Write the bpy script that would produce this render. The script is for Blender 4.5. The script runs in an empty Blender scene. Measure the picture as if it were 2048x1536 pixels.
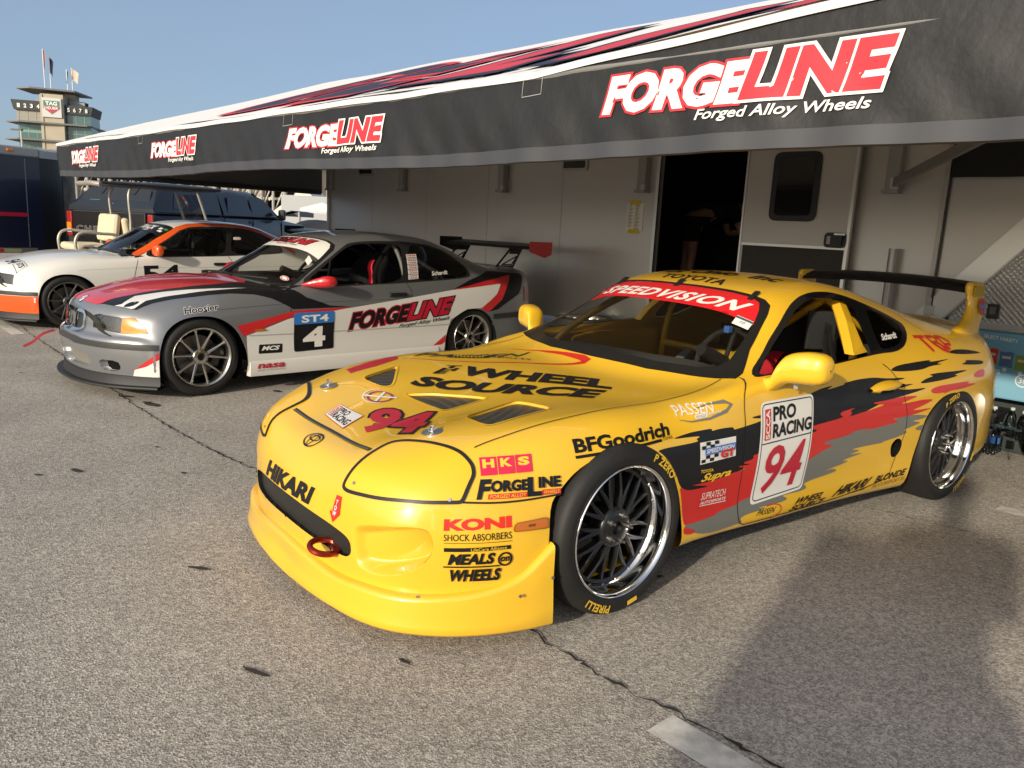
import bpy, bmesh, math, random
import numpy as np
from mathutils import Vector, Matrix
from mathutils.bvhtree import BVHTree
R = math.radians
sc = bpy.context.scene
random.seed(7)
# ---------------------------------------------------------------- camera
cam = bpy.data.objects.new('camera', bpy.data.cameras.new('camera'))
sc.collection.objects.link(cam); sc.camera = cam
PITCH, ROLL, EYE = 0.1948, 0.0511, 1.384
_cp, _sp, _c, _s = math.cos(PITCH), math.sin(PITCH), math.cos(ROLL), math.sin(ROLL)
_fw = Vector((0, _cp, -_sp)); _u0 = Vector((0, _sp, _cp)); _r0 = Vector((1, 0, 0))
_rt = _c * _r0 + _s * _u0; _up = -_s * _r0 + _c * _u0
cam.matrix_world = Matrix(((_rt.x, _up.x, -_fw.x, 0), (_rt.y, _up.y, -_fw.y, 0), (_rt.z, _up.z, -_fw.z, EYE), (0, 0, 0, 1)))
cam.data.sensor_width = 36; cam.data.lens = 27.555
cam.data.clip_start = 0.05; cam.data.clip_end = 3000
# ---------------------------------------------------------------- light
SUN_EL, SUN_AZ = R(18), R(239)                 # towards the sun, from +X
wd = bpy.data.worlds.new('World'); sc.world = wd; wd.use_nodes = True
_n = wd.node_tree.nodes; _sky = _n.new('ShaderNodeTexSky'); _sky.sky_type = 'NISHITA'; _sky.sun_disc = False
_sky.sun_elevation = SUN_EL; _sky.sun_rotation = R(90) - SUN_AZ
_sky.air_density = 1.0; _sky.dust_density = 1.0; _sky.ozone_density = 5.0
_n['Background'].inputs[1].default_value = 0.15
_hz = _n.new('ShaderNodeMix'); _hz.data_type = 'RGBA'; _hz.inputs[0].default_value = .70; _hz.inputs[7].default_value = (1.50, 1.76, 2.12, 1)   # smoky haze spread over the whole sky
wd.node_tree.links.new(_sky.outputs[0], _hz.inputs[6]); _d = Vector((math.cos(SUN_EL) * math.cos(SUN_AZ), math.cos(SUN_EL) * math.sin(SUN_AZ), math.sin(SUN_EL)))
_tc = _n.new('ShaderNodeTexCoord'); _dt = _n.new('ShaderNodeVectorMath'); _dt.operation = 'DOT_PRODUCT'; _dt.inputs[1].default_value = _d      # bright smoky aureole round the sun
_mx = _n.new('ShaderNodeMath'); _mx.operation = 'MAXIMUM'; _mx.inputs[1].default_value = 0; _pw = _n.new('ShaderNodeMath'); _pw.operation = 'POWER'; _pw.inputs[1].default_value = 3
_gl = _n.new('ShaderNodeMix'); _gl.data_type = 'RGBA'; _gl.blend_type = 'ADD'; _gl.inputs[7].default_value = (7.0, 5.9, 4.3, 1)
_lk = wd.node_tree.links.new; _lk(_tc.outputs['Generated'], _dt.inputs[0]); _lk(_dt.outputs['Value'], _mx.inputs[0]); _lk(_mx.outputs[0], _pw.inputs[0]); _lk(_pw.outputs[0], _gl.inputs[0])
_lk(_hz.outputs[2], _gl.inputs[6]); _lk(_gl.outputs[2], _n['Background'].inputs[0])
sun = bpy.data.objects.new('sun', bpy.data.lights.new('sun', 'SUN')); sc.collection.objects.link(sun)
sun.data.energy = 3.1; sun.data.angle = R(1.3); sun.data.color = (1, .89, .70)
_d = Vector((math.cos(SUN_EL) * math.cos(SUN_AZ), math.cos(SUN_EL) * math.sin(SUN_AZ), math.sin(SUN_EL)))
sun.rotation_euler = _d.to_track_quat('Z', 'Y').to_euler()
sc.view_settings.view_transform = 'Standard'; sc.view_settings.look = 'None'
sc.view_settings.exposure = 0.50; sc.view_settings.gamma = 1
sc.cycles.max_bounces = 8; sc.cycles.transparent_max_bounces = 12
sc.cycles.use_denoising = True
# ---------------------------------------------------------------- materials
MATS = {}
def mat(name, col, rough=.5, metal=0, coat=0, spec=.5, noise=None, bump=None, emit=None, alpha=1):
    if name in MATS: return MATS[name]
    m = bpy.data.materials.new(name); m.use_nodes = True; nt = m.node_tree; b = nt.nodes['Principled BSDF']
    b.inputs['Base Color'].default_value = (*col, 1); b.inputs['Roughness'].default_value = rough
    b.inputs['Metallic'].default_value = metal; b.inputs['Coat Weight'].default_value = coat
    b.inputs['Coat Roughness'].default_value = .04; b.inputs['Specular IOR Level'].default_value = spec
    if emit: b.inputs['Emission Color'].default_value = (*emit[0], 1); b.inputs['Emission Strength'].default_value = emit[1]
    if noise:                                   # (scale, amount, second colour)
        tc = nt.nodes.new('ShaderNodeTexCoord'); nz = nt.nodes.new('ShaderNodeTexNoise'); mx = nt.nodes.new('ShaderNodeMix'); mx.data_type = 'RGBA'
        nz.inputs['Scale'].default_value = noise[0]; nz.inputs['Detail'].default_value = 6
        nt.links.new(tc.outputs['Object'], nz.inputs['Vector'])
        rp = nt.nodes.new('ShaderNodeMapRange'); rp.inputs[1].default_value = .35; rp.inputs[2].default_value = .7
        rp.inputs[4].default_value = noise[1]
        nt.links.new(nz.outputs[0], rp.inputs[0]); nt.links.new(rp.outputs[0], mx.inputs[0])
        mx.inputs[6].default_value = (*col, 1); mx.inputs[7].default_value = (*noise[2], 1)
        nt.links.new(mx.outputs[2], b.inputs['Base Color'])
    if bump:                                    # (scale, strength, distance)
        tc = nt.nodes.new('ShaderNodeTexCoord'); nz = nt.nodes.new('ShaderNodeTexNoise'); bp = nt.nodes.new('ShaderNodeBump')
        nz.inputs['Scale'].default_value = bump[0]; nz.inputs['Detail'].default_value = 4
        bp.inputs['Strength'].default_value = bump[1]; bp.inputs['Distance'].default_value = bump[2]
        nt.links.new(tc.outputs['Object'], nz.inputs['Vector']); nt.links.new(nz.outputs[0], bp.inputs['Height'])
        nt.links.new(bp.outputs[0], b.inputs['Normal'])
    MATS[name] = m; return m
def paint(name, col, rough=.35, coat=.9):
    return mat(name, col, rough, 0, coat, bump=(1.6, .05, .01))
def glass(name, tint=(.75, .8, .78), amount=.9, rough=.02):
    if name in MATS: return MATS[name]
    m = bpy.data.materials.new(name); m.use_nodes = True; nt = m.node_tree; nt.nodes.clear()
    o = nt.nodes.new('ShaderNodeOutputMaterial'); mx = nt.nodes.new('ShaderNodeMixShader'); tr = nt.nodes.new('ShaderNodeBsdfTransparent')
    gl = nt.nodes.new('ShaderNodeBsdfGlossy'); fr = nt.nodes.new('ShaderNodeFresnel'); fr.inputs[0].default_value = 1.5
    gl.inputs['Roughness'].default_value = rough; tr.inputs[0].default_value = (*[t * amount for t in tint], 1)
    nt.links.new(fr.outputs[0], mx.inputs[0]); nt.links.new(tr.outputs[0], mx.inputs[1]); nt.links.new(gl.outputs[0], mx.inputs[2])
    nt.links.new(mx.outputs[0], o.inputs[0]); MATS[name] = m; return m
def meshy(name, col, gap, scale, metal=.3):
    """woven wire mesh: real holes, by a procedural lattice over the object's own coordinates"""
    if name in MATS: return MATS[name]
    m = bpy.data.materials.new(name); m.use_nodes = True; nt = m.node_tree; b = nt.nodes['Principled BSDF']
    b.inputs['Roughness'].default_value = .4; b.inputs['Metallic'].default_value = metal
    tc = nt.nodes.new('ShaderNodeTexCoord'); ck = nt.nodes.new('ShaderNodeTexVoronoi'); ck.distance = 'CHEBYCHEV'; ck.inputs['Randomness'].default_value = 0
    ck.inputs['Scale'].default_value = scale; cr = nt.nodes.new('ShaderNodeMapRange'); cr.inputs[1].default_value = .30; cr.inputs[2].default_value = .40
    mx = nt.nodes.new('ShaderNodeMix'); mx.data_type = 'RGBA'; mx.inputs[6].default_value = (*gap, 1); mx.inputs[7].default_value = (*col, 1)
    nt.links.new(tc.outputs['Object'], ck.inputs['Vector']); nt.links.new(ck.outputs[0], cr.inputs[0])
    nt.links.new(cr.outputs[0], mx.inputs[0]); nt.links.new(mx.outputs[2], b.inputs['Base Color'])
    MATS[name] = m; return m
BLACK = mat('black_plastic', (.012, .012, .013), .45)
RUBBER = mat('seal_rubber', (.010, .010, .010), .4)
VOID = mat('dark_cavity', (.006, .006, .006), .9, spec=.1)
ALU = mat('bare_aluminium', (.62, .61, .58), .35, 1)
CHROME = mat('polished_metal', (.86, .85, .83), .07, 1)
STEEL = mat('steel', (.45, .44, .42), .4, 1)
V_BLACK = mat('vinyl_black', (.007, .007, .009), .42, coat=.15, spec=.35)
V_WHITE = mat('vinyl_white', (.76, .74, .70), .35, coat=.3)
V_RED = mat('vinyl_red', (.58, .022, .018), .35, coat=.4)
V_CRIMSON = mat('vinyl_crimson', (.48, .012, .035), .35, coat=.4)
V_BLUE = mat('vinyl_blue', (.05, .16, .50), .35, coat=.3)
V_GREY = mat('vinyl_grey', (.165, .165, .150), .35, coat=.4)
V_YELLOW = mat('vinyl_yellow', (.80, .50, .03), .4, coat=.3)
V_NAVY = mat('vinyl_navy', (.010, .013, .035), .4)
# ---------------------------------------------------------------- objects
COL = sc.collection
def link(name, me, parent=None, loc=None, rot=None):
    o = bpy.data.objects.new(name, me); COL.objects.link(o)
    if parent is not None: o.parent = parent
    if loc is not None: o.location = loc
    if rot is not None: o.rotation_euler = rot
    return o
def tag(o, label, cat=None, group=None):
    o['label'] = label
    if cat: o['category'] = cat
    if group: o['group'] = group
    return o
def thing(name, label, cat, loc=(0, 0, 0), rotz=0, group=None):
    return tag(link(name, None, None, loc, (0, 0, rotz)), label, cat, group)
def structure(o, kind='structure'):
    o['kind'] = kind; return o
def dup_tree(o, parent=None):
    c = o.copy(); COL.objects.link(c)
    if parent is not None: c.parent = parent
    for ch in list(o.children): dup_tree(ch, c)
    return c
class MB:
    """collects shapes, links them as ONE mesh object"""
    def __init__(s): s.v = []; s.f = []; s.m = []; s.mats = []; s.sm = []
    def mi(s, m):
        if m is None: return 0
        if m not in s.mats: s.mats.append(m)
        return s.mats.index(m)
    def add(s, vs, fs, m=None, smooth=False):
        b = len(s.v); s.v += [tuple(p) for p in vs]; k = s.mi(m)
        for f in fs: s.f.append([i + b for i in f]); s.m.append(k); s.sm.append(smooth)
        return s
    def box(s, c, d, m=None, M=None, bev=0):
        x, y, z = [q / 2 for q in d]; C = Vector(c)
        if bev:
            e = bev; vs = []; 
            bm = bmesh.new(); bmesh.ops.create_cube(bm, size=1)
            for v in bm.verts: v.co = Vector((v.co.x * d[0], v.co.y * d[1], v.co.z * d[2]))
            bmesh.ops.bevel(bm, geom=bm.edges[:], offset=e, segments=2, affect='EDGES', profile=.5)
            bm.verts.index_update(); vs = [v.co.copy() for v in bm.verts]; fs = [[q.index for q in f.verts] for f in bm.faces]; bm.free()
        else:
            vs = [Vector((i * x, j * y, k * z)) for i in (-1, 1) for j in (-1, 1) for k in (-1, 1)]
            fs = [(0, 1, 3, 2), (4, 6, 7, 5), (0, 4, 5, 1), (2, 3, 7, 6), (0, 2, 6, 4), (1, 5, 7, 3)]
        if M: vs = [M @ v for v in vs]
        return s.add([v + C for v in vs], fs, m)
    def tube(s, pts, r, m=None, n=10, cap=True, closed=False):
        pts = [Vector(p) for p in pts]; N = len(pts); rs = r if isinstance(r, (list, tuple)) else [r] * N
        vs = []; fs = []; prev = None
        for i, p in enumerate(pts):
            if closed: t = pts[(i + 1) % N] - pts[i - 1]
            else: t = pts[min(i + 1, N - 1)] - pts[max(i - 1, 0)]
            t.normalize()
            a = prev if prev is not None else (Vector((0, 0, 1)) if abs(t.z) < .9 else Vector((1, 0, 0)))
            a = a - t * a.dot(t); a.normalize(); prev = a; b = t.cross(a)
            vs += [p + (a * math.cos(2 * math.pi * k / n) + b * math.sin(2 * math.pi * k / n)) * rs[i] for k in range(n)]
        for i in range(N if closed else N - 1):
            j = (i + 1) % N
            for k in range(n): fs.append((i * n + k, i * n + (k + 1) % n, j * n + (k + 1) % n, j * n + k))
        if cap and not closed: fs.append(tuple(range(n))[::-1]); fs.append(tuple((N - 1) * n + k for k in range(n)))
        return s.add(vs, fs, m, True)
    def lathe(s, prof, axis='y', c=(0, 0, 0), m=None, n=48, a0=0, a1=2 * math.pi, smooth=True):
        """prof: (radius, along-axis) pairs"""
        C = Vector(c); full = abs(a1 - a0 - 2 * math.pi) < 1e-6; N = n if full else n + 1; vs = []
        for i in range(N):
            a = a0 + (a1 - a0) * i / n; ca, sa = math.cos(a), math.sin(a)
            for r, h in prof:
                vs.append(C + (Vector((r * ca, h, r * sa)) if axis == 'y' else Vector((r * ca, r * sa, h)) if axis == 'z' else Vector((h, r * ca, r * sa))))
        K = len(prof); fs = []
        for i in range(n):
            j = (i + 1) % N
            for k in range(K - 1):
                q = (i * K + k, j * K + k, j * K + k + 1, i * K + k + 1); fs.append(q)
        return s.add(vs, fs, m, smooth)
    def prism(s, poly, d, m=None, M=None, smooth=False):
        """poly in local XY, extruded 0..d along Z, placed by M"""
        n = len(poly); vs = [Vector((p[0], p[1], 0)) for p in poly] + [Vector((p[0], p[1], d)) for p in poly]
        if M: vs = [M @ v for v in vs]
        fs = [tuple(range(n))[::-1], tuple(range(n, 2 * n))] + [(i, (i + 1) % n, n + (i + 1) % n, n + i) for i in range(n)]
        return s.add(vs, fs, m, smooth)
    def sheet(s, grid, m=None, smooth=True):
        nu, nv = len(grid), len(grid[0]); vs = [p for row in grid for p in row]
        return s.add(vs, [(i * nv + j, (i + 1) * nv + j, (i + 1) * nv + j + 1, i * nv + j + 1) for i in range(nu - 1) for j in range(nv - 1)], m, smooth)
    def build(s, name, m=None, parent=None, loc=None, rot=None, sharp=40, fix=True, bevel=0):
        me = bpy.data.meshes.new(name); me.from_pydata(s.v, [], s.f)
        ms = s.mats or [m or BLACK]
        if s.mats and m and m not in s.mats: pass
        for q in ms: me.materials.append(q)
        if len(ms) > 1: me.polygons.foreach_set('material_index', s.m)
        me.polygons.foreach_set('use_smooth', s.sm)
        bm = bmesh.new(); bm.from_mesh(me)
        if fix: bmesh.ops.recalc_face_normals(bm, faces=bm.faces[:])
        if bevel:
            es = [e for e in bm.edges if len(e.link_faces) == 2 and e.calc_face_angle(0) > R(35)]
            bmesh.ops.bevel(bm, geom=es, offset=bevel, segments=2, affect='EDGES', profile=.5)
        for e in bm.edges:
            if len(e.link_faces) == 2 and e.calc_face_angle(0) > R(sharp): e.smooth = False
        bm.to_mesh(me); bm.free()
        return link(name, me, parent, loc, rot)
def mtx(o, x, y):
    """matrix with local X along x, Y along y (orthonormalised), origin o"""
    x = Vector(x).normalized(); y = Vector(y); y = (y - x * y.dot(x)).normalized(); z = x.cross(y)
    return Matrix(((x.x, y.x, z.x, o[0]), (x.y, y.y, z.y, o[1]), (x.z, y.z, z.z, o[2]), (0, 0, 0, 1)))
# ---------------------------------------------------------------- lofted skins
def hermite(P, n, closed=False, pw=.75):
    """P (I,M,3): smooth curves through the I points of every column, n samples a span"""
    P = np.asarray(P, float); I = len(P)
    d = np.maximum(np.linalg.norm(np.diff(P, axis=0), axis=2), 1e-4) ** pw     # (I-1,M)
    s = np.diff(P, axis=0) / d[..., None]; T = np.empty_like(P)
    T[1:-1] = (s[1:] * d[:-1, :, None] + s[:-1] * d[1:, :, None]) / (d[1:] + d[:-1])[..., None]
    T[0] = s[0]; T[-1] = s[-1]; out = []
    for i in range(I - 1):
        for q in range(n):
            t = q / n; h = d[i][..., None]
            out.append((2*t**3-3*t*t+1)*P[i] + (t**3-2*t*t+t)*h*T[i] + (-2*t**3+3*t*t)*P[i+1] + (t**3-t*t)*h*T[i+1])
    out.append(P[-1]); return np.array(out)
def spl(pts, n=8):
    """2D/3D polyline through points, smooth"""
    p = np.array([list(q) + [0] * (3 - len(q)) for q in pts], float)[:, None, :]
    k = len(pts[0]); return [tuple(q[0][:k]) for q in hermite(p, n)]
def spl_closed(pts, n=6):
    m = len(pts); q = [pts[i % m] for i in range(-2, m + 3)]; r = spl(q, n); return r[2 * n:(2 + m) * n]
def rounded(pts, r, n=5):
    """closed polygon with rounded corners; r one radius or a list"""
    out = []; m = len(pts)
    for i in range(m):
        p = Vector(pts[i][:2]); a = Vector(pts[i - 1][:2]); b = Vector(pts[(i + 1) % m][:2]); rr = r[i] if isinstance(r, (list, tuple)) else r
        rr = min(rr, (a - p).length * .49, (b - p).length * .49)
        if rr < 1e-4: out.append(tuple(p)); continue
        s = p + (a - p).normalized() * rr; e = p + (b - p).normalized() * rr
        for k in range(n + 1):
            t = k / n; q = s * (1 - t) ** 2 + p * 2 * t * (1 - t) + e * t * t; out.append((q.x, q.y))
    return out
def pip(p, poly):
    x, y = p; c = False; j = len(poly) - 1
    for i in range(len(poly)):
        xi, yi = poly[i]; xj, yj = poly[j]
        if (yi > y) != (yj > y) and x < (xj - xi) * (y - yi) / (yj - yi) + xi: c = not c
        j = i
    return c
class Frame:
    def __init__(s, U, V, o=(0, 0, 0)):
        s.U = Vector(U).normalized(); s.V = Vector(V).normalized(); s.D = s.U.cross(s.V); s.o = Vector(o)
    def uv(s, p): q = Vector(p) - s.o; return (q.dot(s.U), q.dot(s.V))
    def at(s, u, v, w=0): return s.o + s.U * u + s.V * v + s.D * w
SIDE = Frame((-1, 0, 0), (0, 0, 1)); RSIDE = Frame((1, 0, 0), (0, 0, 1)); TOP = Frame((0, 1, 0), (-1, 0, 0)); FRONT = Frame((0, 1, 0), (0, 0, 1)); REAR = Frame((0, -1, 0), (0, 0, 1))
def corner(deg): a = R(deg); return Frame((-math.sin(a), math.cos(a), 0), (0, 0, 1))
class Skin:
    """a smooth open shell that can be cut along outlines and that carries decals"""
    def __init__(s, grid):
        nu, nv = grid.shape[:2]; s.V = [Vector(p) for p in grid.reshape(-1, 3)]
        du = np.gradient(grid, axis=0); dv = np.gradient(grid, axis=1); N = np.cross(dv, du)
        N /= np.maximum(np.linalg.norm(N, axis=2, keepdims=True), 1e-9); s.N = [Vector(p) for p in N.reshape(-1, 3)]
        q = [(i * nv + j, i * nv + j + 1, (i + 1) * nv + j + 1, (i + 1) * nv + j) for i in range(nu - 1) for j in range(nv - 1)]
        s.T = [t for f in q for t in ((f[0], f[1], f[2]), (f[0], f[2], f[3]))]
        s.bvh = BVHTree.FromPolygons(s.V, s.T); s.holes = []
        s.bm = bmesh.new(); vs = [s.bm.verts.new(p) for p in s.V]
        for f in q:
            try: s.bm.faces.new([vs[i] for i in f])
            except ValueError: pass
        bmesh.ops.remove_doubles(s.bm, verts=s.bm.verts[:], dist=1e-6)
    def smooth_n(s, p, idx):
        a, b, c = s.T[idx]; A, B, C = s.V[a], s.V[b], s.V[c]; v0 = B - A; v1 = C - A; v2 = p - A
        d00 = v0.dot(v0); d01 = v0.dot(v1); d11 = v1.dot(v1); d20 = v2.dot(v0); d21 = v2.dot(v1); den = d00 * d11 - d01 * d01
        if abs(den) < 1e-14: return s.N[a]
        v = (d11 * d20 - d01 * d21) / den; w = (d00 * d21 - d01 * d20) / den
        n = s.N[a] * (1 - v - w) + s.N[b] * v + s.N[c] * w
        return n.normalized() if n.length > 1e-6 else s.N[a]
    def near_n(s, p):
        loc, n, i, d = s.bvh.find_nearest(p); return s.smooth_n(loc, i)
    def cast(s, fr, u, v, reach=4):
        o = fr.at(u, v, reach); loc, n, i, d = s.bvh.ray_cast(o, -fr.D)
        if loc is None:
            return None
        return loc, s.smooth_n(loc, i)
    def cut(s, poly, fr, facing=.05, test=None):
        """split the skin along an outline seen along fr.D; returns the faces inside"""
        us = [p[0] for p in poly]; vs = [p[1] for p in poly]; b = (min(us) - .01, max(us) + .01, min(vs) - .01, max(vs) + .01)
        cand = {}
        for f in s.bm.faces:
            c = f.calc_center_median()
            if f.normal.length > 0:
                pass
            q = [fr.uv(v.co) for v in f.verts]
            if max(p[0] for p in q) < b[0] or min(p[0] for p in q) > b[1] or max(p[1] for p in q) < b[2] or min(p[1] for p in q) > b[3]: continue
            if s.near_n(c).dot(fr.D) < facing: continue
            if test and not test(c): continue
            cand[f] = 1
        cand = set(cand)
        for i in range(len(poly)):
            a = poly[i]; c = poly[(i + 1) % len(poly)]; du, dv = c[0] - a[0], c[1] - a[1]; L = math.hypot(du, dv)
            if L < 1e-5: continue
            lo = (min(a[0], c[0]) - 1e-4, max(a[0], c[0]) + 1e-4, min(a[1], c[1]) - 1e-4, max(a[1], c[1]) + 1e-4); sel = []
            for f in cand:
                q = [fr.uv(v.co) for v in f.verts]
                if max(p[0] for p in q) < lo[0] or min(p[0] for p in q) > lo[1] or max(p[1] for p in q) < lo[2] or min(p[1] for p in q) > lo[3]: continue
                dd = [(p[0] - a[0]) * dv - (p[1] - a[1]) * du for p in q]
                if max(dd) > 1e-7 and min(dd) < -1e-7: sel.append(f)
            if not sel: continue
            geom = set(sel)
            for f in sel: geom.update(f.edges); geom.update(f.verts)
            no = fr.U * (dv / L) - fr.V * (du / L)
            cand -= set(sel)
            r = bmesh.ops.bisect_plane(s.bm, geom=list(geom), dist=1e-6, plane_co=fr.at(*a), plane_no=no)
            cand |= {g for g in r['geom'] if isinstance(g, bmesh.types.BMFace) and g.is_valid}
            cand |= {f for f in sel if f.is_valid}
        return [f for f in cand if f.is_valid and pip(fr.uv(f.calc_center_median()), poly)]
    def normals(s, me):
        for p in me.polygons: p.use_smooth = True
        me.normals_split_custom_set_from_vertices([s.near_n(v.co) for v in me.vertices])
    def take(s, faces, name, m, parent=None, off=0, keep=False):
        bm = bmesh.new(); vm = {}
        for f in faces:
            for v in f.verts:
                if v not in vm: vm[v] = bm.verts.new(v.co + (s.near_n(v.co) * off if off else Vector()))
        for f in faces:
            try: bm.faces.new([vm[v] for v in f.verts])
            except ValueError: pass
        bm.normal_update(); me = bpy.data.meshes.new(name); bm.to_mesh(me); bm.free(); me.materials.append(m)
        if not keep: bmesh.ops.delete(s.bm, geom=faces, context='FACES')
        s.normals(me)
        return link(name, me, parent)
    def paint(s, faces, k):
        for f in faces: f.material_index = k
    def recess(s, faces, name, m, parent, steps, fm=None, taper=.97, keep_skin=False):
        """cut faces out and hang a pocket behind: steps = list of (function(co)->offset vector, scale) ; floor in fm"""
        cnt = {}
        for f in faces:
            for e in f.edges: cnt[e] = cnt.get(e, 0) + 1
        bd = [e for e, c in cnt.items() if c == 1]
        vs = {}; 
        bm = bmesh.new()
        for e in bd:
            for v in e.verts:
                if v not in vs: vs[v] = bm.verts.new(v.co)
        cen = sum((v.co for v in vs), Vector()) / max(1, len(vs))
        base = {v: v.co.copy() for v in vs}; cur = {v: vs[v] for v in vs}
        for fn, sca in steps:
            nx = {v: bm.verts.new(cen + (base[v] - cen) * sca + fn(base[v])) for v in vs}
            for e in bd:
                a, b = e.verts; f = bm.faces.new((cur[a], cur[b], nx[b], nx[a])); f.smooth = True
            cur = nx
        es = []
        for e in bd:
            ed = bm.edges.get((cur[e.verts[0]], cur[e.verts[1]]))
            if ed: es.append(ed)
        r = bmesh.ops.triangle_fill(bm, use_beauty=True, use_dissolve=False, edges=es)
        for g in r['geom']:
            if isinstance(g, bmesh.types.BMFace): g.material_index = 1; g.smooth = False
        bmesh.ops.recalc_face_normals(bm, faces=bm.faces[:])
        me = bpy.data.meshes.new(name); bm.to_mesh(me); bm.free(); me.materials.append(m); me.materials.append(fm or m)
        if not keep_skin: bmesh.ops.delete(s.bm, geom=faces, context='FACES')
        return link(name, me, parent)
    def finish(s, name, mats, parent):
        loose = [v for v in s.bm.verts if not v.link_faces]; bmesh.ops.delete(s.bm, geom=loose, context='VERTS')
        me = bpy.data.meshes.new(name); s.bm.normal_update(); s.bm.to_mesh(me)
        for m in mats: me.materials.append(m)
        s.normals(me); return link(name, me, parent)
    def decal(s, fr, layers, name, parent, off=.0012, grid=.03, label=None, host=None):
        """layers: (2D verts, faces, material); each laid on the skin seen along fr.D"""
        me = bpy.data.meshes.new(name); bmA = bmesh.new(); nrm = []
        mats = []
        for li, (vs, fs, m) in enumerate(layers):
            bm = bmesh.new(); bv = [bm.verts.new((p[0], p[1], 0)) for p in vs]
            for f in fs:
                try: bm.faces.new([bv[i] for i in f])
                except ValueError: pass
            bmesh.ops.triangulate(bm, faces=[f for f in bm.faces if len(f.verts) > 4])
            us = [p[0] for p in vs]; ws = [p[1] for p in vs]
            for hf, hp in s.holes:
                if hf is not fr: continue
                hu = [p[0] for p in hp]; hv = [p[1] for p in hp]
                if max(us) < min(hu) or min(us) > max(hu) or max(ws) < min(hv) or min(ws) > max(hv): continue
                for i in range(len(hp)):
                    a, c = hp[i - 1], hp[i]; dv = (c[1] - a[1], a[0] - c[0], 0); e = 1e-3; sel = []
                    for f in bm.faces:
                        q = [v.co for v in f.verts]
                        if max(p.x for p in q) < min(a[0], c[0]) - e or min(p.x for p in q) > max(a[0], c[0]) + e or max(p.y for p in q) < min(a[1], c[1]) - e or min(p.y for p in q) > max(a[1], c[1]) + e: continue
                        sel.append(f)
                    if sel and math.hypot(dv[0], dv[1]) > 1e-6:
                        gg = set(sel)
                        for f in sel: gg.update(f.edges); gg.update(f.verts)
                        bmesh.ops.bisect_plane(bm, geom=list(gg), plane_co=(a[0], a[1], 0), plane_no=dv, dist=1e-6)
                bmesh.ops.delete(bm, geom=[f for f in bm.faces if pip(f.calc_center_median()[:2], hp)], context='FACES')
            for ax, lst in ((0, us), (1, ws)):
                k = math.floor(min(lst) / grid) + 1
                while k * grid < max(lst):
                    co = [0, 0, 0]; co[ax] = k * grid; no = [0, 0, 0]; no[ax] = 1
                    bmesh.ops.bisect_plane(bm, geom=bm.verts[:] + bm.edges[:] + bm.faces[:], plane_co=co, plane_no=no, dist=1e-6); k += 1
            if m not in mats: mats.append(m)
            mi = mats.index(m); mp = {}
            for v in bm.verts:
                h = s.cast(fr, v.co.x, v.co.y)
                if h is None: continue
                mp[v] = bmA.verts.new(h[0] + h[1] * (off + .0006 * li)); nrm.append(h[1])
            for f in bm.faces:
                if all(v in mp for v in f.verts):
                    try: g = bmA.faces.new([mp[v] for v in f.verts]); g.material_index = mi; g.smooth = True
                    except ValueError: pass
            bm.free()
        for f in bmA.faces:
            f.normal_update(); 
            c = f.calc_center_median()
            if f.normal.dot(fr.D) < 0: f.normal_flip()
        bmA.to_mesh(me); bmA.free()
        for m in mats: me.materials.append(m)
        me.normals_split_custom_set_from_vertices(nrm)
        o = link(name, me, parent)
        if label: o['label'] = label
        return o
# ---------------------------------------------------------------- flat shapes and lettering
_TX = {}
def text2(body, bold=.0, shear=0, space=1, line=1, align='LEFT'):
    key = (body, bold, shear, space, line, align)
    if key in _TX: return _TX[key]
    cu = bpy.data.curves.new('t', 'FONT'); cu.body = body; cu.offset = bold; cu.shear = shear; cu.space_character = space; cu.space_line = line; cu.align_x = align
    cu.resolution_u = 3
    o = bpy.data.objects.new('t', cu); COL.objects.link(o); dg = bpy.context.evaluated_depsgraph_get()
    ev = o.evaluated_get(dg); me = ev.to_mesh(); V = [(v.co.x, v.co.y) for v in me.vertices]; F = [tuple(p.vertices) for p in me.polygons]
    ev.to_mesh_clear(); bpy.data.objects.remove(o); bpy.data.curves.remove(cu); _TX[key] = (V, F); return V, F
def bbox2(V): return min(p[0] for p in V), min(p[1] for p in V), max(p[0] for p in V), max(p[1] for p in V)
def quadmap(V, quad, bb=None):
    """bounding box of V -> quad (bl, br, tr, tl)"""
    x0, y0, x1, y1 = bb or bbox2(V); a, b, c, d = [Vector(q[:2]) for q in quad]; out = []
    for p in V:
        s = (p[0] - x0) / (x1 - x0); t = (p[1] - y0) / (y1 - y0)
        q = a * (1 - s) * (1 - t) + b * s * (1 - t) + c * s * t + d * (1 - s) * t; out.append((q.x, q.y))
    return out
def lay_text(body, quad, m, bold=0, shear=0, space=1, outline=None, bb=None, line=1, align='LEFT'):
    """layers for lettering stretched into quad; outline = (material, extra)"""
    V, F = text2(body, bold, shear, space, line, align); B = bb or bbox2(V); L = []
    if outline:
        V2, F2 = text2(body, bold + outline[1], shear, space, line, align); L.append((quadmap(V2, quad, B), F2, outline[0]))
    L.append((quadmap(V, quad, B), F, m)); return L
def lay_poly(pts, m): return [(list(pts), [tuple(range(len(pts)))], m)]
def lay_path(pts, w, m, closed=False):
    """ribbon along a 2D polyline; w one width or one per point"""
    n = len(pts); V = []; F = []
    for i, p in enumerate(pts):
        a = pts[i - 1] if (i or closed) else p; b = pts[(i + 1) % n] if (i < n - 1 or closed) else p
        d = Vector((b[0] - a[0], b[1] - a[1])); d = d.normalized() if d.length > 1e-9 else Vector((1, 0)); ww = (w[i] if isinstance(w, (list, tuple)) else w) / 2
        V += [(p[0] - d.y * ww, p[1] + d.x * ww), (p[0] + d.y * ww, p[1] - d.x * ww)]
    for i in range(n if closed else n - 1):
        j = (i + 1) % n; F.append((2 * i, 2 * i + 1, 2 * j + 1, 2 * j))
    return [(V, F, m)]
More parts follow.
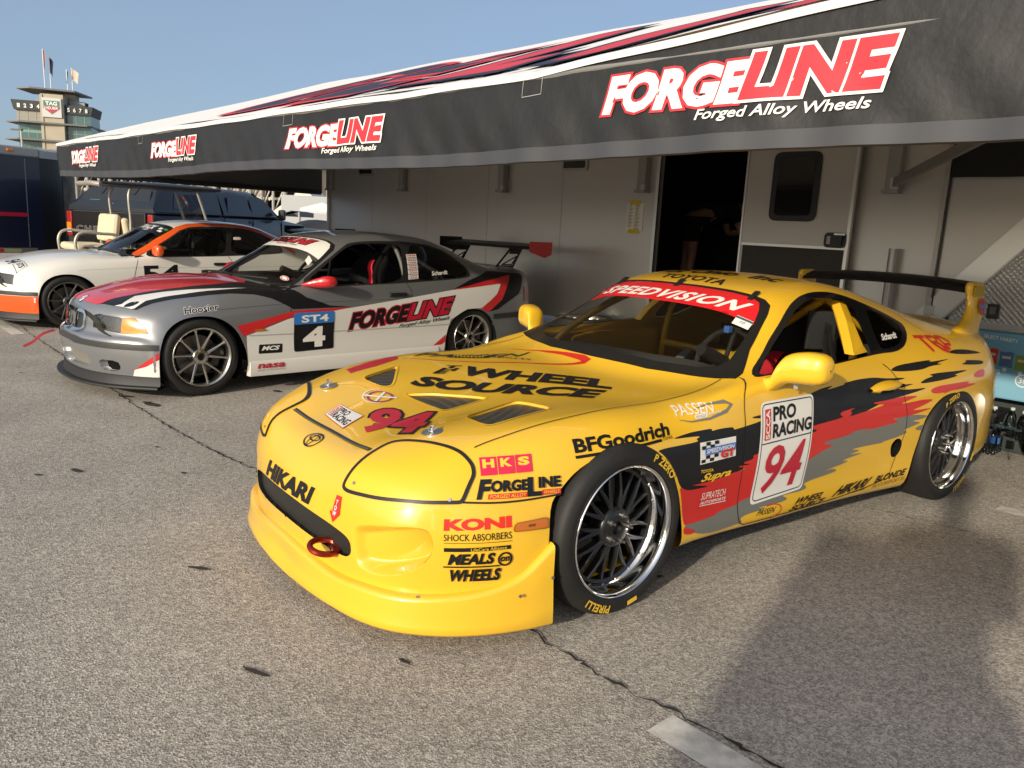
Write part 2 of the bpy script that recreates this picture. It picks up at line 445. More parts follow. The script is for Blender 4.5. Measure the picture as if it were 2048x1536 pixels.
def inq(quad, s0, t0, s1, t1):
    """sub-rectangle of a quad"""
    return quadmap([(s0, t0), (s1, t0), (s1, t1), (s0, t1)], quad, (0, 0, 1, 1))
def chaikin(p, n=1):
    for _ in range(n):
        o = []
        for i in range(len(p)):
            a, b = p[i], p[(i + 1) % len(p)]; o += [(a[0]*.78+b[0]*.22, a[1]*.78+b[1]*.22), (a[0]*.22+b[0]*.78, a[1]*.22+b[1]*.78)]
        p = o
    return p
def uvq(fr, pts): return [fr.uv(p) for p in pts]
def bend(layers, fn): return [([(u, v + fn(u)) for u, v in V], F, m) for V, F, m in layers]
def ellipse(c, rx, ry, n=28, rot=0, a0=0, a1=2 * math.pi):
    r = R(rot); out = []; full = abs(a1 - a0 - 2 * math.pi) < 1e-6
    for k in range(n + (0 if full else 1)):
        a = a0 + (a1 - a0) * k / n; x, y = rx * math.cos(a), ry * math.sin(a); out.append((c[0] + x * math.cos(r) - y * math.sin(r), c[1] + x * math.sin(r) + y * math.cos(r)))
    return out
def arcpoly(c, rx, ry, a0, a1, n=24): return ellipse(c, rx, ry, n, 0, R(a0), R(a1))
def flat(layers, name, M, parent=None, off=.0015, label=None):
    """lettering on a flat face: local XY placed by M, stacked along Z"""
    b = MB()
    for i, (V, F, m) in enumerate(layers): b.add([M @ Vector((p[0], p[1], off * (i + 1))) for p in V], F, m)
    o = b.build(name, None, parent, fix=False)
    if label: o['label'] = label
    return o
# ================================================================ ground
def ground_mat():
    m = bpy.data.materials.new('asphalt'); m.use_nodes = True; nt = m.node_tree; b = nt.nodes['Principled BSDF']; L = nt.links.new
    tc = nt.nodes.new('ShaderNodeTexCoord'); N = nt.nodes.new
    vo = N('ShaderNodeTexVoronoi'); vo.inputs['Scale'].default_value = 135; vo.inputs['Detail'].default_value = 1
    vo2 = N('ShaderNodeTexVoronoi'); vo2.inputs['Scale'].default_value = 290
    nz = N('ShaderNodeTexNoise'); nz.inputs['Scale'].default_value = 1.1; nz.inputs['Detail'].default_value = 8; nz.inputs['Roughness'].default_value = .62
    n2 = N('ShaderNodeTexNoise'); n2.inputs['Scale'].default_value = 34; n2.inputs['Detail'].default_value = 5
    for q in (vo, vo2, nz, n2): L(tc.outputs['Object'], q.inputs['Vector'])
    sep = N('ShaderNodeSeparateColor'); L(vo.outputs['Color'], sep.inputs[0]); sep2 = N('ShaderNodeSeparateColor'); L(vo2.outputs['Color'], sep2.inputs[0])
    r1 = N('ShaderNodeValToRGB'); L(sep.outputs[0], r1.inputs[0]); e = r1.color_ramp.elements
    e[0].position = 0; e[0].color = (.11, .10, .092, 1); e[1].position = 1; e[1].color = (.50, .455, .40, 1)
    for p, c in ((.25, (.17, .155, .138)), (.55, (.255, .232, .203)), (.82, (.34, .31, .27))): q = e.new(p); q.color = (*c, 1)
    r2 = N('ShaderNodeValToRGB'); L(sep2.outputs[0], r2.inputs[0]); e = r2.color_ramp.elements
    e[0].color = (.10, .09, .082, 1); e[1].color = (.42, .38, .33, 1)
    mx = N('ShaderNodeMix'); mx.data_type = 'RGBA'; mx.inputs[0].default_value = .42; L(r1.outputs[0], mx.inputs[6]); L(r2.outputs[0], mx.inputs[7])
    # broad stains and dark drips
    rp = N('ShaderNodeMapRange'); L(nz.outputs[0], rp.inputs[0]); rp.inputs[1].default_value = .3; rp.inputs[2].default_value = .72; rp.inputs[3].default_value = 1.06; rp.inputs[4].default_value = 1.48
    rp2 = N('ShaderNodeMapRange'); L(n2.outputs[0], rp2.inputs[0]); rp2.inputs[1].default_value = .3; rp2.inputs[2].default_value = .7; rp2.inputs[3].default_value = .82; rp2.inputs[4].default_value = 1.15
    ml = N('ShaderNodeMath'); ml.operation = 'MULTIPLY'; L(rp.outputs[0], ml.inputs[0]); L(rp2.outputs[0], ml.inputs[1])
    sc_ = N('ShaderNodeVectorMath'); sc_.operation = 'SCALE'; L(mx.outputs[2], sc_.inputs[0]); L(ml.outputs[0], sc_.inputs['Scale'])
    L(sc_.outputs[0], b.inputs['Base Color']); b.inputs['Roughness'].default_value = .88; b.inputs['Specular IOR Level'].default_value = .3
    bp = N('ShaderNodeBump'); bp.inputs['Strength'].default_value = .75; bp.inputs['Distance'].default_value = .004
    ad = N('ShaderNodeMath'); ad.operation = 'ADD'; L(vo.outputs['Distance'], ad.inputs[0]); L(sep2.outputs[1], ad.inputs[1])
    L(ad.outputs[0], bp.inputs['Height']); L(bp.outputs[0], b.inputs['Normal']); return m
b = MB(); b.add([(-400, -60, 0), (400, -60, 0), (400, 900, 0), (-400, 900, 0)], [(0, 1, 2, 3)], ground_mat()); structure(b.build('asphalt_ground', fix=False))
LINE = mat('road_paint', (.62, .60, .55), .8, noise=(22, .8, (.36, .34, .30)), bump=(120, .4, .003))
cd_ = Vector((.677, -.736, 0)); cn = Vector((.736, .677, 0))
def dash(x, y, ln, w=.125, z=.004):
    o = Vector((x, y, z)); b = MB(); n = 16; L = []; Rr = []
    rnd = random.Random(int(x * 100))
    for i in range(n + 1):
        p = o + cd_ * ln * i / n; L.append(p - cn * w / 2 + cn * rnd.uniform(-.004, .004)); Rr.append(p + cn * w / 2 + cn * rnd.uniform(-.004, .004))
    b.sheet([[a, c] for a, c in zip(L, Rr)], LINE, False); structure(b.build('painted_line', LINE, fix=False))
dash(.480, 2.045, 3.0); dash(2.735, 4.17, 3.0, .11); dash(-5.34, 8.345, -3.2, .13)
def crack(pts, w, seed, z=.006):
    rnd = random.Random(seed); P = [Vector((x, y, z)) for x, y in pts]; out = []
    for a, c in zip(P[:-1], P[1:]):
        n = max(2, int((c - a).length / .028))
        for i in range(n): out.append(a.lerp(c, i / n) + Vector((rnd.gauss(0, .0075), rnd.gauss(0, .0075), 0)))
    b = MB(); L = []; 
    for i, p in enumerate(out):
        d = (out[min(i + 1, len(out) - 1)] - out[max(i - 1, 0)]).normalized(); n = Vector((-d.y, d.x, 0)); ww = w * rnd.choice((.25, .5, .8, 1, 1.5)) * .5; L.append([p - n * ww, p + n * ww])
    b.sheet(L, mat('crack_dark', (.022, .020, .018), .95), False); structure(b.build('pavement_crack', fix=False))
crack([(-9.6, 13.4), (-7.134, 10.72), (-5.278, 8.44), (-4.074, 7.08), (-3.046, 5.871), (-2.278, 5.01), (-1.736, 4.457), (-1.39, 4.172), (-.6, 3.3), (.072, 2.599), (.175, 2.453), (.329, 2.284), (.453, 2.159), (.55, 2.092), (.66, 1.985), (.745, 1.895), (1.6, 1.0)], .011, 3)
crack([(1.98, 4.05), (2.3, 3.78), (2.75, 3.45), (3.2, 3.2)], .006, 5)
b = MB(); OIL = mat('oil_spot', (.030, .027, .024), .7); rnd = random.Random(11)
spots = [(-2.62, 5.55, .10, .04), (-2.9, 5.75, .06, .025), (-1.75, 4.05, .02, .012), (-2.1, 4.5, .018, .01), (-1.2, 2.9, .05, .012), (-.75, 2.2, .055, .01), (-.9, 3.0, .05, .01), (-2.3, 4.0, .045, .02), (-2.45, 3.9, .03, .01), (-1.05, 3.5, .02, .008), (-.15, 3.35, .015, .01), (-3.2, 6.2, .04, .02), (-3.6, 6.6, .03, .015), (-4.1, 6.4, .02, .01), (-1.9, 6.2, .05, .03), (-1.6, 6.0, .09, .035), (-1.4, 5.6, .03, .012), (.62, 3.05, .05, .02), (-.3, 2.3, .03, .008), (.12, 1.72, .03, .02)]
for x, y, rx, ry in spots:
    p = ellipse((x, y), rx, ry, 18, rnd.uniform(-50, -10)); p = [(x + (u - x) * rnd.uniform(.7, 1.2), y + (v - y) * rnd.uniform(.7, 1.2)) for u, v in p]; b.add([(u, v, .0045) for u, v in p], [tuple(range(len(p)))], OIL)
o = b.build('oil_drips', OIL, fix=False); o['kind'] = 'stuff'; o['label'] = 'small dark oil drips scattered on the asphalt'
# ---------------------------------------------------------------- wheels shared by the race cars
TYRE = mat('tyre_rubber', (.013, .0125, .012), .62, spec=.4, noise=(9, .5, (.024, .022, .020)), bump=(60, .08, .002))
DISC = mat('brake_disc', (.16, .15, .14), .35, .9)
def polar(layers, r0, a0, sc_u, sc_v, y):
    """2D lettering wrapped round a wheel: u along the rim (clockwise seen from outside), v outwards"""
    out = []
    for V, F, m in layers:
        P = []
        for u, v in V:
            a = a0 - u * sc_u / r0; r = r0 + v * sc_v; P.append((-r * math.cos(a), y, r * math.sin(a)))
        out.append((P, F, m))
    return out
def tyre_mesh(parent, r_in, r_out, y_out, width, words=None, name='tyre'):
    b = MB(); yo, yi = y_out, y_out - width; h = r_out - r_in
    prof = [(r_in - .012, yo - .022), (r_in, yo - .010), (r_in + .10 * h, yo - .001), (r_in + .28 * h, yo + .003), (r_in + .5 * h, yo + .003), (r_in + .55 * h, yo + .0015), (r_in + .72 * h, yo - .003), (r_in + .88 * h, yo - .014), (r_in + .965 * h, yo - .030), (r_out - .001, yo - .052), (r_out, yo - .08),
            (r_out, yo - width * .48), (r_out - .004, yo - width * .485), (r_out - .004, yo - width * .515), (r_out, yo - width * .52), (r_out, yi + .05), (r_in + .9 * h, yi + .016), (r_in + .4 * h, yi), (r_in, yi + .02)]
    b.lathe(prof, n=72, m=TYRE); o = b.build(name, TYRE, parent, sharp=50)
    if words:
        for ch in words: 
            w = MB()
            for V, F, m in ch[1]: w.add(V, F, m)
            w.build(ch[0], None, o, fix=False)
    return o
def rim_supra(parent):
    """deep polished lip, satin black many-spoked centre; outer face at y = 0, axis along y"""
    BL = mat('satin_black', (.010, .010, .011), .33, .0, .35)
    b = MB(); b.lathe([(.246, -.030), (.2525, -.012), (.2535, -.002), (.249, .002), (.243, -.001), (.238, -.010), (.2355, -.030), (.234, -.075), (.226, -.080), (.224, -.10)], n=96)
    root = b.build('wheel', CHROME, parent, sharp=60)
    b = MB(); b.lathe([(.224, -.10), (.222, -.235), (.236, -.25)], n=72); b.build('barrel', BL, root)
    b = MB()
    b.lathe([(.224, -.080), (.222, -.074), (.208, -.075), (.206, -.095)], n=72, m=BL)
    b.lathe([(.030, -.048), (.034, -.044), (.066, -.046), (.076, -.054), (.080, -.07), (.080, -.11)], n=40, m=BL)
    b.lathe([(.0, -.062), (.022, -.060), (.026, -.044), (.034, -.044)], n=24, m=BL)
    def spoke(a, r1, r2, w1, w2, y1, y2, da=0):
        n = 7; rows = []
        for i in range(n):
            t = i / (n - 1); r = r1 + (r2 - r1) * t; w = w1 + (w2 - w1) * t; y = y1 + (y2 - y1) * t ** 1.3; ca = a + da * t ** .8
            c = Vector((r * math.cos(ca), 0, r * math.sin(ca))); tn = Vector((-math.sin(ca), 0, math.cos(ca)))
            rows.append([c + tn * x + Vector((0, yy, 0)) for x, yy in ((-w, y - .03), (-w * .9, y - .004), (-w * .35, y), (w * .35, y), (w * .9, y - .004), (w, y - .03))])
        b.sheet(rows, BL)
    for k in range(10):
        a = 2 * math.pi * k / 10
        spoke(a, .072, .215, .0105, .0062, -.052, -.074, R(11)); spoke(a, .072, .215, .0105, .0062, -.052, -.074, -R(11))
    b.build('spokes', BL, root)
    b = MB()
    for k in range(5):
        a = 2 * math.pi * (k + .5) / 5; c = (.052 * math.cos(a), -.046, .052 * math.sin(a)); b.lathe([(.0, .030), (.005, .030), (.0055, .012), (.010, .012), (.0105, 0)], c=c, n=10, m=STEEL)
    for k in range(20):
        a = 2 * math.pi * (k + .25) / 20; b.lathe([(0, .006), (.004, .005), (.0045, 0)], c=(.229 * math.cos(a), -.079, .229 * math.sin(a)), n=8, m=STEEL)
    b.build('bolts', None, root)
    b = MB(); b.lathe([(.07, -.155), (.175, -.155), (.178, -.16), (.178, -.185), (.07, -.185)], n=60); b.build('brake_disc', DISC, root)
    b = MB(); b.lathe([(.125, -.125), (.182, -.125), (.188, -.135), (.188, -.20), (.125, -.20)], n=16, a0=R(150), a1=R(215)); b.build('brake_caliper', mat('caliper_grey', (.10, .10, .105), .4, .3), root)
    return root
def rim_ten(parent, m_face, m_lip, cal):
    """ten slim spokes meeting in pairs on a five-lobed hub; outer face at y = 0"""
    b = MB(); b.lathe([(.218, -.03), (.2295, -.012), (.2310, -.002), (.228, .002), (.222, 0), (.216, -.008), (.209, -.020), (.206, -.10), (.203, -.21)], n=84)
    root = b.build('wheel', m_lip, parent, sharp=60)
    b = MB()
    for k in range(5):
        a0 = math.pi / 2 + 2 * math.pi * k / 5 + R(18)
        for sg in (-1, 1):
            n = 7; rows = []; ae = a0 + sg * R(18)
            p0 = Vector((.050 * math.cos(a0 + sg * R(9)), 0, .050 * math.sin(a0 + sg * R(9)))); p1 = Vector((.213 * math.cos(ae), 0, .213 * math.sin(ae))); d = (p1 - p0).normalized(); tn = Vector((-d.z, 0, d.x))
            for i in range(n):
                t = i / (n - 1); c = p0.lerp(p1, t); w = .0125 - .0052 * min(1, t * 1.5) + (.005 if i == n - 1 else 0); y = -.040 + .030 * t ** 1.2
                rows.append([c + tn * x + Vector((0, yy, 0)) for x, yy in ((-w, y - .03), (-w * .92, y - .003), (-w * .4, y), (w * .4, y), (w * .92, y - .003), (w, y - .03))])
            b.sheet(rows, m_face)
    b.lathe([(.026, -.030), (.030, -.027), (.055, -.030), (.064, -.040), (.066, -.08)], n=40, m=m_face)
    b.build('spokes', m_face, root)
    b = MB(); b.lathe([(0, -.052), (.014, -.050), (.016, -.040), (.022, -.040), (.026, -.026), (.029, -.027)], n=24, m=BLACK)
    for k in range(5):
        a = math.pi / 2 + 2 * math.pi * (k) / 5; b.lathe([(0, .012), (.006, .012), (.008, 0)], c=(.046 * math.cos(a), -.034, .046 * math.sin(a)), n=8, m=STEEL)
    b.build('hub_cap', None, root)
    b = MB(); b.lathe([(.06, -.11), (.160, -.11), (.163, -.115), (.163, -.14), (.06, -.14)], n=60); b.build('brake_disc', DISC, root)
    b = MB(); b.lathe([(.108, -.07), (.164, -.07), (.172, -.08), (.172, -.15), (.108, -.15)], n=16, a0=R(160), a1=R(225), m=cal)
    b.build('brake_caliper', None, root)
    return root
def place_wheel(root, x, y, z, right=False, steer=0, camber=0):
    root.location = (x, y, z); root.rotation_euler = (camber, 0, (math.pi if right else 0) + steer)
def liner(parent, x, z, r, y0, y1):
    b = MB()
    for sg in (1, -1):
        b.lathe([(r, sg * y0), (r, sg * y1), (.05, sg * y1)], c=(x, 0, z), n=24, a0=R(-35), a1=R(215), m=VOID)
    return b.build('wheel_well', VOID, parent)
# ================================================================ yellow race coupe
YEL = paint('yellow_paint', (.78, .455, .022), .34)
SUP_NET = [
 # centre, .22, .42, .58, crest, shoulder, upper, mid, lower, sill, tuck
 [(.925,0,.15),(.915,.2,.15),(.885,.385,.15),(.85,.525,.15),(.80,.625,.15),(.725,.705,.15),(.635,.77,.15),(.53,.82,.15),(.44,.85,.15),(.36,.87,.15),(.36,.70,.13)],
 [(.933,0,.24),(.922,.2,.24),(.892,.385,.24),(.857,.525,.24),(.807,.625,.24),(.732,.705,.23),(.640,.772,.22),(.535,.822,.20),(.44,.853,.175),(.345,.87,.15),(.345,.70,.13)],
 [(.928,0,.36),(.918,.2,.36),(.893,.385,.36),(.860,.53,.36),(.812,.632,.35),(.735,.713,.335),(.640,.780,.31),(.530,.830,.275),(.435,.859,.21),(.33,.87,.15),(.33,.70,.13)],
 [(.902,0,.455),(.893,.2,.455),(.878,.388,.455),(.845,.535,.45),(.795,.64,.445),(.715,.723,.42),(.615,.791,.385),(.50,.838,.335),(.41,.863,.25),(.315,.87,.15),(.315,.70,.13)],
 [(.842,0,.545),(.838,.2,.547),(.838,.39,.548),(.795,.54,.548),(.735,.648,.535),(.645,.735,.51),(.54,.803,.47),(.44,.847,.40),(.365,.868,.29),(.30,.871,.15),(.30,.70,.13)],
 [(.745,0,.583),(.738,.21,.589),(.722,.40,.614),(.65,.55,.632),(.575,.657,.633),(.475,.745,.605),(.385,.812,.545),(.315,.854,.45),(.28,.872,.32),(.27,.872,.15),(.27,.70,.13)],
 [(.50,0,.629),(.49,.21,.638),(.47,.42,.676),(.42,.585,.692),(.36,.687,.694),(.29,.775,.662),(.23,.84,.58),(.20,.868,.47),(.2,.875,.325),(.2,.873,.15),(.2,.70,.13)],
 [(.10,0,.684),(.10,.22,.690),(.08,.43,.710),(.05,.605,.729),(.02,.705,.733),(0,.785,.705),(0,.855,.625),(0,.88,.50),(0,.88,.33),(0,.875,.16),(0,.70,.14)],
 [(-.26,0,.735),(-.27,.22,.737),(-.31,.43,.739),(-.34,.61,.741),(-.36,.712,.742),(-.36,.79,.715),(-.36,.845,.635),(-.36,.866,.50),(-.36,.862,.33),(-.36,.852,.19),(-.36,.70,.17)],
 [(-.53,0,.770),(-.545,.22,.772),(-.595,.43,.776),(-.675,.62,.788),(-.72,.715,.803),(-.70,.792,.790),(-.64,.842,.66),(-.64,.858,.5),(-.64,.85,.33),(-.64,.838,.185),(-.64,.70,.165)],
 [(-.86,0,.965),(-.868,.2,.962),(-.905,.385,.952),(-.965,.555,.935),(-1.02,.650,.935),(-.98,.797,.812),(-.95,.842,.66),(-.95,.857,.5),(-.95,.848,.33),(-.95,.835,.175),(-.95,.70,.155)],
 [(-1.19,0,1.150),(-1.196,.18,1.147),(-1.217,.36,1.138),(-1.255,.49,1.122),(-1.30,.568,1.095),(-1.3,.795,.832),(-1.3,.842,.66),(-1.3,.857,.5),(-1.3,.848,.33),(-1.3,.83,.17),(-1.3,.70,.15)],
 [(-1.46,0,1.204),(-1.465,.17,1.201),(-1.48,.34,1.192),(-1.50,.46,1.178),(-1.51,.548,1.140),(-1.6,.79,.842),(-1.6,.842,.67),(-1.6,.86,.5),(-1.6,.85,.33),(-1.6,.83,.165),(-1.6,.70,.145)],
 [(-1.80,0,1.210),(-1.80,.17,1.206),(-1.81,.34,1.195),(-1.82,.462,1.176),(-1.83,.56,1.127),(-1.85,.782,.858),(-1.85,.845,.69),(-1.85,.868,.52),(-1.85,.858,.33),(-1.85,.83,.155),(-1.85,.70,.135)],
 [(-2.20,0,1.160),(-2.20,.17,1.155),(-2.20,.34,1.138),(-2.2,.47,1.11),(-2.2,.60,1.045),(-2.2,.772,.885),(-2.2,.852,.735),(-2.2,.884,.56),(-2.2,.88,.36),(-2.2,.85,.15),(-2.2,.70,.13)],
 [(-2.55,0,1.075),(-2.55,.17,1.071),(-2.55,.35,1.055),(-2.55,.49,1.025),(-2.55,.63,.965),(-2.55,.768,.882),(-2.55,.858,.745),(-2.55,.89,.6),(-2.55,.888,.38),(-2.55,.865,.16),(-2.55,.70,.14)],
 [(-2.90,0,.985),(-2.90,.18,.982),(-2.90,.37,.970),(-2.9,.53,.948),(-2.9,.655,.914),(-2.9,.755,.858),(-2.9,.835,.735),(-2.9,.868,.58),(-2.9,.868,.38),(-2.9,.845,.18),(-2.9,.70,.16)],
 [(-3.20,0,.935),(-3.20,.19,.933),(-3.20,.38,.926),(-3.19,.53,.912),(-3.18,.645,.888),(-3.17,.725,.84),(-3.17,.79,.725),(-3.17,.822,.57),(-3.17,.822,.38),(-3.17,.80,.2),(-3.17,.70,.18)],
 [(-3.45,0,.945),(-3.45,.22,.942),(-3.43,.40,.928),(-3.40,.53,.905),(-3.36,.62,.87),(-3.34,.68,.81),(-3.33,.735,.70),(-3.33,.765,.56),(-3.33,.765,.38),(-3.33,.745,.22),(-3.33,.65,.2)],
 [(-3.51,0,.80),(-3.50,.24,.80),(-3.47,.42,.79),(-3.43,.54,.77),(-3.40,.61,.745),(-3.385,.66,.69),(-3.38,.70,.60),(-3.38,.72,.50),(-3.38,.72,.36),(-3.38,.70,.24),(-3.38,.62,.22)],
 [(-3.56,0,.56),(-3.55,.24,.56),(-3.52,.42,.555),(-3.48,.54,.545),(-3.45,.60,.53),(-3.43,.64,.49),(-3.42,.665,.43),(-3.42,.68,.37),(-3.42,.68,.30),(-3.42,.66,.25),(-3.42,.60,.24)],
 [(-3.54,0,.27),(-3.53,.24,.27),(-3.50,.42,.27),(-3.46,.53,.27),(-3.44,.58,.27),(-3.43,.61,.268),(-3.425,.63,.266),(-3.425,.64,.264),(-3.425,.64,.262),(-3.425,.62,.26),(-3.425,.58,.25)],
]
def body_grid(net, nu=6, nv=6):
    P = np.array(net, float)
    M = P[:, :0:-1].copy(); M[..., 1] *= -1
    G = np.concatenate([M, P], axis=1)            # right tuck .. centre .. left tuck
    G = hermite(G, nu); G = hermite(G.transpose(1, 0, 2), nv).transpose(1, 0, 2)
    return G
SUP_POS = (-.0969, 3.3932); SUP_YAW = 3.7975
# ================================================================ two-door saloons turned race cars
def _sec(x, zs, ys, low=None):
    return None
BMW_NET = [
 [(.69,0,.17),(.68,.2,.17),(.635,.4,.17),(.57,.55,.17),(.485,.67,.17),(.41,.755,.17),(.37,.795,.17),(.35,.815,.17),(.335,.828,.17),(.325,.835,.17),(.325,.70,.15)],
 [(.71,0,.27),(.70,.2,.27),(.655,.4,.27),(.59,.555,.27),(.503,.675,.27),(.425,.760,.265),(.38,.798,.255),(.358,.818,.235),(.338,.83,.21),(.322,.835,.17),(.322,.70,.15)],
 [(.722,0,.37),(.712,.2,.37),(.665,.4,.37),(.60,.56,.37),(.512,.68,.368),(.432,.764,.36),(.385,.802,.34),(.36,.822,.30),(.336,.833,.25),(.315,.836,.17),(.315,.70,.15)],
 [(.715,0,.44),(.705,.2,.44),(.658,.4,.44),(.593,.56,.44),(.505,.682,.438),(.424,.768,.428),(.375,.806,.40),(.35,.826,.35),(.328,.836,.28),(.308,.838,.17),(.308,.70,.15)],
 [(.672,0,.475),(.662,.2,.475),(.615,.4,.475),(.55,.56,.475),(.462,.684,.473),(.385,.770,.463),(.345,.81,.435),(.325,.83,.38),(.31,.84,.30),(.298,.841,.17),(.298,.70,.15)],
 [(.655,0,.56),(.645,.2,.56),(.60,.4,.56),(.533,.562,.556),(.442,.686,.55),(.36,.772,.53),(.315,.814,.485),(.29,.836,.42),(.28,.844,.32),(.275,.843,.17),(.275,.70,.15)],
 [(.635,0,.635),(.625,.2,.635),(.580,.4,.630),(.512,.562,.622),(.415,.682,.612),(.325,.775,.59),(.275,.817,.54),(.25,.840,.46),(.245,.847,.345),(.24,.845,.17),(.24,.70,.15)],
 [(.585,0,.690),(.575,.2,.689),(.53,.4,.683),(.46,.56,.672),(.365,.682,.655),(.28,.776,.625),(.23,.82,.57),(.21,.843,.485),(.21,.849,.365),(.21,.846,.175),(.21,.70,.155)],
 [(.37,0,.762),(.36,.2,.760),(.33,.4,.753),(.28,.56,.740),(.22,.685,.720),(.17,.778,.68),(.14,.824,.615),(.13,.847,.525),(.13,.851,.395),(.13,.848,.18),(.13,.70,.16)],
 [(.05,0,.832),(.05,.2,.830),(.03,.4,.823),(0,.565,.809),(-.02,.69,.785),(-.03,.78,.735),(-.03,.828,.66),(-.03,.850,.56),(-.03,.853,.42),(-.03,.85,.19),(-.03,.70,.17)],
 [(-.28,0,.862),(-.28,.2,.860),(-.29,.4,.853),(-.31,.57,.841),(-.33,.695,.818),(-.33,.787,.768),(-.33,.834,.69),(-.33,.853,.58),(-.33,.854,.42),(-.33,.846,.18),(-.33,.70,.16)],
 [(-.545,0,.868),(-.555,.2,.866),(-.60,.4,.860),(-.68,.57,.850),(-.77,.69,.840),(-.74,.798,.805),(-.72,.842,.71),(-.72,.857,.58),(-.72,.854,.42),(-.72,.842,.16),(-.72,.70,.14)],
 [(-.90,0,1.050),(-.905,.19,1.046),(-.935,.37,1.032),(-.985,.53,1.007),(-1.05,.632,.985),(-1.02,.812,.842),(-1.0,.845,.73),(-1.0,.858,.58),(-1.0,.853,.42),(-1.0,.84,.15),(-1.0,.70,.13)],
 [(-1.255,0,1.225),(-1.26,.18,1.221),(-1.28,.36,1.208),(-1.315,.495,1.186),(-1.375,.575,1.155),(-1.36,.815,.846),(-1.35,.847,.73),(-1.35,.858,.58),(-1.35,.853,.42),(-1.35,.84,.15),(-1.35,.70,.13)],
 [(-1.60,0,1.280),(-1.60,.18,1.277),(-1.61,.35,1.266),(-1.63,.475,1.248),(-1.66,.565,1.205),(-1.66,.815,.85),(-1.65,.848,.73),(-1.65,.858,.58),(-1.65,.853,.42),(-1.65,.84,.15),(-1.65,.70,.13)],
 [(-2.05,0,1.290),(-2.05,.18,1.287),(-2.05,.35,1.276),(-2.05,.475,1.256),(-2.05,.568,1.208),(-2.05,.813,.857),(-2.05,.848,.74),(-2.05,.858,.59),(-2.05,.853,.42),(-2.05,.84,.15),(-2.05,.70,.13)],
 [(-2.45,0,1.252),(-2.45,.18,1.248),(-2.45,.36,1.234),(-2.44,.485,1.208),(-2.43,.60,1.145),(-2.41,.808,.878),(-2.4,.847,.75),(-2.4,.858,.6),(-2.4,.854,.43),(-2.4,.845,.17),(-2.4,.70,.15)],
 [(-2.86,0,1.110),(-2.86,.19,1.106),(-2.85,.38,1.092),(-2.82,.525,1.065),(-2.77,.665,1.010),(-2.72,.798,.900),(-2.7,.845,.77),(-2.7,.859,.62),(-2.7,.856,.45),(-2.7,.85,.19),(-2.7,.70,.17)],
 [(-3.14,0,.992),(-3.14,.2,.991),(-3.13,.4,.987),(-3.11,.56,.978),(-3.08,.695,.955),(-3.04,.785,.895),(-3.03,.836,.77),(-3.03,.853,.62),(-3.03,.852,.45),(-3.03,.846,.22),(-3.03,.70,.2)],
 [(-3.50,0,.992),(-3.50,.2,.991),(-3.49,.4,.987),(-3.47,.56,.978),(-3.44,.68,.957),(-3.42,.760,.895),(-3.41,.805,.77),(-3.41,.822,.62),(-3.41,.825,.45),(-3.41,.82,.24),(-3.41,.68,.22)],
 [(-3.62,0,.945),(-3.62,.2,.944),(-3.61,.4,.942),(-3.58,.55,.936),(-3.55,.66,.92),(-3.53,.725,.87),(-3.52,.768,.75),(-3.52,.785,.60),(-3.52,.79,.44),(-3.52,.785,.26),(-3.52,.66,.24)],
 [(-3.645,0,.75),(-3.645,.2,.75),(-3.635,.4,.75),(-3.605,.55,.745),(-3.575,.65,.735),(-3.555,.71,.70),(-3.54,.75,.63),(-3.54,.765,.52),(-3.54,.77,.40),(-3.54,.765,.27),(-3.54,.65,.25)],
 [(-3.66,0,.56),(-3.66,.2,.56),(-3.65,.4,.56),(-3.62,.55,.558),(-3.59,.64,.55),(-3.57,.69,.53),(-3.555,.72,.49),(-3.55,.735,.43),(-3.55,.74,.36),(-3.55,.74,.28),(-3.55,.64,.26)],
 [(-3.68,0,.30),(-3.68,.2,.30),(-3.67,.4,.30),(-3.64,.54,.30),(-3.61,.62,.298),(-3.59,.66,.296),(-3.58,.69,.293),(-3.575,.70,.29),(-3.57,.71,.288),(-3.57,.71,.285),(-3.57,.62,.27)],
]
BMW_POS = (-2.9448, 6.4912); BMW_YAW = 3.9079
BM2_POS = (-5.72, 9.61); BM2_YAW = 3.9079
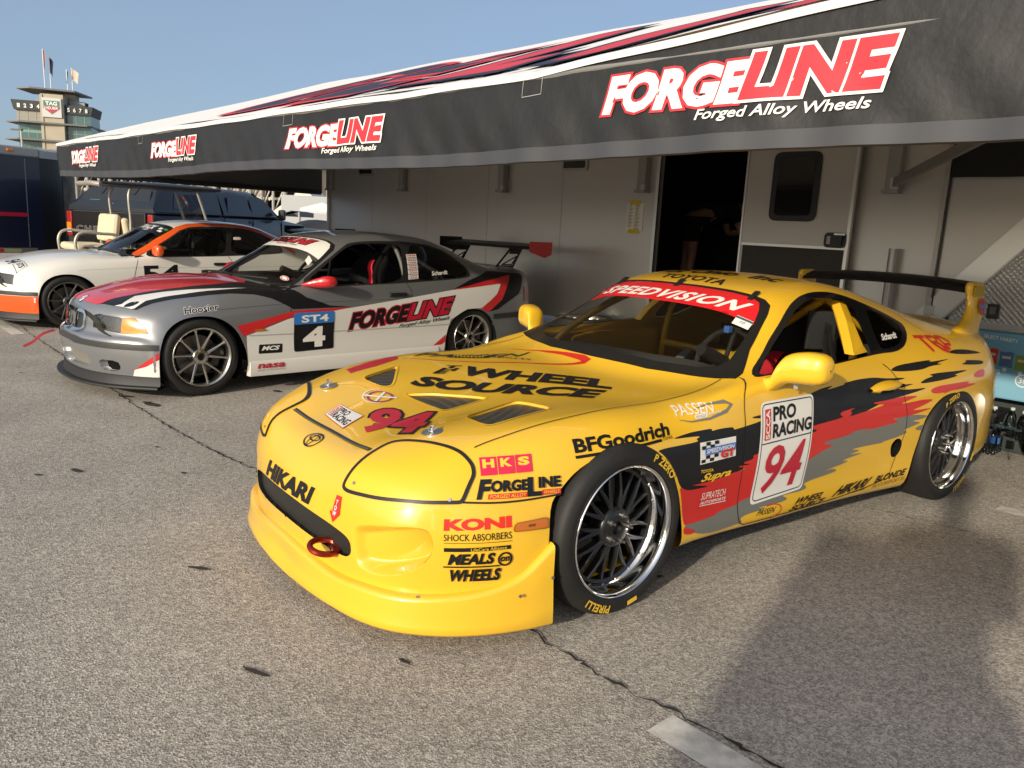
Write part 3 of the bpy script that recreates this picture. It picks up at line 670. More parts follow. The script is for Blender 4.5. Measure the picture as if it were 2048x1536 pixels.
SUP_G = {
 'black': [(-.24,.847,.636),(-.304,.842,.643),(-.368,.839,.648),(-.429,.841,.649),(-.47,.842,.65),(-.484,.843,.647),(-.478,.845,.64),(-.527,.844,.644),(-.598,.845,.643),(-.615,.846,.64),(-.617,.848,.63),(-.681,.847,.635),(-.805,.845,.646),(-1.12,.834,.705),(-1.153,.83,.722),(-1.19,.828,.732),(-1.272,.825,.746),(-1.37,.824,.751),(-1.291,.828,.733),(-1.464,.824,.747),(-1.45,.823,.754),(-1.575,.82,.762),(-1.725,.822,.761),(-1.833,.828,.748),(-2.003,.838,.742),(-1.987,.839,.736),(-1.867,.834,.732),(-1.88,.841,.709),(-2.09,.854,.709),(-2,.851,.699),(-1.9,.846,.695),(-1.997,.855,.682),(-2.208,.868,.68),(-2.099,.865,.667),(-1.965,.859,.654),(-1.812,.853,.643),(-1.496,.854,.578),(-1.169,.855,.544),(-.741,.857,.466),(-.548,.859,.427),(-.39,.865,.406),(-.332,.868,.419),(-.287,.871,.45),(-.26,.871,.5),(-.222,.868,.554),(-.179,.865,.592),(-.146,.861,.611),(-.399,.853,.608),(-.382,.85,.621),(-.408,.848,.626),(-.397,.847,.63)],
 'black2': [(-.724,.841,.667),(-.81,.839,.673),(-.809,.843,.656)],
 'red': [(-.283,.871,.452),(-.329,.868,.426),(-.396,.865,.42),(-.487,.861,.418),(-.35,.868,.443),(-.415,.865,.439),(-.545,.86,.44),(-.619,.858,.45),(-.678,.857,.452),(-.713,.857,.455),(-.645,.858,.475),(-.755,.857,.468),(-.677,.858,.483),(-.752,.857,.49),(-.759,.857,.498),(-.749,.857,.505),(-.819,.857,.515),(-1.133,.853,.58),(-1.185,.852,.584),(-1.445,.851,.597),(-1.412,.85,.608),(-1.406,.849,.617),(-1.425,.848,.625),(-1.546,.848,.634),(-1.489,.849,.621),(-1.507,.85,.614),(-1.502,.851,.602),(-1.473,.852,.594),(-1.549,.852,.6),(-1.685,.854,.611),(-1.811,.856,.624),(-1.734,.852,.631),(-1.682,.849,.642),(-1.814,.853,.644),(-1.955,.859,.652),(-2.114,.87,.645),(-2.045,.867,.634),(-1.933,.863,.617),(-2.005,.868,.615),(-2.148,.875,.622),(-2.267,.881,.615),(-2.163,.879,.593),(-2.043,.875,.574),(-2.101,.878,.572),(-2.26,.886,.571),(-2.134,.881,.558),(-2.001,.874,.547),(-1.859,.867,.547),(-1.947,.873,.526),(-1.812,.866,.519),(-1.696,.862,.512),(-1.597,.859,.523),(-1.521,.858,.517),(-1.513,.858,.507),(-1.256,.857,.496),(-1.375,.857,.47),(-1.3,.857,.459),(-1.18,.855,.427),(-1.125,.853,.397),(-.835,.848,.318),(-.714,.849,.312),(-.683,.849,.298),(-.549,.854,.291),(-.55,.854,.28),(-.357,.864,.277),(-.337,.865,.282),(-.307,.868,.391)],
 'grey': [(-.357,.864,.286),(-.549,.854,.288),(-.548,.853,.301),(-.681,.849,.309),(-.712,.849,.321),(-.819,.848,.329),(-1.121,.854,.41),(-1.177,.856,.438),(-1.297,.857,.469),(-1.375,.857,.47),(-1.235,.857,.503),(-1.512,.858,.513),(-1.52,.858,.524),(-1.596,.859,.528),(-1.695,.862,.518),(-1.811,.866,.526),(-1.91,.871,.526),(-1.86,.867,.541),(-2,.874,.552),(-2.104,.88,.547),(-2.222,.887,.532),(-2.16,.884,.521),(-2.05,.879,.518),(-2.15,.884,.503),(-2.094,.882,.493),(-1.981,.875,.477),(-2.036,.878,.462),(-1.944,.872,.445),(-1.778,.864,.432),(-1.859,.867,.429),(-1.592,.858,.432),(-1.532,.857,.427),(-1.631,.858,.415),(-1.51,.855,.403),(-1.672,.858,.398),(-1.455,.853,.382),(-1.552,.853,.37),(-1.314,.85,.348),(-1.401,.85,.35),(-1.448,.849,.339),(-1.413,.848,.329),(-1.162,.847,.317),(-1.212,.848,.288),(-1.157,.848,.279),(-1.001,.848,.285),(-1.067,.849,.26),(-1.006,.85,.252),(-.815,.85,.259),(-.927,.851,.245),(-.71,.851,.241),(-.746,.847,.203),(-.596,.852,.22),(-.714,.848,.206),(-.49,.854,.206),(-.338,.866,.261)],
 'redspot': [(-.337,.866,.271),(-.367,.864,.263),(-.424,.862,.24),(-.402,.863,.234),(-.37,.865,.235),(-.34,.867,.244)],
 'greyspot': [(-2.091,.881,.471),(-2.135,.884,.486),(-2.234,.888,.489),(-2.217,.887,.464),(-2.154,.884,.457)],
 'spl1': [(-1.871,.817,.782),(-1.949,.811,.804),(-2.165,.817,.812),(-2.3,.821,.814),(-2.251,.825,.803),(-2.529,.825,.811),(-2.322,.831,.795),(-2.405,.838,.787),(-2.269,.835,.785),(-2.181,.837,.772),(-2.015,.828,.771)],
 'spl2': [(-2.127,.856,.708),(-2.196,.855,.726),(-2.278,.856,.734),(-2.22,.85,.743),(-2.328,.853,.748),(-2.718,.851,.741),(-2.473,.865,.727),(-2.552,.867,.72),(-2.372,.868,.708),(-2.169,.86,.703)],
 'spl3': [(-2.499,.806,.84),(-2.61,.793,.85),(-2.761,.788,.841),(-2.912,.784,.823),(-2.998,.784,.807),(-2.733,.808,.818),(-2.589,.811,.828)],
 'spl4': [(-2.589,.844,.773),(-2.688,.834,.78),(-2.682,.829,.792),(-2.97,.81,.769),(-2.947,.823,.749)],
 'redq1': [(-2.223,.873,.658),(-2.254,.871,.674),(-2.352,.874,.683),(-2.694,.871,.681),(-2.625,.878,.669),(-2.799,.868,.659),(-2.559,.883,.647),(-2.43,.883,.648),(-2.338,.882,.631),(-2.387,.882,.643),(-2.268,.877,.642)],
 'redq2': [(-2.739,.861,.707),(-2.823,.848,.725),(-2.945,.833,.726),(-2.921,.849,.683),(-2.772,.863,.691)],
 'splred': [(-1.23,.854,.558),(-1.165,.853,.576),(-1.167,.855,.553)],
 'dlo': [(-.792,.769,.815),(-.962,.7,.891),(-1.115,.641,.979),(-1.298,.576,1.088),(-1.423,.544,1.133),(-1.555,.531,1.153),(-1.709,.532,1.152),(-1.835,.555,1.13),(-1.964,.583,1.094),(-2.086,.607,1.058),(-2.182,.636,1.021),(-2.241,.668,.988),(-2.192,.724,.941),(-2.094,.768,.888),(-1.985,.78,.866),(-1.822,.777,.867),(-1.366,.792,.838),(-.953,.784,.826)],
 'win_door': [(-.833,.768,.823),(-.992,.709,.895),(-1.142,.659,.976),(-1.291,.612,1.059),(-1.412,.58,1.105),(-1.527,.569,1.125),(-1.643,.571,1.126),(-1.759,.582,1.113),(-1.809,.609,1.087),(-1.763,.687,1.001),(-1.752,.752,.91),(-1.752,.776,.868),(-1.639,.78,.86),(-1.372,.788,.846),(-.99,.783,.832)],
 'win_q': [(-1.917,.615,1.073),(-2.02,.624,1.053),(-2.143,.649,1.016),(-2.181,.684,.981),(-2.133,.724,.943),(-2.063,.755,.906),(-1.991,.765,.89),(-1.858,.768,.882),(-1.856,.723,.952)],
 'pillar': [(-1.785,.587,1.108),(-1.834,.593,1.1),(-1.782,.687,1),(-1.766,.752,.909),(-1.783,.774,.871),(-1.654,.779,.862),(-1.681,.735,.936),(-1.729,.669,1.025)],
 'doorF': [(-.765,.751,.814),(-.705,.816,.761),(-.691,.849,.621),(-.688,.856,.43),(-.701,.851,.25),(-.722,.849,.212),(-.756,.845,.197)],
 'doorB': [(-.756,.845,.197),(-1.183,.843,.191),(-1.606,.845,.196),(-1.888,.856,.227),(-1.938,.86,.253)],
 'doorR': [(-1.938,.86,.253),(-1.974,.869,.37),(-2.005,.877,.475),(-2.001,.873,.567),(-1.975,.861,.645),(-1.938,.84,.725),(-1.864,.811,.797),(-1.823,.801,.818)],
 'hoodgap': [(.761,.362,.596),(.694,.356,.621),(.654,.414,.638),(.615,.511,.65),(.585,.592,.65),(.569,.646,.641),(.529,.655,.654),(.394,.674,.69),(.104,.689,.728),(-.241,.69,.739),(-.522,.698,.762),(-.714,.686,.802)],
 'bumpgap': [(.629,.746,.507),(.516,.797,.503),(.411,.823,.504),(.296,.844,.51)],
 'lampL': [(.768,.376,.594),(.824,.383,.562),(.863,.374,.508),(.87,.375,.486),(.866,.414,.481),(.824,.55,.491),(.742,.668,.501),(.643,.738,.506),(.628,.744,.51),(.595,.73,.556),(.57,.719,.584),(.562,.696,.611),(.572,.65,.638),(.589,.599,.648),(.618,.517,.648),(.659,.422,.637),(.696,.375,.622)],
 'mouth': [(.886,.427,.351),(.881,.455,.326),(.879,.456,.268),(.903,.336,.282),(.924,.188,.295)],
 'handle': [(-1.685,.835,.709),(-1.734,.832,.726),(-1.907,.838,.724),(-1.949,.844,.712),(-1.94,.849,.69),(-1.806,.846,.678),(-1.708,.842,.683)],
 'duct': [(-1.902,.865,.379),(-1.909,.869,.419),(-1.974,.873,.43),(-2.01,.874,.407),(-2.013,.871,.366),(-1.977,.866,.343),(-1.92,.864,.358)],
 'scoop': [(.877,.458,.385),(.845,.558,.408),(.799,.642,.422),(.761,.683,.426),(.731,.711,.417),(.721,.724,.381),(.724,.722,.341),(.746,.701,.296),(.779,.663,.261),(.82,.604,.239),(.851,.539,.229),(.872,.477,.242),(.88,.458,.309)],
 'meshd': [(.762,.683,.423),(.741,.701,.428),(.723,.719,.405),(.721,.725,.364),(.731,.716,.32),(.742,.704,.304),(.763,.687,.319),(.768,.682,.358)],
 'foghole': [(.823,.588,.165),(.791,.639,.169),(.775,.657,.157)],
 'skirt': [(-.742,.847,.205),(-1.18,.844,.197),(-1.608,.844,.193),(-2.093,.868,.204)]}
BMW_G = {
 'white': [(-.326,.855,.459),(-.706,.857,.578),(-1.124,.856,.63),(-1.48,.854,.67),(-1.965,.85,.726),(-2.421,.84,.782),(-3.072,.815,.836),(-2.999,.845,.733),(-2.773,.859,.59),(-2.573,.859,.567),(-2.423,.855,.47),(-2.319,.864,.291),(-2.186,.864,.266),(-1.278,.861,.2),(-.347,.866,.264),(-.345,.856,.383)],
 'red1': [(-.267,.855,.541),(-.495,.855,.583),(-.744,.854,.638),(-1.033,.855,.647),(-1.291,.855,.656),(-1.109,.857,.626),(-.738,.856,.593),(-.536,.857,.533),(-.326,.855,.459)],
 'red2': [(-2.421,.84,.782),(-2.784,.822,.849),(-3.233,.759,.92),(-3.161,.818,.82),(-3.069,.848,.677),(-2.886,.858,.557),(-2.773,.859,.59),(-2.999,.845,.73),(-3.072,.815,.836)],
 'red3': [(-2.352,.857,.371),(-2.187,.863,.285),(-2.295,.864,.288)],
 'blackR': [(-2.435,.838,.791),(-2.66,.813,.874),(-2.95,.717,.955),(-3.145,.716,.945),(-3.393,.734,.93),(-3.428,.745,.91),(-3.361,.813,.78),(-3.317,.828,.725),(-3.149,.847,.648),(-3.013,.855,.581),(-2.896,.858,.56),(-2.779,.859,.589),(-2.999,.846,.728),(-3.067,.817,.831),(-2.783,.824,.844)],
 'blackH': [(.572,.30,.688),(.508,.47,.675),(.43,.61,.665),(.405,.64,.663),(.294,.651,.707),(.162,.69,.738),(.02,.732,.757),(-.25,.759,.781),(-.434,.794,.773),(-.567,.824,.741),(-.686,.847,.684),(-.745,.853,.653),(-.986,.854,.655),(-1.281,.855,.657),(-1.082,.853,.673),(-.937,.851,.683),(-.87,.838,.745),(-.819,.824,.781),(-.778,.806,.802),(-.726,.738,.824),(-.588,.582,.837),(-.536,.37,.853),(-.303,.463,.85),(-.009,.454,.824),(.275,.378,.771),(.41,.332,.739),(.554,.322,.684)],
 'redH': [(.64,-.09,.621),(.638,.091,.625),(.613,.299,.621),(.561,.349,.672),(.424,.384,.729),(.289,.425,.762),(.024,.546,.808),(-.219,.564,.835),(-.525,.421,.849),(-.533,.281,.858),(-.53,-.011,.866),(-.439,-.272,.855),(.236,-.384,.781),(.543,-.113,.711),(.623,-.095,.652)],
 'whiteH': [(.506,.475,.675),(.43,.611,.665),(.409,.62,.67),(.317,.591,.72),(.193,.625,.751),(.072,.668,.772),(-.16,.701,.801),(-.416,.71,.816),(-.246,.687,.814),(-.092,.654,.807),(.173,.529,.777),(.349,.445,.741),(.465,.508,.69)],
 'oval': [(.465,.545,.675),(.444,.534,.692),(.398,.536,.709),(.356,.571,.714),(.377,.591,.7),(.426,.587,.678),(.459,.559,.673)],
 'hoosier': [(.129,.818,.634),(-.131,.834,.664),(-.139,.81,.715),(.117,.792,.683)],
 'ws_out': [(-.568,-.15,.873),(-.547,.298,.86),(-.588,.582,.837),(-.731,.778,.815),(-.801,.773,.83),(-.985,.69,.926),(-1.164,.627,1.037),(-1.293,.593,1.114),(-1.329,.548,1.161),(-1.316,.468,1.196),(-1.287,.327,1.215),(-1.232,.065,1.216),(-1.189,-.14,1.197)],
 'ws_in': [(-.589,-.095,.881),(-.59,.396,.859),(-.661,.612,.839),(-.735,.729,.827),(-.822,.692,.856),(-.991,.637,.956),(-1.166,.582,1.069),(-1.255,.554,1.129),(-1.253,.49,1.165)],
 'banner': [(-1.1,.655,.991),(-1.224,.609,1.075),(-1.307,.568,1.139),(-1.31,.496,1.184),(-1.273,.351,1.207),(-1.213,.101,1.208),(-1.168,-.147,1.187),(-1.071,-.153,1.138),(-1.047,-.255,1.115),(-1.047,.04,1.129),(-1.061,.379,1.099)],
 'bantxt': [(-1.063,.102,1.137),(-1.108,.329,1.136)],
 'dlo': [(-.813,.786,.827),(-1.102,.651,.995),(-1.405,.556,1.176),(-1.486,.55,1.195),(-1.668,.554,1.213),(-1.997,.557,1.218),(-2.292,.556,1.197),(-2.458,.58,1.153),(-2.578,.63,1.085),(-2.675,.712,.994),(-2.692,.771,.934),(-2.655,.803,.893),(-1.908,.815,.852),(-1.246,.82,.833)],
 'doorwin': [(-.863,.785,.839),(-1.078,.693,.96),(-1.386,.587,1.146),(-1.497,.574,1.179),(-1.703,.582,1.193),(-1.975,.589,1.191),(-1.915,.703,1.054),(-1.854,.812,.857),(-1.299,.815,.845)],
 'qwin': [(-2.046,.585,1.192),(-2.271,.585,1.179),(-2.436,.61,1.135),(-2.556,.658,1.067),(-2.661,.729,.98),(-2.656,.777,.93),(-2.575,.799,.898),(-1.911,.811,.861)],
 'frontgap': [(-.776,.804,.804),(-.741,.843,.707),(-.706,.857,.566),(-.699,.861,.319),(-.701,.865,.27)],
 'reargap': [(-1.892,.813,.856),(-1.934,.836,.789),(-1.946,.858,.607),(-1.932,.858,.328),(-1.851,.863,.278)],
 'botgap': [(-.701,.865,.27),(-1.276,.864,.267),(-1.695,.863,.27),(-1.851,.863,.278)],
 'handle': [(-1.689,.848,.731),(-1.877,.847,.741),(-1.875,.84,.772),(-1.698,.842,.762)],
 'panel': [(-.738,.863,.292),(-1.114,.86,.308),(-1.124,.857,.625),(-.743,.855,.622)],
 'panmid': [(-.741,.858,.519),(-1.124,.858,.527)],
 'forge': [(-1.24,.854,.439),(-2.417,.858,.557),(-2.471,.851,.724),(-1.246,.857,.604)],
 'faw': [(-1.78,.854,.438),(-2.434,.856,.494),(-2.436,.858,.552),(-1.789,.856,.484)],
 'mcs': [(-.441,.863,.309),(-.631,.862,.307),(-.639,.856,.372),(-.449,.856,.376)],
 'nasa': [(-.421,.839,.172),(-.664,.858,.188),(-.66,.866,.231),(-.409,.865,.23)],
 'marker': [(-.409,.856,.487),(-.502,.856,.49),(-.497,.856,.506),(-.405,.856,.503)],
 'skirt': [(-.347,.866,.28),(-.701,.865,.27),(-1.276,.864,.258),(-2.186,.864,.266)],
 'headl': [(.616,.365,.507),(.618,.351,.532),(.593,.385,.61),(.504,.583,.61),(.488,.608,.602),(.516,.605,.488)],
 'amber': [(.516,.605,.488),(.484,.616,.599),(.429,.672,.606),(.386,.745,.543),(.374,.768,.498),(.443,.7,.485)],
 'kid1': [(.679,-.04,.468),(.655,-.179,.501),(.647,-.155,.575),(.648,-.051,.594),(.669,-.021,.481)],
 'kid2': [(.696,.17,.452),(.659,.033,.526),(.649,.059,.587),(.635,.226,.59),(.638,.253,.551),(.655,.264,.47)],
 'bumpstrip': [(.716,-.17,.402),(.721,.098,.406),(.666,.399,.394),(.536,.652,.381),(.327,.824,.41),(.32,.82,.446),(.534,.653,.421),(.662,.394,.435),(.713,.075,.441),(.708,-.166,.442)],
 'fog': [(.588,.54,.222),(.595,.549,.28),(.535,.636,.278),(.526,.628,.205)],
 'center_in': [(.719,.008,.331),(.683,.328,.329),(.667,.324,.22),(.7,.113,.228)],
 'redbump': [(.464,.713,.239),(.38,.806,.341),(.33,.83,.37),(.333,.833,.326),(.407,.777,.271)],
 'whbump': [(.336,.827,.172),(.333,.833,.323),(.407,.777,.275)],
 'sch': [(-2.203,.788,.912),(-2.4,.783,.926),(-2.413,.757,.967),(-2.219,.765,.953)],
 'stick': [(-1.922,.802,.878),(-2.038,.799,.886),(-2.098,.662,1.109),(-1.979,.667,1.103)],
 'mirror': [(-.834,.796,.823),(-1.122,.816,.842),(-1.16,.76,.922),(-1.131,.727,.95),(-1.06,.725,.933)],
 'taill': [(-3.316,.836,.643),(-3.402,.822,.65),(-3.423,.797,.789),(-3.348,.816,.776)],
 'rbump': [(-2.944,.855,.482),(-3.503,.797,.522),(-3.513,.79,.574),(-2.939,.857,.533)],
 'sideline': [(-.101,.832,.665),(-.461,.84,.686),(-.714,.844,.699)],
 'belt': [(-.829,.806,.812),(-1.886,.823,.83),(-2.66,.813,.874)],
 'archF': [(.314,.839,.311),(.323,.83,.385),(.257,.83,.511),(.165,.831,.581),(.018,.839,.613),(-.131,.849,.589),(-.246,.855,.507),(-.33,.86,.344),(-.351,.846,.18)],
 'archR': [(-2.301,.866,.259),(-2.334,.856,.377),(-2.421,.856,.494),(-2.604,.86,.575),(-2.767,.859,.57),(-2.908,.856,.499),(-2.993,.863,.343)]}
# ================================================================ big race trailer and its awning
TRA = BMW_YAW - math.pi; TRX = Vector((math.cos(TRA), math.sin(TRA), 0)); TRY = Vector((-math.sin(TRA), math.cos(TRA), 0))
def trw(n, y, z=0): return TRX * n + TRY * y + Vector((0, 0, z))
def tr_thing(name, label, cat, n, y, z=0, group=None):
    o = thing(name, label, cat, trw(n, y, z), TRA, group); return o
def skin_mat(name, col, rough, metal):
    m = mat(name, col, rough, metal, 0); nt = m.node_tree; b = nt.nodes['Principled BSDF']
    tc = nt.nodes.new('ShaderNodeTexCoord'); mp = nt.nodes.new('ShaderNodeMapping'); mp.inputs['Scale'].default_value = (.2, .9, .35); nz = nt.nodes.new('ShaderNodeTexNoise'); nz.inputs['Scale'].default_value = 1.6; nz.inputs['Detail'].default_value = 3
    bp = nt.nodes.new('ShaderNodeBump'); bp.inputs['Strength'].default_value = .18; bp.inputs['Distance'].default_value = .03
    nt.links.new(tc.outputs['Object'], mp.inputs[0]); nt.links.new(mp.outputs[0], nz.inputs['Vector']); nt.links.new(nz.outputs[0], bp.inputs['Height']); nt.links.new(bp.outputs[0], b.inputs['Normal']); return m
WALL = skin_mat('trailer_silver', (.50, .48, .45), .33, .55); TRIM = mat('trailer_trim', (.40, .39, .37), .4, .6)
hl = tr_thing('race_trailer', 'long silver race trailer with an open side door and awning brackets', 'trailer', 6.6, 5.0)
b = MB()
def wp(y0, y1, z0, z1, x=0.0, t=.05): b.box((x + t / 2, (y0 + y1) / 2 - 5, (z0 + z1) / 2), (t, abs(y1 - y0), z1 - z0), WALL)
wp(11.235, 4.87, .42, 3.4); wp(3.856, 2.215, .42, 3.4); wp(4.87, 3.856, 2.42, 3.4); wp(4.87, 3.856, .42, .72)
b.add([(0, y - 5, z) for y, z in ((2.205, 3.4), (2.205, .86), (1.64, 1.53), (.6, 2.75), (-4, 2.75), (-4, 3.4))], [(0, 1, 2, 3, 4, 5)], WALL)
b.box((1.35, 3.6 - 5, 3.37), (2.5, 15.2, .05), WALL); b.box((1.3, 11.21 - 5, 1.9), (2.5, .05, 2.9), WALL); b.box((2.6, 3.6 - 5, 2.4), (.05, 15.2, 2.4), WALL)
b.build('wall', WALL, hl)
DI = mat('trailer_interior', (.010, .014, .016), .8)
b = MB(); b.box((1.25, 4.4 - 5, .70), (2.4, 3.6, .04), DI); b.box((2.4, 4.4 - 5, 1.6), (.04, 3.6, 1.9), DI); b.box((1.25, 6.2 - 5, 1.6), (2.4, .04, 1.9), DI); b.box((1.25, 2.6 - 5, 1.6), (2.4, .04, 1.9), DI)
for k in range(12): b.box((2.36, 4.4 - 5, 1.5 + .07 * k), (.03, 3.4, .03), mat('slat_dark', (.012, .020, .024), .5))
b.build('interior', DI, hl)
b = MB(); b.box((-.012, 4.885 - 5, 1.55), (.03, .035, 1.75), ALU); b.box((-.012, 3.843 - 5, 1.55), (.03, .03, 1.75), ALU); b.build('door_frame', ALU, hl)
# seams, rails
b = MB()
for y in (2.21,): b.box((-.012, y - 5, 2.1), (.024, .035, 2.5), TRIM); b.box((-.016, y - 5.03, 2.1), (.012, .010, 2.4), BLACK)
b.box((-.02, 11.20 - 5, 2.0), (.04, .05, 2.7), TRIM); b.build('seam_rail', TRIM, hl)
b = MB()
for y in (10.0, 8.7, 7.45, 6.2, 3.2, 1.55, .9): b.box((-.0015, y - 5, 2.0), (.003, .005, 3.0 if y > 2 else 1.0), TRIM)
b.build('panel_joint', TRIM, hl)
BR = mat('bracket_grey', (.30, .29, .275), .45, .5)
for y, z0 in ((11.13, 1.86), (9.20, 1.845), (7.15, 1.835), (5.05, 1.835), (2.59, 1.835)):
    b = MB(); b.box((-.045, y - 5, (z0 + 3.1) / 2), (.08, .10, 3.1 - z0), BR, None, .006); b.box((-.05, y - 5, z0 - .01), (.10, .13, .03), BR); b.box((-.075, y - 5.03, z0 + .03), (.03, .05, .05), STEEL); b.build('awning_bracket', BR, hl)
b = MB(); p0 = Vector((-.08, 2.555 - 5, 1.89)); p1 = Vector((-1.6, 1.22 - 5, 2.17)); d = p1 - p0; d.normalize(); M = mtx(p0, d, (0, 0, 1)); b.prism([(0, -.035), (2.3, -.035), (2.3, .035), (0, .035)], .03, BR, M); b.box(p0, (.06, .07, .08), STEEL); b.build('awning_arm', BR, hl)
for y in (10.17, 6.03):
    b = MB(); fr = [(-.19, -.19), (.19, -.19), (.19, .19), (-.19, .19)]; M = mtx((0, y - 5, 2.235), (0, -1, 0), (0, 0, 1))
    pp = rounded(fr, .03); 
    b.prism(pp, .020, TRIM, M); o = b.build('side_window', TRIM, hl); b = MB(); b.prism(rounded([(-.16, -.16), (.16, -.16), (.16, .16), (-.16, .16)], .02), .003, mat('dark_pane', (.012, .012, .012), .05, 0, 0, .6), mtx((-.021, y - 5, 2.235), (0, -1, 0), (0, 0, 1))); b.build('pane', None, o)
# the open door, folded back flat against the wall
b = MB(); b.box((-.075, 3.355 - 5, 1.53), (.05, .99, 1.68), mat('door_skin', (.46, .44, .41), .35, .3), None, .008); dr = b.build('door', None, hl)
b = MB(); b.box((-.103, 3.355 - 5, 1.03), (.006, .93, .64), mat('door_panel_black', (.018, .017, .016), .6, noise=(90, .6, (.035, .03, .028)))); b.build('lower_panel', None, dr)
b = MB(); b.box((-.105, 3.355 - 5, 1.362), (.012, .96, .022), ALU); b.box((-.104, 3.850 - 5, 1.53), (.012, .016, 1.68), ALU); b.box((-.104, 2.868 - 5, 1.53), (.014, .026, 1.68), ALU); b.build('edge_trim', ALU, dr)
M = mtx((-.1005, 3.378 - 5, 1.862), (0, -1, 0), (0, 0, 1)); b = MB(); b.prism(rounded([(-.215, -.29), (.215, -.29), (.215, .29), (-.215, .29)], .07), .016, BLACK, M, False); w = b.build('window_frame', BLACK, dr); b = MB(); b.prism(rounded([(-.165, -.245), (.165, -.245), (.165, .245), (-.165, .245)], .045), .004, mat('dark_pane', (0, 0, 0)), mtx((-.117, 3.378 - 5, 1.862), (0, -1, 0), (0, 0, 1))); b.build('pane', None, w)
M = mtx((-.1005, 2.975 - 5, 1.425), (0, -1, 0), (0, 0, 1)); b = MB(); b.prism(rounded([(-.085, -.06), (.10, -.06), (.10, .065), (-.085, .065)], .04), .02, BLACK, M); b.prism([(-.01, -.03), (.07, -.035), (.08, .04), (-.005, .035)], .045, BLACK, M); b.prism([(-.06, -.03), (-.03, -.03), (-.03, .035), (-.06, .035)], .024, mat('handle_grey', (.35, .34, .33), .4), M); b.prism([(.0, .045), (.09, .045), (.09, .06), (.0, .06)], .03, ALU, M); b.build('door_handle', None, dr)
# gooseneck: diagonal beam, tread-plate lockers
b = MB(); d = Vector((0, -.61, .724)).normalized(); M = mtx((-.015, 2.27 - 5, .785), d, (0, -d.z, d.y)); b.prism([(-.35, -.09), (3.2, -.09), (3.2, .09), (-.35, .09)], .05, ALU, M); b.prism([(-.35, .075), (3.2, .075), (3.2, .09), (-.35, .09)], -.012, TRIM, M); b.build('gooseneck_beam', ALU, hl)
TP = mat('tread_plate', (.36, .355, .35), .38, .7); nt = TP.node_tree; tc = nt.nodes.new('ShaderNodeTexCoord'); mp = nt.nodes.new('ShaderNodeMapping'); mp.inputs['Rotation'].default_value = (R(45), 0, 0); ck = nt.nodes.new('ShaderNodeTexVoronoi'); ck.inputs['Scale'].default_value = 34; ck.inputs['Randomness'].default_value = 0; bp = nt.nodes.new('ShaderNodeBump'); bp.inputs['Strength'].default_value = .7; bp.inputs['Distance'].default_value = .006; nt.links.new(tc.outputs['Object'], mp.inputs[0]); nt.links.new(mp.outputs[0], ck.inputs['Vector']); nt.links.new(ck.outputs[0], bp.inputs['Height']); nt.links.new(bp.outputs[0], nt.nodes['Principled BSDF'].inputs['Normal'])
def locker(y0, y1, z0, z1):
    b = MB(); b.add([(-.002, y0 - 5, z0), (-.002, y1 - 5, z0), (-.002, y1 - 5, z1), (-.002, y0 - 5, z1 if y0 < 1.7 else z0 + .25)], [(0, 1, 2, 3)], TP); b.box((.25, (y0 + y1) / 2 - 5, z0 + .02), (.5, abs(y1 - y0), .03), TRIM)
    o = b.build('locker_door', TP, hl); return o
lk = locker(2.05, 1.545, .875, 1.45); locker(1.52, .4, .875, 2.2); locker(.37, -1.5, .875, 2.6)
M = mtx((-.004, 1.755 - 5, .965), (0, -1, 0), (0, 0, 1)); b = MB(); b.prism(rounded([(-.04, -.055), (.04, -.055), (.04, .055), (-.04, .055)], .015), .015, BLACK, M); b.prism([(-.02, -.02), (.02, -.02), (.02, .035), (-.02, .035)], .022, mat('latch_grey', (.10, .10, .10), .4), M); b.build('latch', None, lk)
b = MB(); b.box((.02, .4 - 5, .855), (.06, 3.3, .05), TRIM); b.box((-.02, 2.19 - 5, .93), (.04, .07, .07), STEEL); b.build('bottom_rail', TRIM, hl)
b = MB()
for y in (9.4, 8.4): b.lathe([(.2, .0), (.37, .01), (.39, .05), (.39, .22), (.2, .24)], axis='x', c=(.12, y - 5, .39), n=32, m=TYRE)
b.box((1.3, 5 - 5, .5), (2.3, 12, .12), BLACK); b.box((.1, 8.9 - 5, .80), (.12, 2.2, .06), TRIM); b.build('running_gear', None, hl)
cur = tr_thing('awning_curtain', 'black cloth curtain hung on the right end of the silver trailer', 'curtain', 6.57, 2.2, 1.93)
rows = []
for i in range(33):
    y = -.02 - 4.2 * i / 32; rows.append([Vector((-.010 - .012 * math.sin(i * 1.7 + 3 * z) - .02 * math.sin(z * 9 + i * .5) * .5, y, z)) for z in [(1.6 * k / 24) for k in range(25)]])
b = MB(); b.sheet(rows, mat('black_cloth', (.010, .010, .011), .85)); b.build('cloth', None, cur)
pi_ = tr_thing('support_pipe', 'plain grey upright pipe leaning on the silver trailer wall', 'pipe', 6.52, 2.505, 0); b = MB(); b.tube([(0, 0, 0), (0, 0, 1.385)], .030, mat('pipe_grey', (.36, .35, .34), .35, .5), 16); b.build('tube', None, pi_)
pa = tr_thing('notice', 'white printed notice taped to the trailer with yellow tape', 'notice', 6.597, 5.15, 1.43)
PAPER = mat('paper', (.70, .68, .62), .8); b = MB(); b.box((-.002, 0, .14), (.002, .205, .28), PAPER); b.build('sheet', PAPER, pa)
M = mtx((-.0035, 0, 0), (0, -1, 0), (0, 0, 1)); L = []; rnd = random.Random(4)
for c in range(2):
    z = .255
    for r in range(17):
        if rnd.random() > .12: L += lay_poly([(-.085 + c * .09, z), (-.085 + c * .09 + rnd.uniform(.03, .07), z), (-.085 + c * .09 + rnd.uniform(.03, .07), z + .005), (-.085 + c * .09, z + .005)], mat('print_grey', (.16, .16, .16), .8))
        z -= .0145
flat(L, 'print', M, pa, .0004)
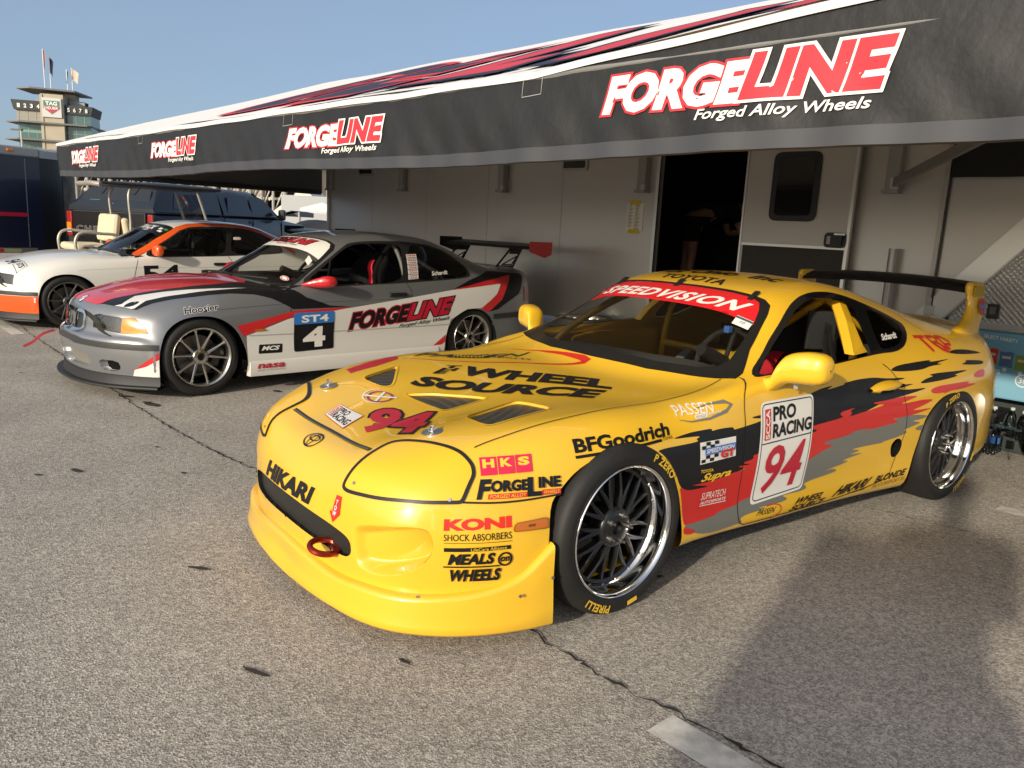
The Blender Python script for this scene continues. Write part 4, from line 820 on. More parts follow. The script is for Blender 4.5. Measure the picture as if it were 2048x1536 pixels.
YT = mat('yellow_tape', (.55, .42, .02), .6)
for z in (.285, -.005): b = MB(); b.box((-.004, .01, z), (.002, .14, .045), YT); b.build('tape', YT, pa)
# someone bending over inside the dark trailer
per = tr_thing('person', 'person bending over inside the dark trailer doorway, bare legs, black clothes', 'person', 8.15, 5.52, .72)
def skin_body(name, J, E, m, parent, sub=2):
    me = bpy.data.meshes.new(name); me.from_pydata([j[0] for j in J], E, []); o = link(name, me, parent); o.modifiers.new('skin', 'SKIN'); me.skin_vertices.active if False else None
    if not me.skin_vertices:
        bm = bmesh.new(); bm.from_mesh(me); bm.verts.layers.skin.new(); bm.to_mesh(me); bm.free()
    for i, (p, r) in enumerate(J): me.skin_vertices[0].data[i].radius = (r, r) if not isinstance(r, tuple) else r
    me.skin_vertices[0].data[0].use_root = True
    s = o.modifiers.new('sub', 'SUBSURF'); s.levels = sub; s.render_levels = sub
    dg = bpy.context.evaluated_depsgraph_get(); me2 = bpy.data.meshes.new_from_object(o.evaluated_get(dg)); o.modifiers.clear(); o.data = me2; me2.materials.clear(); me2.materials.append(m)
    for p in me2.polygons: p.use_smooth = True
    return o
def figure(root, bend_, skin, cloth, short, hair):
    """one continuous body with clothes and hair as parts; bend_ = forward lean of the trunk (radians), facing +x"""
    s, c = math.sin(bend_), math.cos(bend_); hip = Vector((0, 0, .92)); up = Vector((s, 0, c)); fwd = Vector((c, 0, -s)); S_ = lambda a, y=0, f=0: hip + up * a + Vector((0, y, 0)) + fwd * f
    J = [(hip, .14), (S_(.20), .135), (S_(.40), .15), (S_(.52), .07), (S_(.60, 0, .01), .058), (S_(.68, 0, .03), .085), (S_(.78, 0, .03), .08)]; E = [(i, i + 1) for i in range(6)]
    for sg in (1, -1):
        k = len(J); J += [(hip + Vector((0, .10 * sg, -.05)), .10), (Vector((.02, .11 * sg, .50)), .062), (Vector((-.02, .115 * sg, .12)), .042), (Vector((0, .12 * sg, .05)), .042), (Vector((.17, .13 * sg, .035)), .035)]; E += [(0, k), (k, k + 1), (k + 1, k + 2), (k + 2, k + 3), (k + 3, k + 4)]
        k = len(J); sh = S_(.46, .19 * sg); el = sh + Vector((.10, .06 * sg, -.27)); wr = el + Vector((.22, -.04 * sg, .02)); J += [(sh, .062), (el, .043), (wr, .030), (wr + Vector((.06, 0, 0)), .034)]; E += [(2, k), (k, k + 1), (k + 1, k + 2), (k + 2, k + 3)]
        for q in range(4): J.append((wr + Vector((.16 - .012 * abs(q - 1), (-.024 + .016 * q) * sg, -.015)), .009)); E.append((k + 3, len(J) - 1))
        J.append((wr + Vector((.10, .05 * -sg, .012)), .011)); E.append((k + 2, len(J) - 1))
    bd = skin_body('body', J, E, skin, root)
    Jc = [(hip + Vector((0, 0, -.02)), .165), (S_(.20), .16), (S_(.40), .175), (S_(.52), .085)]; Ec = [(0, 1), (1, 2), (2, 3)]
    for sg in (1, -1): k = len(Jc); sh = S_(.46, .19 * sg); Jc += [(sh, .078), (sh + Vector((.06, .04 * sg, -.17)), .066)]; Ec += [(2, k), (k, k + 1)]
    skin_body('shirt', Jc, Ec, cloth, bd)
    Jc = [(hip + Vector((0, 0, .03)), .17)]; Ec = []
    for sg in (1, -1): k = len(Jc); Jc += [(hip + Vector((0, .10 * sg, -.10)), .118), (Vector((.015, .112 * sg, .60 if short else .12)), .09 if short else .06)]; Ec += [(0, k), (k, k + 1)]
    skin_body('trousers', Jc, Ec, cloth, bd)
    hd = S_(.76, 0, .02); b = MB(); rows = []
    for i in range(9):
        t = math.pi * .58 * i / 8; rows.append([hd + up * (.115 * math.cos(t) + .015) + (fwd * math.cos(a) * .105 + Vector((0, math.sin(a) * .092, 0))) * max(math.sin(t), .02) - fwd * .012 for a in [2 * math.pi * k / 20 for k in range(21)]])
    b.sheet(rows, hair); b.build('hair', hair, bd)
    b = MB()
    for sg in (1, -1): b.box(S_(.72, .03 * sg, .108), (.008, .022, .010), mat('eye_dark', (.02, .015, .01), .3), Matrix.Rotation(bend_, 4, 'Y'), .003)
    b.box(S_(.69, 0, .118), (.022, .022, .04), skin, Matrix.Rotation(bend_, 4, 'Y'), .008); b.box(S_(.655, 0, .106), (.008, .045, .008), mat('lip_tone', (.30, .12, .10), .5), Matrix.Rotation(bend_, 4, 'Y'), .003); b.build('face', None, bd)
    return bd
SKN = mat('skin_tone', (.42, .24, .17), .55); figure(per, 1.35, SKN, mat('black_clothes', (.012, .012, .013), .9), True, mat('dark_hair', (.02, .014, .01), .7)); per.rotation_euler.z = TRA - R(40)
for y in (3.98, 3.90):
    rd = tr_thing('upright_rod', 'thin bright metal rod standing inside the trailer doorway', 'rod', 6.95, y, .72, 'metal rods inside the trailer doorway'); b = MB(); b.tube([(0, 0, 0), (.02, .03, .72)], .012, ALU, 8); b.build('tube', None, rd)
# --- awning
aw = tr_thing('awning', 'white awning with a black lettered valance stretched out from the silver trailer', 'awning', 2.85, 4.0)
ROOF = mat('awning_white', (.74, .73, .71), .6, bump=(3, .1, .02)); VAL = mat('valance_black', (.011, .011, .012), .6, bump=(7, .35, .03))
ztop = lambda y: 2.135 + (0.09 * min(1.6, max(0, (2.9 - y) / 1.45)) if y < 2.9 else .014 * max(0, (y - 9) / 2.4))
zbot = lambda y: 1.775 + .030 * max(0, (y - 9.5) / 2) ** 2 + .012 * math.sin(y * 1.3)
def fold(y, z):
    t = (2.15 - z) / .37; return (.010 * math.sin(y * 5.1 + 2.2 * t) + .007 * math.sin(y * 11.3 - 4 * t + 1) + .016 * math.sin(y * 1.7 + t) + .006 * math.sin(y * 23 + 7 * t)) * min(1, max(0, t)) + (.05 * math.sin(y * 7 + 3 * t) * t * max(0, (y - 10.2) / 1.2) if y > 10.2 else 0)
NY = 300; rows = []
Ys = [11.42 - 15.4 * k / NY for k in range(NY + 1)]
for y in Ys: rows.append([Vector((-.002 + fold(y, z) - .03 * u, y - 4, z)) for u, z in [(k / 14, ztop(y) + (zbot(y) - ztop(y)) * k / 14) for k in range(15)]])
VS = Skin(np.array([[tuple(p) for p in r] for r in rows])); VS.finish('valance', [VAL], aw)
for n_ in VS.N:
    if n_.x > 0: n_.negate()
VF = Frame((0, -1, 0), (0, 0, 1)); U = lambda y: 4 - y
HEM = mat('valance_hem', (.045, .047, .055), .6)
b = MB(); b.sheet([[r[-1] + Vector((-.006, 0, .012)), r[-1] + Vector((-.008, 0, -.055)), r[-1] + Vector((.01, 0, -.06))] for r in rows], HEM); b.build('hem', HEM, aw)
ey = [Vector((-.006 + .3467 * 0, y - 4, ztop(y) - .012 + .006 * math.sin(y * 4.3) * math.sin(y * 1.9))) for y in Ys]
b = MB(); b.sheet([[p + Vector((-.008, 0, -.012)), p + Vector((-.014, 0, .012)), p + Vector((.01, 0, .026)), p + Vector((.06, 0, .042))] for p in ey], ROOF); b.build('eave_edge', ROOF, aw)
wv = mat('print_white', (.80, .79, .74), .6); rv = mat('print_red', (.58, .028, .042), .55)
for (yl, yr, z0, z1) in ((2.435, 1.165, 1.905, 2.085), (5.394, 4.19, 1.865, 2.018), (8.127, 7.02, 1.880, 2.032), (10.80, 9.73, 1.885, 2.045), (-.5, -1.8, 1.92, 2.11)):
    sl = -.0 ; q = [(U(yl), z0), (U(yr) , z0), (U(yr) , z1), (U(yl) , z1)]; w = yl - yr; h = z1 - z0
    L = lay_text('FORGE', inq(q, 0, 0, .575, .93), wv, bold=.055, shear=.2, outline=(rv, .05)) + lay_text('LINE', inq(q, .545, .06, 1, 1.04), rv, bold=.055, shear=.2, outline=(wv, .05))
    L += lay_text('Forged Alloy Wheels', inq(q, .40, -.36, .95, -.06), wv, bold=.015, shear=.22)
    VS.decal(VF, L, 'lettering', aw, off=.006, grid=.05)
for yl in (2.98, 5.466, 8.5, 10.0): VS.decal(VF, lay_path([(U(yl), 2.125), (U(yl) + .0, 2.03), (U(yl) + .135, 2.035), (U(yl) + .13, 2.13)], .004, mat('stitch', (.35, .34, .32), .7)), 'pocket_seam', aw, off=.004)
def rz(n): return 2.15 + (n - 2.85) * .3467
rows = []
for i in range(61):
    y = 11.42 - 15.4 * i / 60; rows.append([Vector((n - 2.85, y - 4, rz(n) + .010 * math.sin(y * 2.4) * math.sin(n * 2) - .004 * math.sin(math.pi * (n - 2.85) / 3.75) + (ztop(y) - 2.135) * max(0, 1 - (n - 2.85) / 3.75))) for n in [2.85 + 3.75 * k / 12 for k in range(13)]])
b = MB(); b.sheet(rows, ROOF); b.build('roof_cloth', ROOF, aw)
RS = Skin(np.array([[tuple(p) for p in r] for r in rows])); 
for n_ in RS.N:
    if n_.z < 0: n_.negate()
RFr = Frame((0, -1, 0), (1, 0, 0)); RFr.D = Vector((0, 0, 1)); rq = lambda n, y: (4 - y, n - 2.85)
RFr.U = Vector((0, -1, 0)); RFr.V = Vector((1, 0, 0))
NV = mat('print_navy', (.018, .020, .045), .6); L = []
for ch, y0, y1, m, e in (('G', 7.6, 6.05, NV, rv), ('E', 5.85, 4.75, NV, rv), ('L', 4.55, 3.4, rv, NV), ('I', 3.1, 2.5, rv, NV), ('N', 2.3, .9, rv, NV), ('E', .7, -.5, rv, NV)):
    L += lay_text(ch, [rq(3.15, y0), rq(3.15, y1), rq(5.4, y1 + .5), rq(5.4, y0 + .5)], m, bold=.05, shear=.2, outline=(e, .05))
RS.decal(RFr, L, 'lettering', aw, off=.012, grid=.1)
RS.decal(RFr, lay_text('Forged Alloy Wheels', [rq(2.93, 5.0), rq(2.93, .2), rq(3.12, .1), rq(3.12, 4.9)], NV, bold=.02, shear=.25), 'lettering', aw, off=.012, grid=.1)
RS.bm.free()
# left end cloth: hangs from the roof edge down to one level
rows = []
for k in range(25):
    n = 2.85 + 3.72 * k / 24; zt = rz(n) - .01; zb = 1.80 + .035 * math.sin(k * .7) * .2; rows.append([Vector((n - 2.85, 7.41 + .02 * math.sin(n * 6 + t * 3) * t, zt + (zb - zt) * t)) for t in [q_ / 10 for q_ in range(11)]])
b = MB(); b.sheet(rows, mat('end_cloth', (.085, .083, .085), .8)); b.build('end_cloth', None, aw)
b = MB(); b.tube([(0, 7.40, 1.80), (3.70, 7.40, 1.80)], .035, BLACK, 8); b.tube([(.02, 7.40, 2.12), (.02, -8, 2.12)], .03, BR, 8); b.build('frame_tube', None, aw)
VS = None
sup = thing('race_car', 'yellow coupe race car, number 94, with black, red and grey flame stripes', 'race car', (*SUP_POS, 0), SUP_YAW)
SK = Skin(body_grid(SUP_NET)); G = SUP_G
mir = lambda pts: [(x, -y, z) for x, y, z in pts]
WS = Frame((0, 1, 0), (-.87, 0, .5))
# --- wheel arches
archF = spl([(-.37, -.05), (-.352, .36), (-.330, .485), (-.297, .522), (-.234, .574), (-.123, .618), (-.01, .632), (.084, .612), (.191, .556), (.267, .455), (.318, .33), (.336, .2), (.34, -.05)], 4)
archR = spl([(2.10, -.05), (2.115, .2), (2.147, .36), (2.19, .51), (2.325, .607), (2.487, .632), (2.69, .58), (2.804, .478), (2.885, .33), (2.91, .15), (2.92, -.05)], 4)
for a in (archF, archR):
    for fr in (SIDE, RSIDE):
        p = a if fr is SIDE else [(-u, v) for u, v in a]
        f = SK.cut(p, fr, test=lambda c: abs(c.y) > .5); bmesh.ops.delete(SK.bm, geom=f, context='FACES'); SK.holes.append((fr, p))
# --- windscreen
wo = [(-.60,0,.80),(-.605,.145,.80),(-.624,.337,.795),(-.681,.545,.796),(-.719,.674,.803),(-.749,.735,.811),(-.80,.728,.832),(-.955,.642,.909),(-1.083,.593,.988),(-1.175,.562,1.05),(-1.225,.535,1.088),(-1.237,.496,1.112),(-1.226,.428,1.131),(-1.207,.248,1.146),(-1.192,0,1.151)]
wi = [(-.655,0,.83),(-.66,.145,.828),(-.68,.337,.824),(-.74,.53,.825),(-.79,.60,.835),(-.86,.615,.865),(-.98,.580,.935),(-1.083,.553,1.0),(-1.165,.520,1.058),(-1.205,.490,1.090),(-1.212,.44,1.112),(-1.198,.36,1.128),(-1.185,.2,1.138),(-1.175,0,1.142)]
sym = lambda pts: uvq(WS, pts) + uvq(WS, mir(pts[-2:0:-1]))
fo = SK.cut(sym(wo), WS, .2); 
fi = SK.cut(sym(wi), WS, .2)
GLS = glass('car_glass', (.88, .91, .89), .97)
wsh = SK.take(fi, 'windshield', GLS, sup)
ring = [f for f in SK.cut(sym(wo), WS, .2)]
SK.take(ring, 'windshield_seal', RUBBER, sup, off=.003)
# --- side windows, both sides
def uvp(fr, pts): return [fr.uv(p) for p in pts]
for fr, mm in ((SIDE, lambda p: p), (RSIDE, mir)):
    dl = chaikin(uvp(fr, mm(G['dlo'])), 2); ts = lambda c: c.z > .7
    SK.cut(dl, fr, .05, ts)
    f = SK.cut(chaikin(uvp(fr, mm(G['win_door'])), 2), fr, .05, ts); bmesh.ops.delete(SK.bm, geom=f, context='FACES')
    f = SK.cut(chaikin(uvp(fr, mm(G['win_q'])), 2), fr, .05, ts); q = SK.take(f, 'quarter_window', glass('smoked_glass', (.45, .47, .47), .6), sup)
    f = SK.cut(dl, fr, .05, ts); SK.take(f, 'window_surround', mat('gloss_black', (.008, .008, .009), .12, 0, .6), sup, off=.002)
rg = rounded([(-.43, 2.02), (.43, 2.02), (.47, 2.85), (-.47, 2.85)], .1)
SK.take(SK.cut(rg, TOP, .2), 'rear_window', glass('smoked_glass', (0, 0, 0)), sup)
# --- bonnet vents
VM = meshy('vent_mesh', (.10, .095, .08), (.006, .006, .006), 160)
for nm in ('v3', 'v1', 'v2'):
    p = chaikin(uvq(TOP, {'v3': [(.384,.360,0),(.232,.312,0),(.092,.280,0),(.058,.305,0),(.066,.535,0),(.23,.555,0),(.384,.572,0),(.408,.552,0),(.410,.50,0)], 'v1': [(.415,-.440,0),(.290,-.482,0),(.165,-.53,0),(.23,-.43,0),(.315,-.300,0),(.350,-.288,0),(.380,-.31,0)], 'v2': [(.340,-.168,0),(.314,-.173,0),(.222,-.097,0),(.122,.076,0),(.105,.150,0),(.21,.162,0),(.317,.170,0),(.340,.157,0),(.342,.10,0)]}[nm]), 2)
    SK.recess(SK.cut(p, TOP, .3), 'bonnet_vent', YEL, sup, [(lambda c: Vector((0, 0, -.003)), .985), (lambda c: Vector((0, 0, -.010)), .975)], VM)
    SK.decal(TOP, lay_path(p, .010, mat('yellow_edge', (.85, .52, .02), .3, 0, .9), True), 'vent_rim', sup, off=.003)
# --- mouth, side scoops, lip opening
mouth = [(-.415,.333),(-.30,.352),(0,.364),(.30,.352),(.415,.336),(.452,.318),(.456,.275),(.42,.250),(.30,.258),(.12,.268),(0,.272),(-.12,.268),(-.30,.258),(-.42,.250),(-.456,.275),(-.452,.318)]
GR = mat('radiator_core', (.055, .052, .045), .5, .4)
def radiator_mat():
    nt = GR.node_tree; b = nt.nodes['Principled BSDF']; tc = nt.nodes.new('ShaderNodeTexCoord'); w = nt.nodes.new('ShaderNodeTexWave'); w.bands_direction = 'Z'; w.inputs['Scale'].default_value = 70; w.inputs['Distortion'].default_value = .2
    mx = nt.nodes.new('ShaderNodeMix'); mx.data_type = 'RGBA'; mx.inputs[6].default_value = (.008, .008, .008, 1); mx.inputs[7].default_value = (.05, .047, .04, 1)
    nt.links.new(tc.outputs['Object'], w.inputs['Vector']); nt.links.new(w.outputs[0], mx.inputs[0]); nt.links.new(mx.outputs[2], b.inputs['Base Color'])
radiator_mat()
SK.recess(SK.cut(chaikin(mouth, 2), FRONT, .15), 'grille', VOID, sup, [(lambda c: Vector((-.006, 0, 0)), .99), (lambda c: Vector((-.016, 0, 0)), .975)], GR)
cf = {1: corner(38), -1: corner(-38)}
for sg in (1, -1):
    mm = (lambda p: p) if sg > 0 else mir
    fr = cf[sg]; sco = chaikin(uvq(fr, mm(G['scoop'])), 2)
    a0 = Vector((.885, .435 * sg, .3)); ax = Vector((-.14, .27 * sg, 0)).normalized()
    fcs = SK.cut(sco, fr, .1); dirv = Vector((-.97, -.24 * sg, 0)); bm = bmesh.new(); vm = {}
    for f in fcs:
        for v in f.verts:
            if v not in vm: vm[v] = bm.verts.new(v.co)
    for f in fcs: bm.faces.new([vm[v] for v in f.verts])
    bmesh.ops.triangulate(bm, faces=bm.faces[:]); bmesh.ops.subdivide_edges(bm, edges=bm.edges[:], cuts=2, use_grid_fill=True)
    hole = chaikin(uvq(fr, mm(G['meshd'])), 2); seg = [(Vector(sco[k - 1]), Vector(sco[k])) for k in range(len(sco))]; msh = set()
    for f in bm.faces:
        f.smooth = True
        if pip(fr.uv(f.calc_center_median()), hole): msh.add(f)
    for v in bm.verts:
        p = Vector(fr.uv(v.co)); d = min((p - (a + (b_ - a) * max(0, min(1, (p - a).dot(b_ - a) / max((b_ - a).length_squared, 1e-9))))).length for a, b_ in seg)
        t = max(0, min(1, (v.co - a0).dot(ax) / .27)); e = min(1, d / (.030 + .010 * (1 - t))); e = e * e * (3 - 2 * e); v.co += dirv * e * (.006 + .115 * t ** 1.1)
    for f in msh: f.material_index = 1; f.smooth = False
    me = bpy.data.meshes.new('bumper_scoop'); bm.normal_update(); bm.to_mesh(me); bm.free(); me.materials.append(YEL); me.materials.append(meshy('duct_mesh', (.10, .095, .08), (.004, .004, .004), 110)); link('bumper_scoop', me, sup); bmesh.ops.delete(SK.bm, geom=fcs, context='FACES')
# --- front lip: a lofted skirt round the nose
def lip():
    prof = [(.945,0),(.938,.2),(.912,.385),(.878,.53),(.828,.636),(.750,.722),(.655,.79),(.550,.838),(.455,.866),(.395,.878),(.345,.884)]
    top = [.205,.196,.180,.188,.190,.194,.205,.225,.262,.31,.352]
    pl = [(x, y, z) for (x, y), z in zip(prof, top)]; pl = [(x, -y, z) for x, y, z in pl[:0:-1]] + pl
    sp = [Vector(p) for p in spl(pl, 4)]; rows = []
    for i, p in enumerate(sp):
        d = (sp[min(i + 1, len(sp) - 1)] - sp[max(i - 1, 0)]); d.z = 0; n = Vector((d.y, -d.x, 0)).normalized(); zt = p.z; f = min(1, (zt - .19) / .16) if zt > .19 else 0
        b0 = .066; fw = max(0, 1 - abs(p.y) / .34)
        rows.append([p + n * -.035 + Vector((0, 0, .001)), p + n * (-.006) + Vector((0, 0, .003)), p + n * .006 + Vector((0, 0, -.004)), p + n * .009 + Vector((0, 0, -.016)), Vector((p.x, p.y, zt * .55 + b0 * .45)) + n * (.010 - .022 * fw * (1 - f)), Vector((p.x, p.y, zt * .25 + b0 * .75)) + n * (.018 - .020 * fw), Vector((p.x, p.y, b0 + .012)) + n * (.022 - .010 * fw), Vector((p.x, p.y, b0)) + n * .012, Vector((p.x, p.y, b0 - .001)) - n * .16])
    b = MB(); b.sheet(rows, YEL); return b.build('front_lip', YEL, sup, sharp=70)
lp = lip()
b = MB()
for sg in (1, -1):
    for k, (c, rx, rz) in enumerate([((.802, .632 * sg, .172), .026, .026)]):
        n = Vector((.72, .69 * sg, 0)); t = Vector((-.69, .72 * sg, 0)); o = Vector(c) + n * .0175
        P = [o + t * rx * 1.55 * u + Vector((0, 0, 1)) * rz * v for u, v in rounded([(-1, .55), (1, .8), (1.05, -.1), (.5, -.62), (-.6, -.5)], .35)]
        b.add([p + n * .002 for p in P], [tuple(range(len(P)))], VOID)
        b.add([o + t * .012 + n * .006 + Vector((x * .003, 0, z)) for x, z in ((-1, -.006), (1, -.006), (1, .02), (-1, .02))], [(0, 1, 2, 3)], STEEL)
b.build('tow_cutout', None, lp)
b = MB()
for x, y, z in [(.868, .455, .175), (.885, .425, .115), (.755, .697, .195), (.86, -.47, .17), (.88, -.44, .12), (.352, .884, .24), (.475, .872, .2)]:
    d = Vector((x, y, 0)) - Vector((.3, y * .3, 0)); d.normalize(); M = mtx(Vector((x, y, z)) + d * .012, (-d.y, d.x, 0), (0, 0, 1))
    b.prism(ellipse((0, 0), .006, .006, 10), .004, STEEL, M)
b.build('rivet', None, lp)
# --- lamp covers (lamps blanked off in body colour), each with its black gasket
for sg in (1, -1):
    mm = (lambda p: p) if sg > 0 else mir
    fr = corner(40 * sg); fr = Frame((-math.sin(R(40 * sg)), math.cos(R(40 * sg)), 0), (-.55 * math.cos(R(40)), -.55 * math.sin(R(40 * sg)), .83))
    pts = chaikin([fr.uv(p) for p in mm(G['lampL'])], 2)
    f = SK.cut(pts, fr, .1); SK.take(f, 'headlight_cover', mat('lamp_cover_yellow', (.80, .46, .012), .38, 0, .6), sup, off=.003)
    SK.decal(fr, lay_path(pts, .012, RUBBER, True), 'headlight_gasket', sup, off=.005)
    SK.decal(fr, lay_poly(ellipse(fr.uv(mm([(.838, .41, .50)])[0]), .006, .006, 8), STEEL) + lay_poly(ellipse(fr.uv(mm([(.665, .722, .515)])[0]), .006, .006, 8), STEEL), 'screw', sup, off=.006)
# --- panel gaps
GAP = mat('panel_gap', (.012, .009, .004), .8)
def gapline(fr, pts, w=.0045, nm='panel_gap'): return SK.decal(fr, lay_path(spl(uvq(fr, pts), 4), w, GAP), nm, sup, off=.0032)
for mm, fr in (((lambda p: p), SIDE), (mir, RSIDE)):
    gapline(fr, mm(G['doorF'])); gapline(fr, mm(G['doorB'])); gapline(fr, mm(G['doorR']))
    gapline(TOP, mm(G['hoodgap'][6:]), .004)
    gapline(corner(55 if fr is SIDE else -55), mm(G['bumpgap']), .006)
SK.decal(TOP, lay_path(spl(uvq(TOP, [(.757, -.345, 0), (.752, -.2, 0), (.748, 0, 0), (.752, .2, 0), (.757, .345, 0)]), 6), .017, mat('bonnet_gap', (.02, .02, .018), .5)), 'bonnet_gap', sup, off=.002)
SK.decal(TOP, lay_path(spl(uvq(TOP, [(.76, -.34, 0), (.755, 0, 0), (.76, .34, 0)]), 8), .006, mat('weatherstrip', (.10, .095, .085), .5)), 'weatherstrip', sup, off=.004)
# --- side duct behind the door
for mm, fr in (((lambda p: p), SIDE), (mir, RSIDE)):
    sg = 1 if fr is SIDE else -1
    SK.recess(SK.cut(spl_closed(uvq(fr, mm([(-1.915,0,.36),(-1.905,0,.405),(-1.935,0,.432),(-1.975,0,.43),(-2.0,0,.405),(-1.995,0,.36),(-1.97,0,.337),(-1.935,0,.338)])), 4), fr), 'side_duct', VOID, sup, [(lambda c: Vector((-.004, -.008 * sg, 0)), .96), (lambda c: Vector((-.02, -.05 * sg, 0)), .85)], VOID)
# --- stripes
def stripe(key, m, k): SK.decal(SIDE, lay_poly(chaikin(uvq(SIDE, G[key]), 2), m), 'stripe', sup, off=.0014 + .0006 * k)
for key in ('black', 'black2', 'spl1', 'spl2', 'spl3', 'spl4'): stripe(key, V_BLACK, 0)
stripe('grey', V_GREY, 1)
for key in ('red', 'redq1', 'redq2', 'redspot'): stripe(key, V_RED, 2)
stripe('greyspot', V_GREY, 2); stripe('splred', V_BLACK, 3)
SK.decal(TOP, lay_poly(uvq(TOP, [(.399, -.610, 0), (.414, -.53, 0), (.26, -.565, 0), (.115, -.625, 0), (.095, -.665, 0), (.10, -.685, 0), (.248, -.655, 0)]), V_CRIMSON), 'stripe', sup)
# --- lettering
def T(body, fr, q3, m, **k): return lay_text(body, uvq(fr, q3), m, **k)
def sticker(name, fr, layers, off=.003): return SK.decal(fr, layers, name, sup, off=off)
B = .035
sticker('lettering', FRONT, lay_text('HIKARI', [(-.258, .360), (.185, .372), (.205, .437), (-.240, .425)], V_BLACK, bold=.05))
E_ = FRONT.uv((.82, -.002, .56)); fe = Frame((0, 1, 0), (-.8, 0, .6)); ce = fe.uv((.822, 0, .558))
sticker('emblem', fe, lay_path(ellipse(ce, .052, .036, 32), .006, V_BLACK, True) + lay_path(ellipse((ce[0], ce[1] + .008), .034, .014, 24), .005, V_BLACK, True) + lay_path(ellipse(ce, .015, .034, 24), .005, V_BLACK, True))
def nine4(q, fr, name):
    L = lay_text('94', q, V_CRIMSON, bold=.04, shear=.0, outline=(V_BLACK, .045)); return sticker(name, fr, L)
nine4([(.095, -.690), (.395, -.605), (.172, -.370), (-.095, -.500)], TOP, 'number')
q = uvq(TOP, [(.690, -.185, 0), (.709, .020, 0), (.592, -.043, 0), (.600, -.230, 0)])
sticker('sticker', TOP, lay_poly(inq(q, -.02, -.03, 1.02, 1.03), V_RED) + lay_poly(q, V_WHITE) + lay_text('PRO\nRACING', inq(q, .2, .1, .95, .92), V_BLACK, bold=.03, line=.8) + lay_poly(inq(q, .04, .1, .17, .92), V_RED) + lay_text('SCCA', [inq(q, .06, .12, .15, .9)[i] for i in (1, 2, 3, 0)], V_WHITE, bold=.03))
c = TOP.uv((.432, -.204, 0))
sticker('sticker', TOP, lay_path(ellipse(c, .062, .05, 28), .010, mat('vinyl_violet', (.20, .03, .14), .4), True) + lay_path([(c[0] - .06, c[1] - .05), (c[0] + .06, c[1] + .05)], .014, V_WHITE) + lay_path([(c[0] - .035, c[1] + .04), (c[0] + .035, c[1] - .04)], .012, V_WHITE) + lay_path(arcpoly(c, .085, .07, 150, 330), .006, V_WHITE))
sticker('lettering', TOP, T('WHEEL', TOP, [(0, -.260, 0), (-.322, .435, 0), (-.431, .317, 0), (-.118, -.352, 0)], V_BLACK, bold=.05, shear=.1) + T('SOURCE', TOP, [(.259, -.268, 0), (-.164, .506, 0), (-.296, .433, 0), (.140, -.342, 0)], V_BLACK, bold=.05, shear=.1) + T('T\nH\nE', TOP, [(.098, -.344, 0), (.027, -.290, 0), (-.104, -.365, 0), (-.040, -.414, 0)], V_BLACK, bold=.03, line=.7))
sticker('sticker', TOP, lay_path([TOP.uv(p) for p in [(.095,-.624,0),(-.152,-.446,0),(-.380,-.188,0),(-.501,-.024,0),(-.540,.012,0),(-.560,.010,0),(-.572,-.04,0),(-.575,-.164,0),(-.566,-.368,0),(-.519,-.540,0)]], [.004, .008, .014, .022, .034, .042, .044, .03, .012, .003], V_RED) + T('PASSEN', TOP, [(.019, -.644, 0), (-.452, -.349, 0), (-.533, -.385, 0), (-.060, -.680, 0)], mat('vinyl_charcoal', (.03, .03, .028), .4), bold=.012, shear=.2) + lay_poly(uvq(TOP, [(-.138, -.554, 0), (-.295, -.432, 0), (-.332, -.465, 0), (-.185, -.591, 0)]), V_BLACK) + T('sports', TOP, [(-.305, -.425, 0), (-.405, -.235, 0), (-.44, -.262, 0), (-.335, -.455, 0)], V_BLACK) + T('motor', TOP, [(-.155, -.546, 0), (-.285, -.442, 0), (-.318, -.47, 0), (-.188, -.577, 0)], V_YELLOW))
RF = Frame((0, 1, 0), (-.97, 0, .24))
sticker('lettering', TOP, T('TOYOTA', TOP, [(-1.262, -.205, 0), (-1.240, .225, 0), (-1.335, .20, 0), (-1.355, -.235, 0)], V_BLACK, bold=.02, shear=.15))
sticker('lettering', TOP, T('of Ohio  Inc', TOP, [(-1.40, -.30, 0), (-1.46, .40, 0), (-1.60, .36, 0), (-1.54, -.34, 0)], V_BLACK, bold=.02, shear=.3))
# windscreen banner follows the glass
def wsk(pts): return uvq(WS, pts)
bn = [(-1.04,.545,1.02),(-1.03,.40,1.05),(-1.02,.2,1.062),(-1.016,0,1.066)]
banner_low = wsk([(-1.092,.552,1.012),(-1.060,.40,1.042),(-1.035,.2,1.058),(-1.024,0,1.064)])
bp = banner_low + [(-u, v) for u, v in banner_low[-2::-1]] + [(-u, v) for u, v in wsk([p for p in wi[7:]])] + wsk(wi[7:])[-2::-1]
WSK = SK
SK.decal(WS, lay_poly(bp, mat('banner_red', (.66, .012, .02), .35, 0, .6)), 'sun_strip', sup, off=.002)
t = lay_text('SPEEDVISION', [(-.485, .0), (.455, .0), (.482, .082), (-.458, .082)], V_WHITE, bold=.035, shear=.25, space=1.12)
v0 = WS.uv((-1.045, 0, 1.077))[1]
SK.decal(WS, bend(t, lambda u: v0 + .155 * u * u), 'lettering', sup, off=.004)
q = wsk([(-1.035,.47,1.0),(-1.045,.553,.985),(-1.098,.545,1.015),(-1.085,.462,1.032)])
SK.decal(WS, lay_poly(q, V_WHITE) + lay_poly(inq(q, .0, .72, 1, .95), mat('vinyl_teal', (.03, .10, .11), .4)) + lay_text('10', inq(q, .35, .3, .65, .62), V_BLACK, shear=.3), 'sticker', sup, off=.003)
